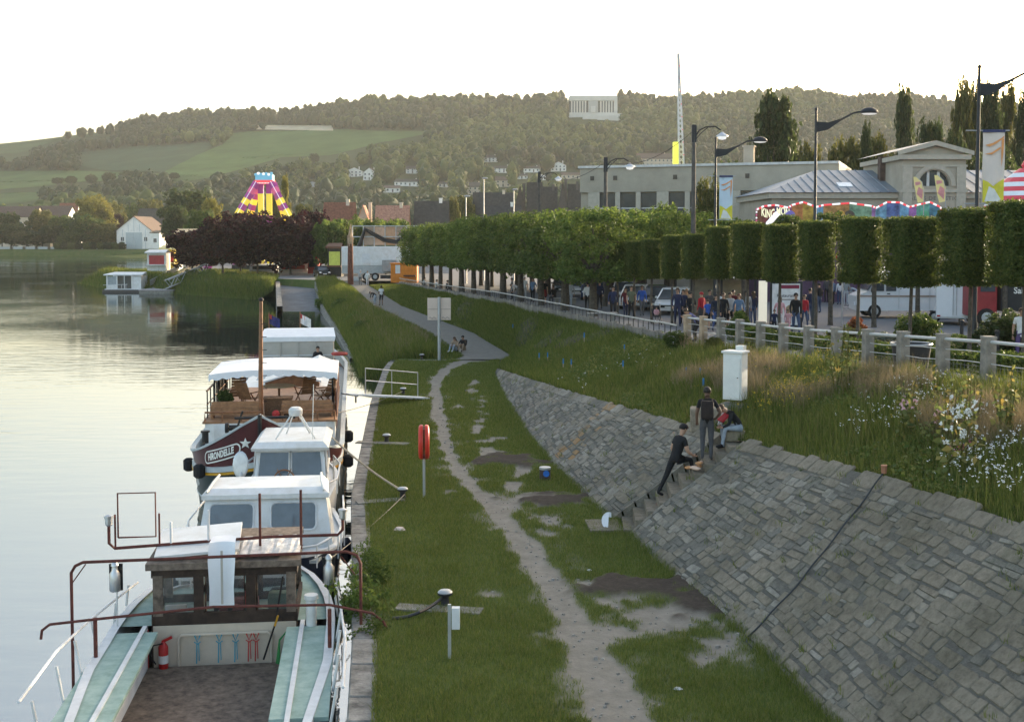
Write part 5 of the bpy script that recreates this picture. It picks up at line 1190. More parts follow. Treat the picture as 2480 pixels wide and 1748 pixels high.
# mast
mo = MB().tube([(0,0,-.7),(.02,0,1.5),(.05,.1,3.85)],[.085,.075,.055],8).build('mast', B_wood, barge, True); mo.location = (-.35,4.75,dz)
MB().lathe([(.05,0),(.08,.03),(.08,.08),(.03,.12)],(.05,.1,3.85),8).build('mast_truck', B_black, mo)
for k in range(7): MB().tube([(.05,.0,.6+k*.42),(.22,.0,.6+k*.42)],.012,4).build('cleat', B_black, mo)
# windlass and anchor gear on the foredeck
wl = MB(); wl.lathe([(.16,-.5),(.16,-.4),(.09,-.38),(.09,.38),(.16,.4),(.16,.5)],(0,0,0),10); w_ = wl.build('windlass', B_black, barge, True); w_.matrix_local = Matrix.Translation((-.75,2.6,2.35)) @ Matrix.Rotation(R(90),4,'Y')
MB().bb((-1.1,2.45,1.55),(-.4,2.75,2.2)).build('windlass_stand', B_black, barge); rail_tube([(-.9,2.4,2.3),(-.7,2.35,2.9)],.03,B_black,barge,'brake_lever')
rail_tube([(-.9,1.9,2.75),(.9,1.9,2.75)],.045,B_black,barge,'anchor_bar')
MB().ball((.15,4.6,dz+.2),.13,8,6).build('red_lamp', mat('lamp_red',(.4,.03,.03)), barge)
# coach roof aft of terrace, skylights
MB().prism([(-1.75,12.7),(1.75,12.7),(1.75,23.5),(-1.75,23.5)],'z',1.5,2.05).build('coach_house', B_white, barge)
MB().loft([[(-1.85,y,2.05),(-1.0,y,2.2),(0,y,2.26),(1.0,y,2.2),(1.85,y,2.05)] for y in (12.65,23.55)]).build('coach_roof', B_white, barge, True, fix=False)
for i, (x, y, w, l, h) in enumerate([(.25,13.2,2.1,2.6,.5),(.2,17.3,1.8,1.6,.4),(1.1,19.5,1.1,1.6,.4)]):
    sk = MB().prism([(-w/2,0),(w/2,0),(w/2,h*.45),(0,h),(-w/2,h*.45)],'y',0,l).build('skylight', B_wood, barge); sk.location = (x,y,2.2)
    r_ = MB(); 
    for sg in (-1,1): r_.loft([[(sg*(w/2+.08),-.08,h*.45-.02),(0,-.08,h+.04)],[(sg*(w/2+.08),l+.08,h*.45-.02),(0,l+.08,h+.04)],[(sg*(w/2+.08),l+.08,h*.45+.05),(0,l+.08,h+.1)],[(sg*(w/2+.08),-.08,h*.45+.05),(0,-.08,h+.1)],[(sg*(w/2+.08),-.08,h*.45-.02),(0,-.08,h+.04)]])
    r_.build('skylight_roof', B_white, sk, fix=False)
for i in range(4): MB().bb((-1.4+.0*i,18.6+i*1.1,2.24),(-.2,19.3+i*1.1,2.34)).build('hatch', B_black if i%2 else B_white2, barge)
for i in range(3): rail_tube([(-1.3,15.2+i*.5,2.3),(-.1,15.2+i*.5,2.55)],.03,B_white,barge,'folded_frame')
# side hull openings: port windows along starboard
for i in range(9):
    for sg in (-1,1): MB().bb((sg*HB-.03,6+i*2.2,.9),(sg*HB+.03,6.9+i*2.2,1.25)).build('side_window', B_white2, barge)
# stern steering shelter, beige sides and white roof
zs = 1.6
MB().loft([[(-1.75,24.2,zs+1.45),(1.75,24.2,zs+1.45)],[(-1.8,24.15,zs+1.68),(1.8,24.15,zs+1.68)],[(-1.7,25.4,zs+1.98),(1.7,25.4,zs+1.98)],[(-1.7,27.6,zs+1.85),(1.7,27.6,zs+1.85)]]).build('shelter_roof', B_canvas, barge, fix=False)
MB().prism([(24.25,zs-.05),(27.5,zs-.05),(27.5,zs+1.8),(25.4,zs+1.9),(24.25,zs+1.45)],'x',-1.68,1.68).build('shelter_canvas', B_beige, barge)
for x in (-.85,0,.85): MB().tube([(x,24.2,zs),(x,24.2,zs+1.45)],.02,5).build('shelter_seam', B_beige, barge)
MB().bb((-1.7,24.22,zs+.75),(1.7,24.24,zs+.8)).build('shelter_seam', B_white2, barge)
# lifebelt, flag staffs
MB().tube(arc_pts((2.0,23,2.55),.33,0,2*math.pi,16,'xy'),.07,6).build('lifebelt', mat('buoy_red2',(.35,.05,.04)), barge, True)
def flag(x, y, z, label, cols, h=1.3):
    t = thing('flag', label, 'flag', barge.matrix_world @ Vector((0,0,0)) if False else (0,0,0)); return t
for sg in (-1,1):
    rail_tube([(sg*.8-.9,28.6,2.0),(sg*.8-.9,28.9,4.2)],.025,B_wood,barge,'flag_staff')
m_fb = mat('flag_navy',(.03,.04,.16)); m_fr = mat('flag_red',(.4,.05,.05)); m_fw = mat('flag_white',(.7,.7,.7))
def cloth(w, h, sag=.25, wave=.06, seedk=0):
    b = MB(); n_ = 8; b.loft([[(w*i/n_*.75, wave*math.sin(i*1.4+seedk), -h*j-sag*i/n_) for i in range(n_+1)] for j in (0,.5,1)]); return b
for k, (x, lab) in enumerate(((-1.7,'dark blue flag with red corner on the barge stern, left one'),(-.1,'red and white flag on the barge stern, right one'))):
    f = cloth(.75,.5,.3,.07,k).build('flag', m_fb if k == 0 else m_fw, barge, fix=False); f.location = (x,28.85,4.1); f['label'] = lab; f.name = 'flag'
    c2 = cloth(.32,.22,.12,.05,k).build('flag_canton', m_fr, f, fix=False); c2.location = (0,-.012,0)
# ---------------------------------------------------------------- furniture on the sun deck (things of their own)
bm_w = Matrix.Translation((-7.2,34.0,WATER)) @ Matrix.Rotation(BR,4,'Z')
def ondeck(x, y, z=dz+.065): return tuple(bm_w @ Vector((x,y,z)))
def deck_chair(x, y, rz, label, recl=.35):
    t = thing('deck_chair', label, 'chair', ondeck(x,y), BR+rz, 'folding teak chairs on the sun deck')
    b = MB()
    for i in range(6): b.bb((-.25,-.24+i*.08,.4),(.25,-.18+i*.08,.425))
    b.build('seat', B_teak, t)
    b = MB()
    for i in range(7): 
        yy_ = .24+.09*i*math.sin(recl); zz = .44+.1*i*math.cos(recl); b.box((0,yy_,zz),(.5,.02,.085),0,-recl)
    b.build('backrest', B_teak, t)
    for sx in (-1,1):
        MB().tube([(sx*.27,-.28,0),(sx*.27,.3,.62)],.022,5).build('leg', B_wood, t); MB().tube([(sx*.27,.36,0),(sx*.27,-.2,.62)],.022,5).build('leg', B_wood, t)
        MB().bb((sx*.27-.03,-.28,.62),(sx*.27+.03,.3,.65)).build('armrest', B_wood, t)
    return t
deck_chair(-1.35,7.3,R(200),'high-backed folding chair at the left rail of the barge deck',.2)
deck_chair(-.85,6.5,R(150),'dark folding chair between mast and left rail of barge deck',.5)
deck_chair(.95,7.6,R(-150),'folding chair right of the round table, turned away',.35)
deck_chair(1.6,6.9,R(-60),'folding chair by the right rail of the barge deck',.35)
t = thing('deck_table', 'small round teak table with pale top on the barge sun deck', 'table', ondeck(.1,7.2), BR)
MB().lathe([(.52,.7),(.55,.71),(.55,.74),(.52,.75)],(0,0,0),18).build('table_top', mat('pale_wood',(.5,.4,.27)), t); MB().tube([(0,0,.05),(0,0,.7)],.04,6).build('pedestal', B_wood, t); MB().box((0,0,.03),(.6,.08,.05)).box((0,0,.035),(.08,.6,.05)).build('foot', B_wood, t)
for x, w, lab in ((-1.15,1.5,'slatted teak bench left of the mast on the barge'),(1.15,1.6,'slatted teak bench right of the mast on the barge')):
    t = thing('deck_bench', lab, 'bench', ondeck(x,4.75), BR, 'teak benches by the mast')
    for i in range(4): MB().bb((-w/2,-.02,.12+i*.11),(w/2,.02,.22+i*.11)).build('back_slat', B_teak, t)
    for i in range(3): MB().bb((-w/2,.1+i*.13,.38),(w/2,.21+i*.13,.41)).build('seat_slat', B_teak, t)
    for s in (-1,1): MB().bb((s*w/2-.04,.02,0),(s*w/2+.04,.5,.4)).build('end_panel', B_teak, t)
t = thing('wicker_basket', 'wicker basket box behind the mast on the barge', 'basket', ondeck(.18,5.4), BR)
MB().box((0,0,.28),(.85,.5,.5),taper=1.06).build('basket_body', mat('wicker',(.2,.11,.06),rough=.9,var=.4,scale=30,bump=.8), t); MB().box((0,0,.56),(.95,.58,.05)).build('lid', mat('wicker',(.2,.11,.06)), t)
# planter with plant at left rail
t = thing('deck_planter', 'small green plant in a pot by the left rail of the barge deck', 'plant', ondeck(-1.6,6.0), BR)
MB().lathe([(.12,0),(.18,.3),(.2,.3),(.2,.34),(.15,.34)],(0,0,0),10).build('pot', mat('terracotta',(.35,.16,.09)), t); c_ = link('foliage', ROUND[0], None, t); setmat(c_, L_GREEN); c_.scale = (.26,.26,.28); c_.location = (0,0,.5)
# gangplank from barge to quay + handrail frame standing on the quay
g0 = nz(770,880,.62); g1 = nz(955,889,.35)
t = thing('gangplank', 'white wooden gangplank reaching from the barge to the quay lawn', 'gangplank', (0,0,0))
a, b_ = at_y(775*K,882*K,47.5), at_y(953*K,890*K,50.5); dirv = (b_-a).normalized(); sd_ = Vector((-dirv.y,dirv.x,0)).normalized()
for k in (-1,0,1): MB().loft([[a+sd_*(k*.2-.095),b_+sd_*(k*.2-.095)],[a+sd_*(k*.2+.095),b_+sd_*(k*.2+.095)],[a+sd_*(k*.2+.095)-Vector((0,0,.06)),b_+sd_*(k*.2+.095)-Vector((0,0,.06))],[a+sd_*(k*.2-.095)-Vector((0,0,.06)),b_+sd_*(k*.2-.095)-Vector((0,0,.06))],[a+sd_*(k*.2-.095),b_+sd_*(k*.2-.095)]]).build('plank', B_white2, t, fix=False)
for k in range(6): q_ = a.lerp(b_,.08+k*.17); MB().loft([[q_+sd_*.3,q_-sd_*.3],[q_+sd_*.3+dirv*.06,q_-sd_*.3+dirv*.06],[q_+sd_*.3+dirv*.06+Vector((0,0,-.1)),q_-sd_*.3+dirv*.06+Vector((0,0,-.1))]]).build('cross_bar', B_white2, t, fix=False)
for k in (.12,.88): q_ = a.lerp(b_,k); MB().tube([q_-Vector((0,0,.05)),Vector((q_.x,q_.y,-.02 if k > .5 else .2))],.035,6).build('leg', B_steel, t)
MB().tube([a.lerp(b_,.3)+sd_*.32,a.lerp(b_,.3)+sd_*.32+Vector((0,0,1.05)),a.lerp(b_,.97)+sd_*.32+Vector((0,0,1.0)),a.lerp(b_,.97)+sd_*.32],.025,6).build('handrail', B_steel, t, True)
MB().tube([a.lerp(b_,.3)+sd_*.32+Vector((0,0,.55)),a.lerp(b_,.97)+sd_*.32+Vector((0,0,.5))],.018,5).build('handrail', B_steel, t, True); MB().tube([a.lerp(b_,.63)+sd_*.32,a.lerp(b_,.63)+sd_*.32+Vector((0,0,1.02))],.02,5).build('handrail_post', B_steel, t)

# ---------------------------------------------------------------- small boats
def simple_hull(root, L_, W, zk, zs_, m, m2, bow_at=1, tr=.75, deckm=None, deck_from=-1):
    """hull from y=0 to L_, bow at the far (1) or near (-1) end"""
    ysn = np.linspace(0,1,15); 
    def hb(t): 
        t = t if bow_at > 0 else 1-t
        return W/2*(tr+(1-tr)*min(1,t/.35))*math.sqrt(max(0,1-max(0,(t-.55)/.45)**2.2))
    def sh(t): t = t if bow_at > 0 else 1-t; return zs_+.35*max(0,t-.4)**2*2
    def line(f, g): return [(-hb(t)*g, t*L_, f(t)) for t in ysn]+[(hb(t)*g, t*L_, f(t)) for t in ysn[::-1]]
    MB().loft([line(lambda t: zk,.75),line(lambda t: 0,.93),line(lambda t: sh(t)*.6,.99),line(sh,1.0)],True).build('hull', m, root, True, fix=False)
    MB().loft([line(lambda t: sh(t)-.06,1.03),line(lambda t: sh(t)+.04,1.03),line(lambda t: sh(t)+.04,.95)],True).build('gunwale', m2, root, fix=False)
    tsd = [t for t in ysn if t*L_ > deck_from]
    if deck_from > 0: tsd = [deck_from/L_]+tsd
    MB().loft([[(-hb(t)*.98,t*L_,sh(t)-.02) for t in tsd],[(hb(t)*.98,t*L_,sh(t)-.02) for t in tsd]]).build('deck', deckm or m2, root, fix=False)
    return hb, sh
def glazed(root, pts, m=B_glass, fr=B_white, inset=.0, nm='window', bar=.035):
    """flat 4-corner window with a frame tube"""
    o = MB().add(pts,[(0,1,2,3)]).build(nm, m, root, fix=False); P = [Vector(p) for p in pts]
    MB().tube(P+[P[0]],bar,4).build('window_frame', fr, o); return o
# ---- white wheelhouse cruiser between the barge and the near boats
cr = thing('wheelhouse_cruiser', 'small white motor cruiser with radar mast and outdoor steering wheel, at the barge bow', 'boat', (-5.75,30.3,WATER+.17), R(6)); cr.scale = (.86,1,1)
hb, sh = simple_hull(cr, 4.6, 2.7, -.5, 1.35, B_white, B_white, 1, .9)
MB().loft([[(-1.12,1.0,1.3),(1.12,1.0,1.3)],[(-1.08,1.05,1.72),(1.08,1.05,1.72)],[(-1.02,1.25,2.42),(1.02,1.25,2.42)]]).build('cabin_front', B_white, cr, fix=False)
MB().prism([(-1.1,1.25),(1.1,1.25),(1.0,3.6),(-1.0,3.6)],'z',1.3,1.75).build('cabin_base', B_white, cr)
MB().loft([[(-1.16,1.05,2.4),(-1.16,3.7,2.4),(1.16,3.7,2.4),(1.16,1.05,2.4)],[(-1.18,1.0,2.48),(-1.18,3.75,2.48),(1.18,3.75,2.48),(1.18,1.0,2.48)],[(-1.0,1.2,2.62),(-1.0,3.6,2.62),(1.0,3.6,2.62),(1.0,1.2,2.62)]],True).add([(-1.0,1.2,2.62),(-1.0,3.6,2.62),(1.0,3.6,2.62),(1.0,1.2,2.62)],[(0,1,2,3)]).build('cabin_roof', B_white, cr, True, fix=False)
for s in (-1,1):
    glazed(cr, [(s*.03,1.03,1.72),(s*.98,1.03,1.72),(s*.92,1.2,2.36),(s*.03,1.2,2.36)], B_glass, B_white)
    glazed(cr, [(s*1.1,1.25,1.75),(s*1.06,3.4,1.75),(s*1.03,3.4,2.4),(s*1.06,1.3,2.4)], B_glass, B_white)
MB().tube(arc_pts((-.15,.75,1.62),.34,0,2*math.pi,20,'xz'),.022,6).build('steering_wheel', B_wood, cr, True)
sp = MB(); 
for k in range(6): a_ = k*math.pi/3; sp.tube([(-.15,.75,1.62),(-.15+.42*math.cos(a_),.75,1.62+.42*math.sin(a_))],.014,4)
sp.build('wheel_spokes', B_wood, cr); MB().bb((-.3,.8,1.3),(0,1.0,1.62)).build('helm_stand', B_white2, cr)
MB().lathe([(.2,0),(.22,.05),(.22,.16),(.15,.22)],(.1,2.0,3.2),14).build('radar_dome', B_white, cr, True)
for p_ in ((-.5,1.6),(.75,1.6),(-.25,2.6),(.5,2.6)): rail_tube([(p_[0],p_[1],2.6),(.1+(p_[0]-.1)*.25,2.0,3.2)],.025,B_white,cr,'radar_leg')
rail_tube([(.65,1.5,2.6),(.7,1.5,4.1)],.012,B_white,cr,'aerial')
MB().lathe([(.02,-.02),(.2,-.015),(.24,0),(.2,.015),(.02,.02)],(0,0,0),14,1,1.5).build('mirror_disc', B_steel, cr).matrix_local = Matrix.Translation((-1.5,1.1,2.05)) @ Matrix.Rotation(R(80),4,'X')
rail_tube([(-1.35,1.2,1.4),(-1.45,1.1,1.85)],.025,B_white,cr,'mirror_arm')
for s in (-1,1):
    rail_tube([(s*1.25,2.4,2.0),(s*1.5,1.5,1.95),(s*1.45,.5,1.75),(s*.95,-.05,1.65)],.028,B_white,cr,'guard_rail')
    for q_ in ((1.48,1.5,1.95),(1.45,.5,1.75),(1.25,2.4,2.0)): rail_tube([(s*q_[0],q_[1],1.35),(s*q_[0],q_[1],q_[2])],.02,B_white,cr,'stanchion')
# ---- cabin cruiser with navy hull
cb_ = thing('cabin_cruiser', 'white cabin boat with two rounded rear windows and navy hull', 'boat', (-5.42,25.2,WATER+.1), R(6)); cb_.scale = (.95,1,1.04)
hb, sh = simple_hull(cb_, 5.6, 3.5, -.5, .98, B_navy, B_white, -1, .8)
MB().loft([[(-1.62,1.6,.95),(1.62,1.6,.95)],[(-1.55,1.62,1.35),(1.55,1.62,1.35)],[(-1.42,1.85,2.12),(1.42,1.85,2.12)]]).build('cabin_front', B_white, cb_, fix=False)
for s in (-1,1): MB().loft([[(s*1.62,1.6,.95),(s*1.55,3.4,.95)],[(s*1.55,1.62,1.35),(s*1.5,3.35,1.35)],[(s*1.42,1.85,2.12),(s*1.38,3.2,2.12)]]).build('cabin_side', B_white, cb_, fix=False)
rf = MB(); rf.loft([[(-1.5,1.72,2.1),(1.5,1.72,2.1)],[(-1.5,1.72,2.2),(1.5,1.72,2.2)],[(-1.35,1.95,2.3),(1.35,1.95,2.3)],[(-1.3,3.05,2.34),(1.3,3.05,2.34)],[(-1.35,3.2,2.1),(1.35,3.2,2.1)]]); rf.build('cabin_roof', B_white, cb_, fix=False)
for s in (-1,1): rf2 = rail_tube([(s*1.38,1.75,2.26),(s*1.3,2.2,2.38),(s*1.25,3.0,2.4)],.03,B_white,cb_,'roof_rail'); MB().loft([[(s*1.5,1.72,2.1),(s*1.42,3.2,2.1)],[(s*1.5,1.72,2.2),(s*1.42,3.15,2.2)],[(s*1.35,1.95,2.3),(s*1.3,3.05,2.34)]]).build('roof_side', B_white, cb_, fix=False)
def rwin(x0, x1, z0, z1, yf, root, r=.12):
    pts = []
    for cx_, cz_, a0 in ((x1-r,z1-r,0),(x0+r,z1-r,90),(x0+r,z0+r,180),(x1-r,z0+r,270)):
        for k in range(5): a_ = R(a0+k*22.5); pts.append((cx_+r*math.cos(a_), cz_+r*math.sin(a_)))
    P = [(p_[0],yf(p_[1])-.015,p_[1]) for p_ in pts]; o = MB().add(P,[tuple(range(len(P)))]).build('window', B_glass, root, fix=False)
    MB().tube(P+[P[0]],.025,5).build('window_seal', B_white2, o); return o
yf = lambda z: 1.62+(z-1.35)*.3
rwin(-1.32,-.28,1.42,2.0,yf,cb_); rwin(.12,1.2,1.42,2.0,yf,cb_)
MB().tube(arc_pts((0,1.58,1.42),.09,0,2*math.pi,14,'xz'),.015,5).build('vent_ring', B_white2, cb_); MB().lathe([(.085,0),(.085,.02),(.01,.02)],(0,0,0),12).build('vent', B_black, cb_).matrix_local = Matrix.Translation((0,1.6,1.42)) @ Matrix.Rotation(R(90),4,'X')
for s in (-1,1):
    rail_tube([(s*1.75,4.0,1.65),(s*1.85,2.0,1.6),(s*1.75,.9,1.5),(s*1.3,.2,1.42),(s*.5,-.05,1.4)],.025,B_white,cb_,'guard_rail'); rail_tube([(s*1.8,2.0,1.3),(s*1.7,.9,1.22),(s*1.25,.25,1.16)],.018,B_white,cb_,'guard_rail')
    for q_ in ((1.85,2.0,1.6),(1.8,1.4,1.56),(1.75,.9,1.5),(1.55,.5,1.46),(1.3,.2,1.42),(.7,0.02,1.4)): rail_tube([(s*q_[0],q_[1],.95),(s*q_[0],q_[1],q_[2])],.018,B_white,cb_,'stanchion')
    MB().lathe([(.06,-.3),(.14,-.2),(.14,.2),(.06,.3)],(s*1.85,3.0,.6),10).build('fender', B_navy, cb_)
MB().prism([(-1.3,.55),(1.3,.55),(1.5,1.6),(-1.5,1.6)],'z',.95,1.02).build('aft_deck', B_grey, cb_); MB().bb((.2,.9,1.02),(.9,1.5,1.12)).build('deck_hatch', B_navy, cb_)
# ---- near work boat
wb = thing('wooden_wheelhouse_boat', 'old boat with brown wooden wheelhouse, mint green decks and rust-red tube frames', 'boat', (-4.72,16.6,WATER), R(7))
hb, sh = simple_hull(wb, 9.6, 4.0, -.5, .95, B_white2, B_white2, 1, .85, B_deckgreen, 5.72)
dkz = .93
wx = 1.32; y0w, y1w = 5.7, 7.5; M_dw = mat('dark_wood', (.045,.028,.02), rough=.6, var=.35, scale=5); M_ww = mat('weathered_wood', (.17,.13,.1), rough=.85, var=.35, scale=7)
M_creamp = mat('cream_panel', (.55,.47,.37), rough=.7, var=.08, scale=2)
MB().bb((-wx,y0w-.02,dkz-.95),(wx,y0w+.04,dkz+.02)).build('aft_bulkhead', M_creamp, wb)
for yy_ in (y0w, y1w):
    MB().bb((-wx,yy_,dkz-.0),(wx,yy_+.06,dkz+.24)).build('sill_board', M_dw, wb); MB().bb((-wx,yy_,dkz+.93),(wx,yy_+.06,dkz+1.15)).build('head_board', M_dw, wb)
    for x in (-wx+.09,-.48,.48,wx-.09): MB().bb((x-.09,yy_-.01,dkz+.2),(x+.09,yy_+.07,dkz+.97)).build('window_post', M_dw if abs(x) < 1 else M_ww, wb)
    for x in (-.93,0,.95): glazed(wb,[(x-.36,yy_+.03,dkz+.24),(x+.36,yy_+.03,dkz+.24),(x+.36,yy_+.03,dkz+.93),(x-.36,yy_+.03,dkz+.93)], mat('clear_pane',(.5,.52,.53),rough=.05,trans=.92,spec=.4,var=.02), M_dw, bar=.02)
for s in (-1,1):
    MB().bb((s*wx-.03,y0w,dkz-.9),(s*wx+.03,y1w,dkz+.25)).build('side_board', M_dw, wb); MB().bb((s*wx-.03,y0w,dkz+.93),(s*wx+.03,y1w,dkz+1.15)).build('side_board', M_dw, wb)
MB().loft([[(-wx-.1,y0w-.18,dkz+1.12),(wx+.1,y0w-.18,dkz+1.12)],[(-wx-.1,y0w-.18,dkz+1.24),(wx+.1,y0w-.18,dkz+1.24)],[(-wx-.05,y1w+.2,dkz+1.34),(wx+.05,y1w+.2,dkz+1.34)],[(-wx-.05,y1w+.2,dkz+1.2),(wx+.05,y1w+.2,dkz+1.2)]]).build('wheelhouse_roof', M_ww, wb, fix=False)
MB().box((-.55,y0w+.75,dkz+1.44),(1.55,1.5,.05),R(3),R(6),R(-3)).build('roof_panel', B_white, wb)
b = MB(); xs = np.linspace(.15,1.4,20); b.loft([[(x,y0w-.1+1.2*j,dkz+1.30+.06*j+.05*random.random()) for x in xs] for j in (0,.33,.66,1)]); b.build('clear_sheet', mat('crumpled_sheet',(.5,.47,.44),rough=.3,var=.3,scale=6), wb, fix=False)
# rolled cloth hanging over the wheelhouse front
cl = MB(); prof_ = [(dkz+1.62,.22,y0w+.3),(dkz+1.6,.24,y0w-.1),(dkz+1.3,.25,y0w-.26),(dkz+.8,.22,y0w-.28),(dkz+.42,.23,y0w-.27)]
cl.loft([[(-.02+w_*math.sin(k/8*math.pi-math.pi/2)*1.0, yy_-.05*math.cos(k/8*2*math.pi), z_) for k in range(9)] for z_, w_, yy_ in prof_]); cl.build('hanging_cloth', B_canvas, wb, True, fix=False)
MB().bb((-.03,y0w-.36,dkz+.5),(.01,y0w-.33,dkz+1.5)).build('cloth_seam', B_beige, wb)
for x in (-.13,.12): MB().lathe([(.05,0),(.05,.03),(.02,.03)],(x,y0w-.25,dkz+.36),8).build('grommet', B_black, wb)
# things in the wheelhouse: seat cushions, shelf
MB().bev((.2,y0w+.9,dkz+.2),(.75,.4,.25),.06).build('seat_cushion', mat('plaid_red',(.25,.07,.08),var=.3,scale=12), wb); MB().bev((1.0,y0w+.9,dkz+.25),(.5,.4,.35),.08).build('seat_cushion', mat('cushion_green',(.12,.2,.15)), wb); MB().bev((-.95,y0w+.5,dkz+.2),(.4,.1,.22),.02).build('chart_box', B_white, wb)
MB().lathe([(.28,0),(.3,.1),(.2,.22),(.02,.24)],(1.0,8.3,dkz),14,1.2,.8).build('deck_locker', B_black, wb, True)
# red tube frames
A_ = lambda x, y, z: (x, y, z)
rail_tube([(-2.45,4.3,.3),(-2.45,4.3,2.4),(-2.38,4.3,2.52),(-2.25,4.3,2.58),(2.3,4.3,2.62),(2.48,4.3,2.55),(2.55,4.3,2.4),(2.55,4.3,.6)],.028,B_rust,wb,'tall_frame')
rail_tube([(-2.9,4.0,1.35),(-2.88,4.0,1.5),(-2.75,4.0,1.6),(-2.0,4.0,1.66),(0,4.0,1.8),(2.0,4.0,1.76),(2.75,4.0,1.58),(2.95,4.0,1.42),(3.0,4.0,1.3)],.025,B_rust,wb,'low_frame')
for s in (-1,1): rail_tube([(s*2.0,4.02,.3),(s*2.0,4.02,1.68)],.035,B_rust,wb,'frame_post'); rail_tube([(s*2.45,4.28,2.2),(s*2.2,4.28,2.55)],.012,B_rust,wb,'brace')
rail_tube([(-2.2,6.2,2.75),(-2.2,6.2,2.42),(-2.1,6.2,2.32),(-.8,6.2,2.38),(.8,6.2,2.45),(2.1,6.2,2.45),(2.2,6.2,2.55),(2.2,6.2,2.8)],.03,B_rust,wb,'lamp_bar')
for x, h in ((-1.05,.35),(-.35,.55),(.62,.85),(1.4,.9)): rail_tube([(x,6.2,2.2),(x,6.2,2.45+h)],.025,B_rust if x > 0 else B_white2,wb,'lamp_bar_post')
for s in (-1,1): MB().lathe([(.04,0),(.07,.03),(.07,.15),(.09,.15),(.09,.2),(.02,.22)],(s*2.2,6.2,2.75),8).build('lamp', B_steel, wb)
b = MB(); P = [(-2.05,6.3,2.5),(-2.05,6.3,3.35),(-1.35,6.3,3.35),(-1.35,6.3,2.5),(-2.05,6.3,2.5)]; b.tube(P,.018,5)
for x in (-2.1,-1.28): b.tube([(x,6.28,2.3),(x,6.28,2.95)],.02,5)
b.build('square_frame', B_rust, wb)
for s in (-1,1):    # lantern cylinders on brackets
    MB().box((s*1.95,5.55,1.95),(.24,.04,.5)).build('lantern_board', B_black, wb); MB().lathe([(.09,0),(.1,.02),(.1,.32),(.06,.38),(.05,.46),(.07,.47),(.06,.52),(.02,.56)],(s*1.95,5.44,1.72),10).build('lantern', B_steel, wb, True)
    rail_tube([(s*1.95,5.6,.95),(s*1.95,5.6,1.7)],.015,B_white,wb,'lantern_stand')
    rail_tube([(s*1.95,7.6,1.25),(s*2.12,6,1.35),(s*2.2,4.4,1.5),(s*2.3,2.6,1.6),(s*2.3,.5,1.6)],.024,B_white2,wb,'side_rail')
    for yy_ in (.8,2.2,3.4,4.6,6,7.2): rail_tube([(s*2.1,yy_,.9),(s*(2.2 if yy_ < 5 else 2.05),yy_,1.5 if yy_ < 5 else 1.32)],.025,B_white,wb,'stanchion')
    MB().bb((s*1.62-.45,1.0,.9),(s*1.62+.45,5.3,.97)).build('side_deck', B_deckgreen, wb)
MB().prism([(-1.5,.6),(1.5,.6),(1.4,5.6),(-1.4,5.6)],'z',.15,.2).build('cockpit_floor', M_ww, wb)
for s in (-1,1): MB().bb((s*1.45-.04,.6,.15),(s*1.45+.04,5.6,1.0)).build('coaming', B_white2, wb)
MB().bb((-1.5,.5,.15),(1.5,.6,1.0)).build('coaming', B_white2, wb)
# tackle on the bulkhead
ex = MB().lathe([(.085,0),(.09,.02),(.09,.4),(.05,.47),(.03,.5)],(-1.12,5.55,.2),12).build('fire_extinguisher', mat('extinguisher_red',(.42,.02,.02),rough=.3), wb, True); MB().box((-1.05,5.55,.74),(.2,.04,.05),0,0,R(-25)).build('lever', mat('extinguisher_red',(.42,.02,.02)), ex); MB().tube([(-1.12,5.5,.68),(-1.3,5.48,.65),(-1.34,5.48,.45),(-1.25,5.48,.3)],.015,5).build('hose', B_black, ex); MB().lathe([(.092,.1),(.092,.25)],(-1.12,5.55,.2),12).build('paper_label', B_white, ex)
rail_tube([(-.85,5.62,.1),(-.85,5.62,.72),(-.8,5.62,.78),(.8,5.62,.78),(.85,5.62,.72),(.85,5.62,.1)],.028,M_creamp,wb,'tool_frame')
for x, c in ((-.5,(.08,.3,.38)),(-.1,(.08,.3,.38)),(.2,(.08,.3,.38)),(.45,(.45,.06,.05)),(.58,(.45,.06,.05))):
    b = MB(); b.tube([(x-.05,5.58,.78),(x,5.56,.66),(x+.05,5.58,.78)],.014,5); b.tube([(x-.06,5.58,.66),(x,5.57,.62),(x+.06,5.58,.66)],.012,4); b.tube([(x-.01,5.57,.64),(x-.02,5.57,.25)],.013,5); b.tube([(x+.02,5.57,.64),(x+.03,5.57,.3)],.01,5); b.build('lashing_strap', mat('strap_%d' % int(c[0]*100), c), wb)
b = MB()
for k in range(4): b.tube([(1.15+(-.2+.02*k),5.55-.02*k,.15),(1.12+(-.1),5.55-.02*k,.65),(1.15,5.53-.02*k,.8+.01*k),(1.22,5.55-.02*k,.65),(1.35+.02*k,5.55-.02*k,.15)],.018,5)
b.build('hose_coil', mat('hose_green',(.03,.22,.06)), wb, True)
rail_tube([(.72,5.5,.3),(.95,5.45,1.0),(1.1,5.4,1.9)],.018,B_black,wb,'boat_hook'); rail_tube([(.94,5.44,.95),(1.0,5.43,1.15)],.02,B_yellow,wb,'boat_hook_grip')
MB().lathe([(.1,0),(.1,.85),(.13,.87),(.13,.95)],(1.62,5.35,.6),10).build('vent_pipe', B_white, wb, True)
MB().bb((-1.48,5.6,.0),(-1.4,5.66,.9)).build('red_board', mat('extinguisher_red',(.42,.02,.02)), wb)
# ================================================================== things on the quay
def onquay(x, y): 
    p = nz(x, y, 0); return (p.x, p.y, float(quay_h(p.x,p.y)))
M_galv = mat('galvanised', (.42,.43,.43), rough=.5, metal=.5, var=.1)
M_redpl = mat('buoy_red', (.55,.035,.02), rough=.4, var=.08)
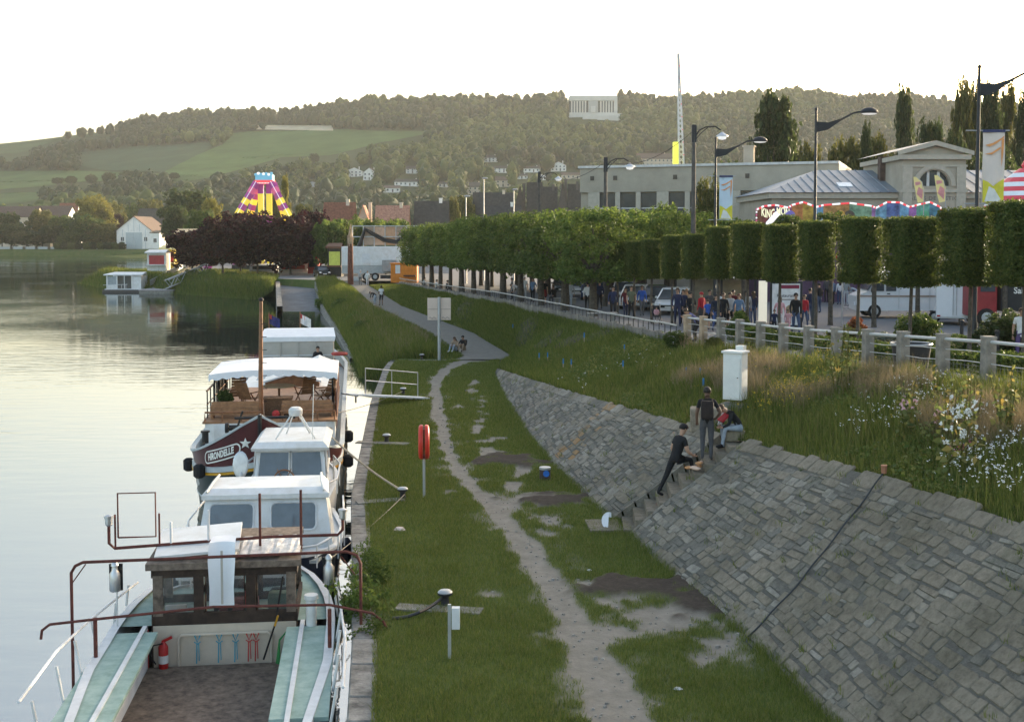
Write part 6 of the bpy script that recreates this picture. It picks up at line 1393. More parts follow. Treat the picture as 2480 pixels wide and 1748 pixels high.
# life-ring housing
t = thing('lifebuoy_post', 'tall red lifebuoy housing on a grey post on the quay lawn', 'lifebuoy', onquay(951,1115), R(4))
MB().tube([(0,0,-.1),(0,0,1.15)],.035,8).build('post', M_galv, t, True)
for s, nm in ((-.085,'back_shell'),(.085,'front_shell')):
    b = MB(); prof = [(.0,.065),(.25,.07),(.36,.06),(.4,.03),(.41,0)]; n_ = 24; rings = []
    for r_, th in prof: rings.append([(s+ (th*.9 if s > 0 else -th*.9), r_*1.0*math.cos(2*math.pi*k/n_)*.95, 1.48+r_*1.12*math.sin(2*math.pi*k/n_)) for k in range(n_)])
    for r_, th in prof[::-1]: rings.append([(s*.35, r_*math.cos(2*math.pi*k/n_)*.95, 1.48+r_*1.12*math.sin(2*math.pi*k/n_)) for k in range(n_)])
    b.loft(rings,True); b.build(nm, M_redpl, t, True, fix=True)
MB().bb((-.02,-.33,1.1),(.02,.33,1.86)).build('seam', mat('seam_dark',(.12,.012,.01)), t)
# river notice board (two panels on a post)
t = thing('notice_board', 'pair of pale notice panels on a tall grey post beside the path', 'sign', onquay(985,809), R(3))
MB().tube([(0,0,-.1),(0,0,3.5)],.085,10).build('post', M_galv, t, True)
M_npan = mat('notice_back', (.62,.5,.42), rough=.5, var=.05); M_nline = mat('notice_line', (.4,.32,.27))
for s in (-1,1):
    pn = MB().bev((s*.36,.1,2.85),(.56,.04,1.22),.015).build('panel', M_npan, t); MB().bb((s*.36-.27,.06,2.82),(s*.36+.27,.075,2.86)).build('seam', M_nline, pn)
    sq = MB().tube([(s*.36-.2+.06*k,.07,2.36+.05*math.sin(k*1.7)) for k in range(8)],.012,4).build('scribble', mat('ink_dark',(.12,.1,.1)), pn)
MB().bb((-.6,.12,3.2),(.6,.16,3.26)).build('bracket', M_galv, t); MB().bb((-.6,.12,2.5),(.6,.16,2.56)).build('bracket', M_galv, t)
# mooring bollards with their concrete slabs
M_iron = mat('cast_iron', (.03,.03,.032), rough=.6); M_slab = mat('slab_concrete', (.22,.21,.185), rough=.95, var=.2, scale=4, bump=.4)
BOL = [(867,992,'mooring bollard on the slab beside the barge bow rope'),(903,1118,'mooring bollard holding the thick tan bow rope'),(946,806,'mooring bollard near the notice board post'),(904,884,'mooring bollard behind the gangplank end'),(998,1358,'mooring bollard with black ropes near the small grey post')]
bol_pos = []
for x, y, lab in BOL:
    q_ = onquay(x,y); t = thing('mooring_bollard', lab, 'bollard', q_, 0, 'iron mooring bollards on the quay'); t.scale = (.8,.8,.8); bol_pos.append(Vector(q_))
    MB().lathe([(.13,0),(.1,.06),(.085,.2),(.1,.24),(.17,.27),(.18,.31),(.14,.36)],(0,0,0),14).build('bollard_body', M_iron, t, True); MB().lathe([(.17,.31),(.175,.335),(.13,.375),(.02,.38)],(0,0,.0),14).build('worn_cap', M_galv, t, True)
for (x0,y0,x1,y1) in ((800,992,915,996),(800,1128,905,1120),(915,808,1000,808),(890,1362,1080,1372)):
    a, b_ = nz(x0,y0,0), nz(x1,y1,0); o = MB().bb((0,-.18,-.02),((b_-a).length,.18,.015)).build('concrete_strip', M_slab); o.location = (a.x,a.y,.02); o.rotation_euler = (0,0,math.atan2(b_.y-a.y,b_.x-a.x)); o['kind'] = 'structure'
def rope(name, pts, r, m, label, sag=.15, n=14):
    P = []; pts = [Vector(p) for p in pts]
    for a, b_ in zip(pts[:-1],pts[1:]):
        for k in range(n): 
            t_ = k/n; q_ = a.lerp(b_,t_); q_.z -= sag*4*t_*(1-t_); P.append(q_)
    P.append(pts[-1]); o = MB().tube(P, r, 6).build(name, m, None, True); return tag(o, label, 'rope')
bw = lambda x,y,z: bm_w @ Vector((x,y,z))
rope('mooring_rope', [bw(1.75,3.0,2.15), bol_pos[1]+Vector((0,0,.2))], .03, B_rope, 'thick tan mooring rope from the barge bow to a quay bollard', .12)
rope('thin_rope', [bw(2.1,9.0,1.8), bol_pos[3]+Vector((0,0,.15))], .012, B_rope, 'thin mooring line crossing the lawn from the barge side', .08)
rope('black_rope', [nz(880,1385,.03), nz(940,1372,.12), bol_pos[4]+Vector((0,0,.2))], .03, M_iron, 'black mooring rope lying on the slab near the grey post', .03)
rope('thin_rope', [(-3.9,25.6,.0), bol_pos[1]+Vector((.05,-.05,.12))], .012, B_rope, 'thin mooring line of the cabin boat to the tan-rope bollard', .06)
# rope coil hanging at the bow
b = MB(); c_ = bw(1.75,2.9,2.05)
for k in range(5): b.tube([c_+Vector((.16*math.cos(a)*(1+.1*k), -.1-.02*k, .13*math.sin(a)-.03*k)) for a in np.linspace(0,6.28,12)],.025,5)
o = b.build('rope_coil', B_rope, None, True); tag(o, 'coil of tan rope heaped on the right bow of the barge', 'rope')
# electricity post / small box, blue cap bollard, paper scraps
t = thing('mooring_post', 'slim grey post with white box standing in the near lawn', 'post', onquay(1008,1475)); MB().bb((-.026,-.026,-.1),(.026,.026,.9)).build('post', M_galv, t); MB().bb((.04,-.06,.5),(.17,.06,.85)).build('box', B_white2, t)
t = thing('ashtray_bin', 'small brown cylinder with blue disc standing on the quay lawn', 'bin', onquay(1222,1075)); MB().lathe([(.15,0),(.16,.02),(.16,.32),(.15,.33)],(0,0,0),14).build('body', mat('bin_brown',(.06,.045,.04)), t); MB().lathe([(.165,.3),(.165,.36),(.02,.37)],(0,0,0),14).build('lid', M_galv, t); dsk = MB().lathe([(.09,0),(.09,.015),(.005,.015)],(0,0,0),14).build('disc', mat('disc_blue',(.03,.15,.5)), t); dsk.matrix_local = Matrix.Translation((.03,-.16,.2)) @ Matrix.Rotation(R(90),4,'X')
def scrap(x, y, s, lab, m, h=.06):
    q_ = onquay(x,y); b = MB(); rr_ = random.Random(int(x)); n_ = 9
    ring0 = [(s*(1+.3*rr_.random())*math.cos(6.28*k/n_), s*.7*(1+.3*rr_.random())*math.sin(6.28*k/n_), .01) for k in range(n_)]; ring1 = [(p[0]*.6,p[1]*.6,h*(.7+.6*rr_.random())) for p in ring0]
    b.loft([ring0,ring1],True); b.f.append(tuple(range(n_,2*n_))); o = b.build('litter', m, None, False); o.location = q_; tag(o, lab, 'litter')
scrap(897,1188,.13,'crumpled pale wrapper lying on the lawn by the quay edge',mat('wrapper_pink',(.62,.5,.44)))
scrap(1322,1278,.05,'tiny white scrap on the bare ground below the steps',B_white2,.03)
scrap(1520,1545,.07,'small white scrap on the bare earth near the wall foot',B_white2,.03)
# white plastic bag/plate leaning at the bottom of the steps
b = MB(); n_ = 10; b.loft([[(0+.02*j, .17*math.cos(a), .2+.2*math.sin(a)*(1-.3*j)) for a in np.linspace(-1.5,1.9,n_)] for j in (0,1,2)]); b.loft([[(.0,.0,.02+.36*k/9) for k in range(n_)],[(0.01,.17*math.cos(a),.2+.2*math.sin(a)) for a in np.linspace(-1.5,1.9,n_)]])
o = b.build('plastic_plate', mat('plate_white',(.78,.78,.82),rough=.4), None, True, fix=False); o.location = (float(Xb(28.2))-.28,28.0,.02); o.rotation_euler = (0,R(12),R(70)); tag(o,'white crescent-shaped plastic piece leaning at the foot of the steps','litter')
# white utility cabinet on the bank
p = at_y(1648*K, 900*K, 31.5); cz = 2.55
t = thing('utility_cabinet', 'tall white utility cabinet standing on the wildflower bank', 'cabinet', (p.x,p.y,cz-.35), R(-33))
M_cab = mat('cabinet_white', (.72,.71,.66), rough=.55, var=.06, scale=2)
zb_ = at_y(1648*K,903*K,31.5).z; zt_ = at_y(1648*K,790*K,31.5).z; hc = zt_-zb_; t.location.z = zb_-.05
MB().bev((0,0,hc/2+.1),(.52,.42,hc-.1),.012).build('body', M_cab, t); MB().bev((0,0,hc+.07),(.6,.5,.06),.015).build('lid', M_cab, t); MB().bb((-.3,-.24,-.6),(.3,.24,.05)).build('plinth', M_slab, t); MB().bb((-.22,-.235,.2),(.22,-.212,hc-.08)).build('door', M_cab, t); MB().lathe([(.02,0),(.02,.02)],(.16,-.24,hc*.55),6).build('lock', M_iron, t)
MB().bb((-.12,.3,.3),(.1,.5,hc+.2)).build('rear_box', M_cab, t)
# young blue-topped planting stakes on the slope
k = 0
for x, y in ((1209,815),(1228,814),(1263,830),(1281,832),(1397,838),(1538,858),(1577,885),(1570,860),(1400,800),(1150,745),(1310,770)):
    zz = 1.0+ (y<820)*.2; 
    Yg = None
    for Yt in np.arange(30,90,.5):
        q_ = at_y(x*K,y*K,Yt); x0 = np.interp(Yt,BY,BX0); s_ = (q_.x-x0)/(float(Xf(Yt))-x0)
        if 0 <= s_ <= 1 and q_.z <= bank_z(Yt,s_): Yg = Yt; break
    if Yg is None: continue
    t = thing('marker_stake', f'thin wooden stake with blue top on the grassy slope, {ORD[k]} from the path end', 'stake', (q_.x,q_.y,q_.z), 0, 'blue-topped marker stakes'); k += 1
    MB().tube([(0,0,-.1),(0,0,.28)],.025,5).build('stake', mat('stake_wood',(.35,.28,.2)), t); MB().tube([(0,0,.28),(0,0,.5)],.027,5).build('painted_top', mat('stake_blue',(.03,.2,.45)), t)

# ================================================================== hedges, shrubs and plants along the pavement
SPARSE = crown_mesh('foliage', sph_shape(1.0,.15,.5), 46, 26, .17, .3, 333)
def shrub(name, label, loc, sx, sy, sz, m, k=0, group=None, cat='shrub'):
    t = thing(name, label, cat, loc, random.uniform(0,6), group); c = link('foliage', SPARSE if name == 'quay_bush' else ROUND[k%4], None, t); setmat(c, m); c.scale = (sx/2/1.1, sy/2/1.1, sz/2/1.05); c.location = (0,0,sz*.46)
    MB().tube([(0,0,-.05),(0,0,sz*.5)],.03,5).build('stem', BARK, t); return t
hd = thing('box_hedge', 'low trimmed green hedge along the pavement behind the fence', 'hedge', (0,0,0))
HED = [crown_mesh('foliage', box_shape(2.0,.9,.55,.9), 420, 14, .07, .07, 300+i) for i in range(2)]
for i, y in enumerate(np.arange(29,50,1.85)):
    c = link('hedge_section', HED[i%2], None, hd); setmat(c, L_GREEN); c.location = (float(Xf(y))+3.2, y, float(Zp(y))+.25); c.rotation_euler = (0,0,R(100)); c.scale = (1,1,1+.2*random.random())
SH = [(1895,722,1.6,.9,L_OLIVE,46,'russet-leaved low shrub between the second and third clipped trees'),(1920,705,.9,1.2,leafmat('leaves_rust',[(.16,.07,.03),(.22,.1,.045),(.28,.14,.06)]),47,'rusty orange shrub in front of the white van'),(1985,725,1.8,.8,leafmat('leaves_silver',[(.1,.13,.1),(.15,.18,.14),(.19,.22,.18)]),42,'silvery lavender-like shrub under the clipped trees'),
 (2060,705,1.7,1.5,L_GREEN,42,'dense green shrub below the white van rear'),(2140,735,1.5,1.0,L_LIME,38,'light green shrub beside the nearest full clipped tree'),(2130,722,.8,.7,leafmat('leaves_rust',[(.16,.07,.03)]*2),40,'orange-flowered clump left of the nearest clipped trunk'),(2262,740,2.3,1.7,L_DARK,38,'large dark shrub at the right edge behind the fence'),
 (2110,765,1.6,.8,L_GREEN,37,'low green shrub behind the fence near the black bin'),(1700,715,1.3,.9,L_LIME,47,'light green shrub left of the pavement people'),(1660,690,.9,1.3,L_LIME,50,'upright green shrub by the lit shelter'),(1515,752,1.0,.7,L_GREEN,46,'round dark shrub at the near end of the low wall'),(1600,790,.8,.6,L_OLIVE,43,'brownish small shrub at the foot of the fence posts'),(1690,730,.9,.5,L_YEL,45,'yellowish low shrub just behind the fence'),(2260,800,1.2,.6,L_GREEN,32,'low shrub in the right corner behind the fence')]
for i, (x, y, w, h, m, Y, lab) in enumerate(SH):
    p = at_y(x*K, y*K, Y); x_ = p.x
    shrub('pavement_shrub', lab, (x_, Y, float(Zp(Y))-.05), w, w, h, m, i)
# bushes by the water
p = nz(800,1330,-.6); 
for i, (x, y, w, h, lab) in enumerate([(830,1330,.9,1.1,'leafy weed bush on the quay edge, third from the boat rail'),(815,1395,1.2,1.3,'leafy weed bush on the quay edge, biggest of the row'),(850,1440,1.0,.7,'low weed bush on the quay edge, nearest the camera'),(815,1270,.6,.9,'small weed bush on the quay edge nearest the cabin boat'),(822,1300,.7,.9,'leafy weed bush on the quay edge, second from the cabin boat'),(840,1365,.8,.8,'low weed bush at the lawn side of the biggest one'),(858,1410,.6,.5,'smallest weed bush at the lawn side of the quay edge')]):
    q_ = nz(x,y,-.2); shrub('quay_bush', lab, (min(q_.x,float(Xq(q_.y))+.3), q_.y, -.4), w*.7, w*1.2, h*.9, L_LIME if i%2 else L_GREEN, i, 'bushes on the quay edge')
for i, (x, y, w, h, Y) in enumerate([(740,720,3.4,2.0,126),(770,745,3,2.2,112),(800,775,2.6,1.9,98),(820,800,2.4,1.8,90),(770,690,3.5,1.6,136),(430,640,3,2.6,168),(470,645,3,3.0,166),(520,650,4,2.8,164),(570,655,4,3.0,161),(610,660,3,2.6,158),(850,760,2.4,1.2,92),(880,790,1.6,.9,84)]):
    p = at_y(x*K,y*K,Y); x0k = float(np.interp(Y,[66,80,100,126,140,150,160,175],[-6.8,-10.7,-14.6,-20,-22.6,-24.5,-30,-38])); zz = -.9 if Y < 150 else -.2
    shrub('bank_bush', f'round green bush on the river slope, {ORD[i]} of the row past the barge stern', (p.x, Y, max(-1.3,p.z-.3)), w, w, h, L_GREEN if i%2 else L_LIME, i, 'bushes on the river slope')
# hollyhocks and tall plants on the bank
def hollyhock(x, y, Y, h, lab, fm, nfl, seed, spread=.35, ns=5):
    p = at_y(x*K, y*K, Y); x0 = np.interp(Y,BY,BX0); s_ = float(np.clip((p.x-x0)/(float(Xf(Y))-x0),0,1)); z = bank_z(Y,s_)-.02; r = np.random.default_rng(seed)
    t = thing('hollyhock', lab, 'plant', (p.x,Y,z)); st = MB(); pts = []; fl = []
    for k in range(ns):
        bx, by = r.normal(0,spread*.35,2); tx, ty = bx+r.normal(0,spread*.4), by+r.normal(0,.15); hh = h*r.uniform(.65,1.0)
        st.tube([(bx,by,0),((bx+tx)/2,(by+ty)/2,hh*.5),(tx,ty,hh)],[.014,.012,.005],5)
        for q in range(26): f_ = r.random(); pts.append((bx+(tx-bx)*f_+r.normal(0,.07*(1.3-f_)), by+(ty-by)*f_+r.normal(0,.07*(1.3-f_)), hh*f_))
        for q in range(nfl): f_ = r.uniform(.5,.8); fl.append((bx+(tx-bx)*f_+r.normal(0,.04), by+(ty-by)*f_-.05, hh*f_))
    st.build('stem', L_OLIVE, t); pts = np.array(pts); v, q_ = leaves(pts, r.normal(size=pts.shape)+np.array([0,-.3,.8]), r.uniform(.08,.2,len(pts))*(1.25-pts[:,2]/h*.6), r); link('foliage', fastmesh('foliage',v,q_), leafmat('leaves_holly',[(.07,.1,.035),(.11,.14,.05),(.16,.18,.07),(.25,.2,.06)]), t)
    if fl:
        fl = np.array(fl); v, q_ = leaves(np.repeat(fl,4,0)+r.normal(size=(len(fl)*4,3))*.02, r.normal(size=(len(fl)*4,3))*.5+np.array([0,-1,.3]), np.full(len(fl)*4,.062), r); link('blossom', fastmesh('blossom',v,q_), fm, t)
hollyhock(2150,990,20.5,2.0,'tall white-flowering hollyhock on the bank near the fence',FW,6,1,.4,6)
hollyhock(2118,960,22.2,1.9,'white-flowering hollyhock left of the tallest one',FW,3,2,.3,4)
hollyhock(2050,950,23.5,1.5,'pale pink hollyhock in the middle of the bank',FPP,3,3,.35,5)
hollyhock(2165,900,22.8,1.5,'tall green flower spire in front of the fence posts',FW,0,4,.2,3)
hollyhock(2265,960,21.5,1.7,'leafy green spire at the right edge of the photo',FW,0,5,.35,6)
hollyhock(1890,830,29.5,1.9,'tall grey-green wild plant between two fence posts',FW,0,6,.5,8)
hollyhock(2100,860,25,1.5,'thin green spire rising past the fence rail',FW,0,7,.15,2)

# ================================================================== street furniture
M_lampd = mat('lamp_dark', (.03,.032,.036), rough=.45, metal=.3)
M_lglow = mat('lamp_glass', (.8,.8,.8), rough=.3, emit=(1,.95,.9), estr=.12)
def street_lamp(x, ytop, Y, lab, reach=2.35, banner=None):
    zt_ = at_y(x*K, ytop*K, Y).z; p = at_y(x*K, 600, Y); z0 = float(Zp(Y)); H = zt_-z0
    t = thing('street_lamp', lab, 'lamp', (p.x, Y, z0), 0, 'modern curved street lamps')
    MB().tube([(0,0,-.1),(0,0,1.2),(0,0,1.25),(0,0,H)],[.1,.095,.075,.05],10).build('pole', M_lampd, t, True); MB().ball((0,0,H),.07,8,6).build('finial', M_lampd, t)
    s = reach/2.35
    MB().loft([[(.04,-.02,H-.95),(.5*s,-.02,H-.85),(1.0*s,-.02,H-.5),(1.55*s,-.02,H-.2),(2.0*s,-.02,H-.12)],[(.04,-.02,H-.52),(.5*s,-.02,H-.55),(1.0*s,-.02,H-.4),(1.55*s,-.02,H-.12),(2.0*s,-.02,H-.05)],[(.04,.02,H-.52),(.5*s,.02,H-.55),(1.0*s,.02,H-.4),(1.55*s,.02,H-.12),(2.0*s,.02,H-.05)],[(.04,.02,H-.95),(.5*s,.02,H-.85),(1.0*s,.02,H-.5),(1.55*s,.02,H-.2),(2.0*s,.02,H-.12)],[(.04,-.02,H-.95),(.5*s,-.02,H-.85),(1.0*s,-.02,H-.5),(1.55*s,-.02,H-.2),(2.0*s,-.02,H-.12)]]).build('arm', M_lampd, t, fix=False)
    hd = MB().lathe([(.28,0),(.3,.05),(.26,.14),(.15,.22),(.03,.25)],(2.2*s,0,H-.17),12,1.25,.8).build('lamp_head', M_lampd, t, True); MB().lathe([(.26,-.02),(.2,-.06),(.03,-.08)],(2.2*s,0,H-.16),12,1.25,.8).build('lamp_lens', M_lglow, hd, True)
    return t, H, z0, p
L1, H1, z1_, p1_ = street_lamp(2188,150,39,'street lamp carrying the large white and yellow banner')
L2, H2, z2_, p2_ = street_lamp(1826,245,50,'street lamp alone between the banners, with curved arm')
L3, H3, z3_, p3_ = street_lamp(1603,310,60,'street lamp carrying the small pale blue banner')
def banner(name, lab, x0, x1, yt, yb, Y, warm):
    a, b_ = at_y(x0*K, yt*K, Y), at_y(x1*K, yb*K, Y); w = b_.x-a.x; h = a.z-b_.z
    t = thing(name, lab, 'banner', (a.x, Y, b_.z))
    base = mat('banner_cloth_%d' % warm, (.72,.62,.55) if warm else (.55,.66,.75), rough=.8, var=.04, scale=1.5)
    b = MB(); b.loft([[(w*i/8, .03*math.sin(i*.9+j*.6), h*j/10) for i in range(9)] for j in range(11)]); b.build('cloth', base, t, True, fix=False)
    def bow(dz_, m, pts):
        P = [(px*w, -.035-.006*dz_, py*h) for px, py in pts]; MB().add(P,[tuple(range(len(P)))]).build('print', m, t, fix=False)
    my = mat('print_yellow',(.68,.6,.06) if warm else (.42,.6,.08)); mo = mat('print_orange',(.75,.33,.12) if warm else (.75,.2,.15))
    bow(0, my, [(.02,.02),(.98,.02),(.98,.34),(.75,.3),(.5,.24),(.25,.3),(.02,.33)])
    bow(0, mo, [(.1,.8),(.45,.83),(.85,.9),(.95,.93),(.95,.9),(.6,.82),(.3,.78)]); bow(1, mo, [(.08,.68),(.4,.7),(.8,.78),(.8,.75),(.4,.67)]); bow(2, mo, [(.84,.9),(.95,.88),(.92,.7),(.85,.5),(.82,.7)]); bow(1, mat('print_pale',(.7,.7,.66)), [(.1,.03),(.9,.03),(.55,.2),(.3,.24)])
    for zz in (0,h): MB().tube([(-.55,0,zz),(w+.15,0,zz)],.022,6).build('arm', M_galv, t)
    MB().bb((0,-.04,h-.06),(w,.04,h+.03)).build('top_hem', mat('hem_navy',(.05,.06,.14)), t); return t
banner('street_banner','large hanging banner, white to yellow with orange strokes, at right',2204,2250,293,457,39,1)
banner('street_banner','small hanging banner, pale blue over green with red strokes',1613,1642,395,493,60,0)
# old concrete poles with lantern arms
def concrete_pole(x, ytop, Y, lab, reach):
    zt_ = at_y(x*K,ytop*K,Y).z; p = at_y(x*K,600,Y); z0 = float(Zp(Y)); H = zt_-z0
    t = thing('concrete_lamp_pole', lab, 'lamp', (p.x,Y,z0), 0, 'old concrete lamp poles')
    MB().tube([(0,0,-.1),(0,0,H)],[.17,.1],8).build('pole', mat('old_pole',(.1,.09,.08),rough=.9,var=.2), t, True)
    MB().box((0,0,H-.5),(.26,.2,.95)).build('head_clamp', M_lampd, t)
    pts = [(0,0,H-.75),(.3,0,H-.3),(.8*reach,0,H-.12),(1.4*reach,0,H-.1),(1.75*reach,0,H-.3)]; MB().tube(pts,.045,6).build('arm', M_lampd, t, True); MB().tube([(0,0,H-.95),(.35,0,H-.5),(.9*reach,0,H-.15)],.03,6).build('brace', M_lampd, t, True)
    ld = MB().lathe([(.05,.2),(.12,.12),(.3,0),(.3,-.05),(.03,-.05)],(1.85*reach,0,H-.6),10,1.1,.7).build('lantern', mat('lantern_alu',(.55,.58,.62),rough=.4,metal=.4), t); MB().lathe([(.24,-.05),(.18,-.2),(.03,-.24)],(1.85*reach,0,H-.6),10,1.1,.7).build('lantern_glass', M_lglow, ld)
    for i, zz in enumerate((H*.3,H*.36)): MB().lathe([(.19,0),(.19,.05)],(0,0,zz),8).build('band', M_galv, t)
    return Vector((p.x,Y,zt_))
c1_ = concrete_pole(1554,280,67,'tall old concrete lamp pole left of the small banner',.85)
c2_ = concrete_pole(1357,352,78,'old concrete lamp pole in front of the flat building corner',.85)
c3_ = concrete_pole(1209,385,105,'old concrete lamp pole against the dark town houses',.9)
for a, b_, lab in ((c1_,c2_,'overhead cable between the two nearer concrete poles'),(c2_,c3_,'overhead cable between the two farther concrete poles')):
    o = MB().tube([a.lerp(b_,k/12)+Vector((0,0,-.3-1.6*4*(k/12)*(1-k/12)*.5)) for k in range(13)],.02,4).build('overhead_cable', M_iron, None); tag(o, lab, 'cable')
for i, (x, yt, Y, lab) in enumerate([(1085,400,150,'slim pale mast over the avenue, leftmost'),(1045,440,140,'slim pale mast standing above the sunlit avenue tops'),(1152,425,150,'slim lamp post right of the leftmost pale mast')]):
    zt_ = at_y(x*K,yt*K,Y).z; p = at_y(x*K,600,Y); t = thing('slim_mast', lab, 'mast', (p.x,Y,1.0)); MB().tube([(0,0,0),(0,0,zt_-1)],[.12,.06],6).build('pole', M_galv, t); MB().ball((0.15,0,zt_-1),(.4,.2,.12),8,4).build('head', M_galv, t)
# ================================================================== the fair
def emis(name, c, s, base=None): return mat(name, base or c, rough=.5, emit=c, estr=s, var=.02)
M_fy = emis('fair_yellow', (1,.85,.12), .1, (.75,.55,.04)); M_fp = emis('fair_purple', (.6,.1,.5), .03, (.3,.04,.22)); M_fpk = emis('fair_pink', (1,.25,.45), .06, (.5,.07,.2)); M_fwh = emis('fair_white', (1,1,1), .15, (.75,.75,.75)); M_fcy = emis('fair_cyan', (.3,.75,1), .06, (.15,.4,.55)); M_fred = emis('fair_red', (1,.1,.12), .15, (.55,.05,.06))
YR = 200
def rp(x, y): return at_y(x*K, y*K, YR)
cen = rp(594, 410); zg = 1.0
t = thing('pendulum_ride', 'tall fairground ride with yellow and purple striped legs and blue crown sign', 'ride', (cen.x, YR, zg))
topz = cen.z-zg
for dy in (-2.2, 2.2):
    for s in (-1, 1):
        a, b_ = Vector((s*1.2, dy*.4, topz)), Vector((s*(9.2 if dy < 0 else 5.8), dy*1.4, 0)); n_ = 16; lg = None
        for k in range(n_):
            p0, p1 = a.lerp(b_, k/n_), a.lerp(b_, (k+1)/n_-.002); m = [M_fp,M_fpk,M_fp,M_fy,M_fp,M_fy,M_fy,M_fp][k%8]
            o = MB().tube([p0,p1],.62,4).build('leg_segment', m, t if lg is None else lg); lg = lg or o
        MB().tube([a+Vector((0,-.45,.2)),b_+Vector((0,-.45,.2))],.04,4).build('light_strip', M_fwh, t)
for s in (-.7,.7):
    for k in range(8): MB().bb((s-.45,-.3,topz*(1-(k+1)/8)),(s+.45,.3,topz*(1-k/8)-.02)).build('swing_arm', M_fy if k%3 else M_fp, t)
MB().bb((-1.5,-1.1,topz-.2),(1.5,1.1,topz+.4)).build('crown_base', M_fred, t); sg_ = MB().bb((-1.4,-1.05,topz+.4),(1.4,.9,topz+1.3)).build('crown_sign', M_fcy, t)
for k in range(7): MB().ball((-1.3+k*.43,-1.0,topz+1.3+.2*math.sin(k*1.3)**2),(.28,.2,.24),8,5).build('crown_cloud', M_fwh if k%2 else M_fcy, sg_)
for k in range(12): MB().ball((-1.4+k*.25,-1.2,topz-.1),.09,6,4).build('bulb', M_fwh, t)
MB().bb((-5,-3,0),(5,3,.8)).build('platform', M_iron, t)
# tall booster arm on its yellow base
Yb_ = 140; p0 = at_y(1528*K,376*K,Yb_); p1 = at_y(1521*K,120*K,Yb_); z0 = float(Zp(Yb_))
t = thing('booster_ride', 'tall slim white and red fairground arm rising behind the flat roof', 'ride', (p0.x,Yb_,z0))
V0 = Vector((0,0,p0.z-z0)); V1 = Vector((p1.x-p0.x,0,p1.z-z0)); MB().tube([Vector((0,0,0)),V0],.35,6).build('lower_mast', M_fwh, t)
for sx in (-.28,.28): MB().tube([V0+Vector((sx,0,0)),V1+Vector((sx*.2,0,0))],.12,5).build('mast_chord', B_white, t)
lat = MB(); n_ = 22
for k in range(n_): a, b_ = V0.lerp(V1,k/n_), V0.lerp(V1,(k+1)/n_); w0, w1 = .28*(1-.8*k/n_), .28*(1-.8*(k+1)/n_); lat.tube([a+Vector((-w0,0,0)),b_+Vector((w1,0,0))],.045,4); lat.tube([a+Vector((w0,0,0)),b_+Vector((-w1,0,0))],.045,4)
lat.build('mast_lattice', B_white, t)
for k in range(9): MB().ball(tuple(V0.lerp(V1,k/9)+Vector((.3*(1-.8*k/9),-.15,0))),.06,6,4).build('bulb', M_fred, t)
a = at_y(1509*K,376*K,Yb_); c_ = at_y(1520*K,318*K,Yb_)
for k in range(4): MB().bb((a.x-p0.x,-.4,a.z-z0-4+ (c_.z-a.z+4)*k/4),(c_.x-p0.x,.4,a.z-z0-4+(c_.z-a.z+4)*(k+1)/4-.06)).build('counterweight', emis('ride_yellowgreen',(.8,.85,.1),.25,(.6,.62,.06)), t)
# KING MON... stand facade
Yk = 84; a = at_y(1695*K,490*K,Yk); b_ = at_y(2112*K,490*K,Yk); W = b_.x-a.x; z0 = float(Zp(Yk)); zb = at_y(1700*K,500*K,Yk).z-z0; zt_ = at_y(1700*K,455*K,Yk).z-z0
t = thing('fair_stand', 'bright painted fair stand facade lettered KING MON behind the clipped trees', 'fair stand', (a.x,Yk,z0))
MB().bb((.3,.4,0),(W-.3,6,zb+.2)).build('stand_body', mat('stand_body',(.1,.06,.1)), t)
H_ = zt_-zb; hump = [(0,.62),(.04,.8),(.1,.85),(.17,.72),(.19,.85),(.25,1.0),(.32,.75),(.36,.85),(.5,.95),(.62,.8),(.64,.7),(.7,1.0),(.77,.98),(.82,.75),(.86,.85),(.93,1.0),(.985,.75),(1,.5)]
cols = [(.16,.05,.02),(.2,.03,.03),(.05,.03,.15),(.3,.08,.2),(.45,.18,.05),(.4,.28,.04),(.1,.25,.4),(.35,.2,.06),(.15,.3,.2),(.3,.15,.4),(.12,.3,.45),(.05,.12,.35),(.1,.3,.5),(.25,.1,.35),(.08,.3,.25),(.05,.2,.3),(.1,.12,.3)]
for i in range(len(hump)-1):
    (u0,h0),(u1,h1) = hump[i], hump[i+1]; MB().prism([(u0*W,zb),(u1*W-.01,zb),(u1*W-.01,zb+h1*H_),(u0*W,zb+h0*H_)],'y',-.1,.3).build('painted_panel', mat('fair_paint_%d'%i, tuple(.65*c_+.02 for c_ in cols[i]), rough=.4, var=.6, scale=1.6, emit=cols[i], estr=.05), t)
    n_ = 3
    for k in range(n_):
        f0, f1 = k/n_, (k+.9)/n_; MB().tube([((u0+(u1-u0)*f0)*W,-.15,zb+(h0+(h1-h0)*f0)*H_+.05),((u0+(u1-u0)*f1)*W,-.15,zb+(h0+(h1-h0)*f1)*H_+.05)],.07,5).build('light_tube', M_fred if (i*n_+k)%2 else M_fwh, t)
for k in range(5): MB().ball((0,-.15,zb+.15+k*.2),.07,6,4).build('bulb', M_fwh if k%2 else M_fpk, t)
tm = text_mesh('KING MON', 1.0, .03, 1.0); w_ = max(v.co.x for v in tm.vertices)-min(v.co.x for v in tm.vertices)
for v in tm.vertices: v.co = Vector((.35+(v.co.x+w_/2)/w_*W*.15, -.16, zb+H_*.5+v.co.y*.8+.1*math.sin(v.co.x*1.5)))
link('lettering', tm, emis('letter_glow',(1,.95,.6),.15,(.8,.75,.5)), t)
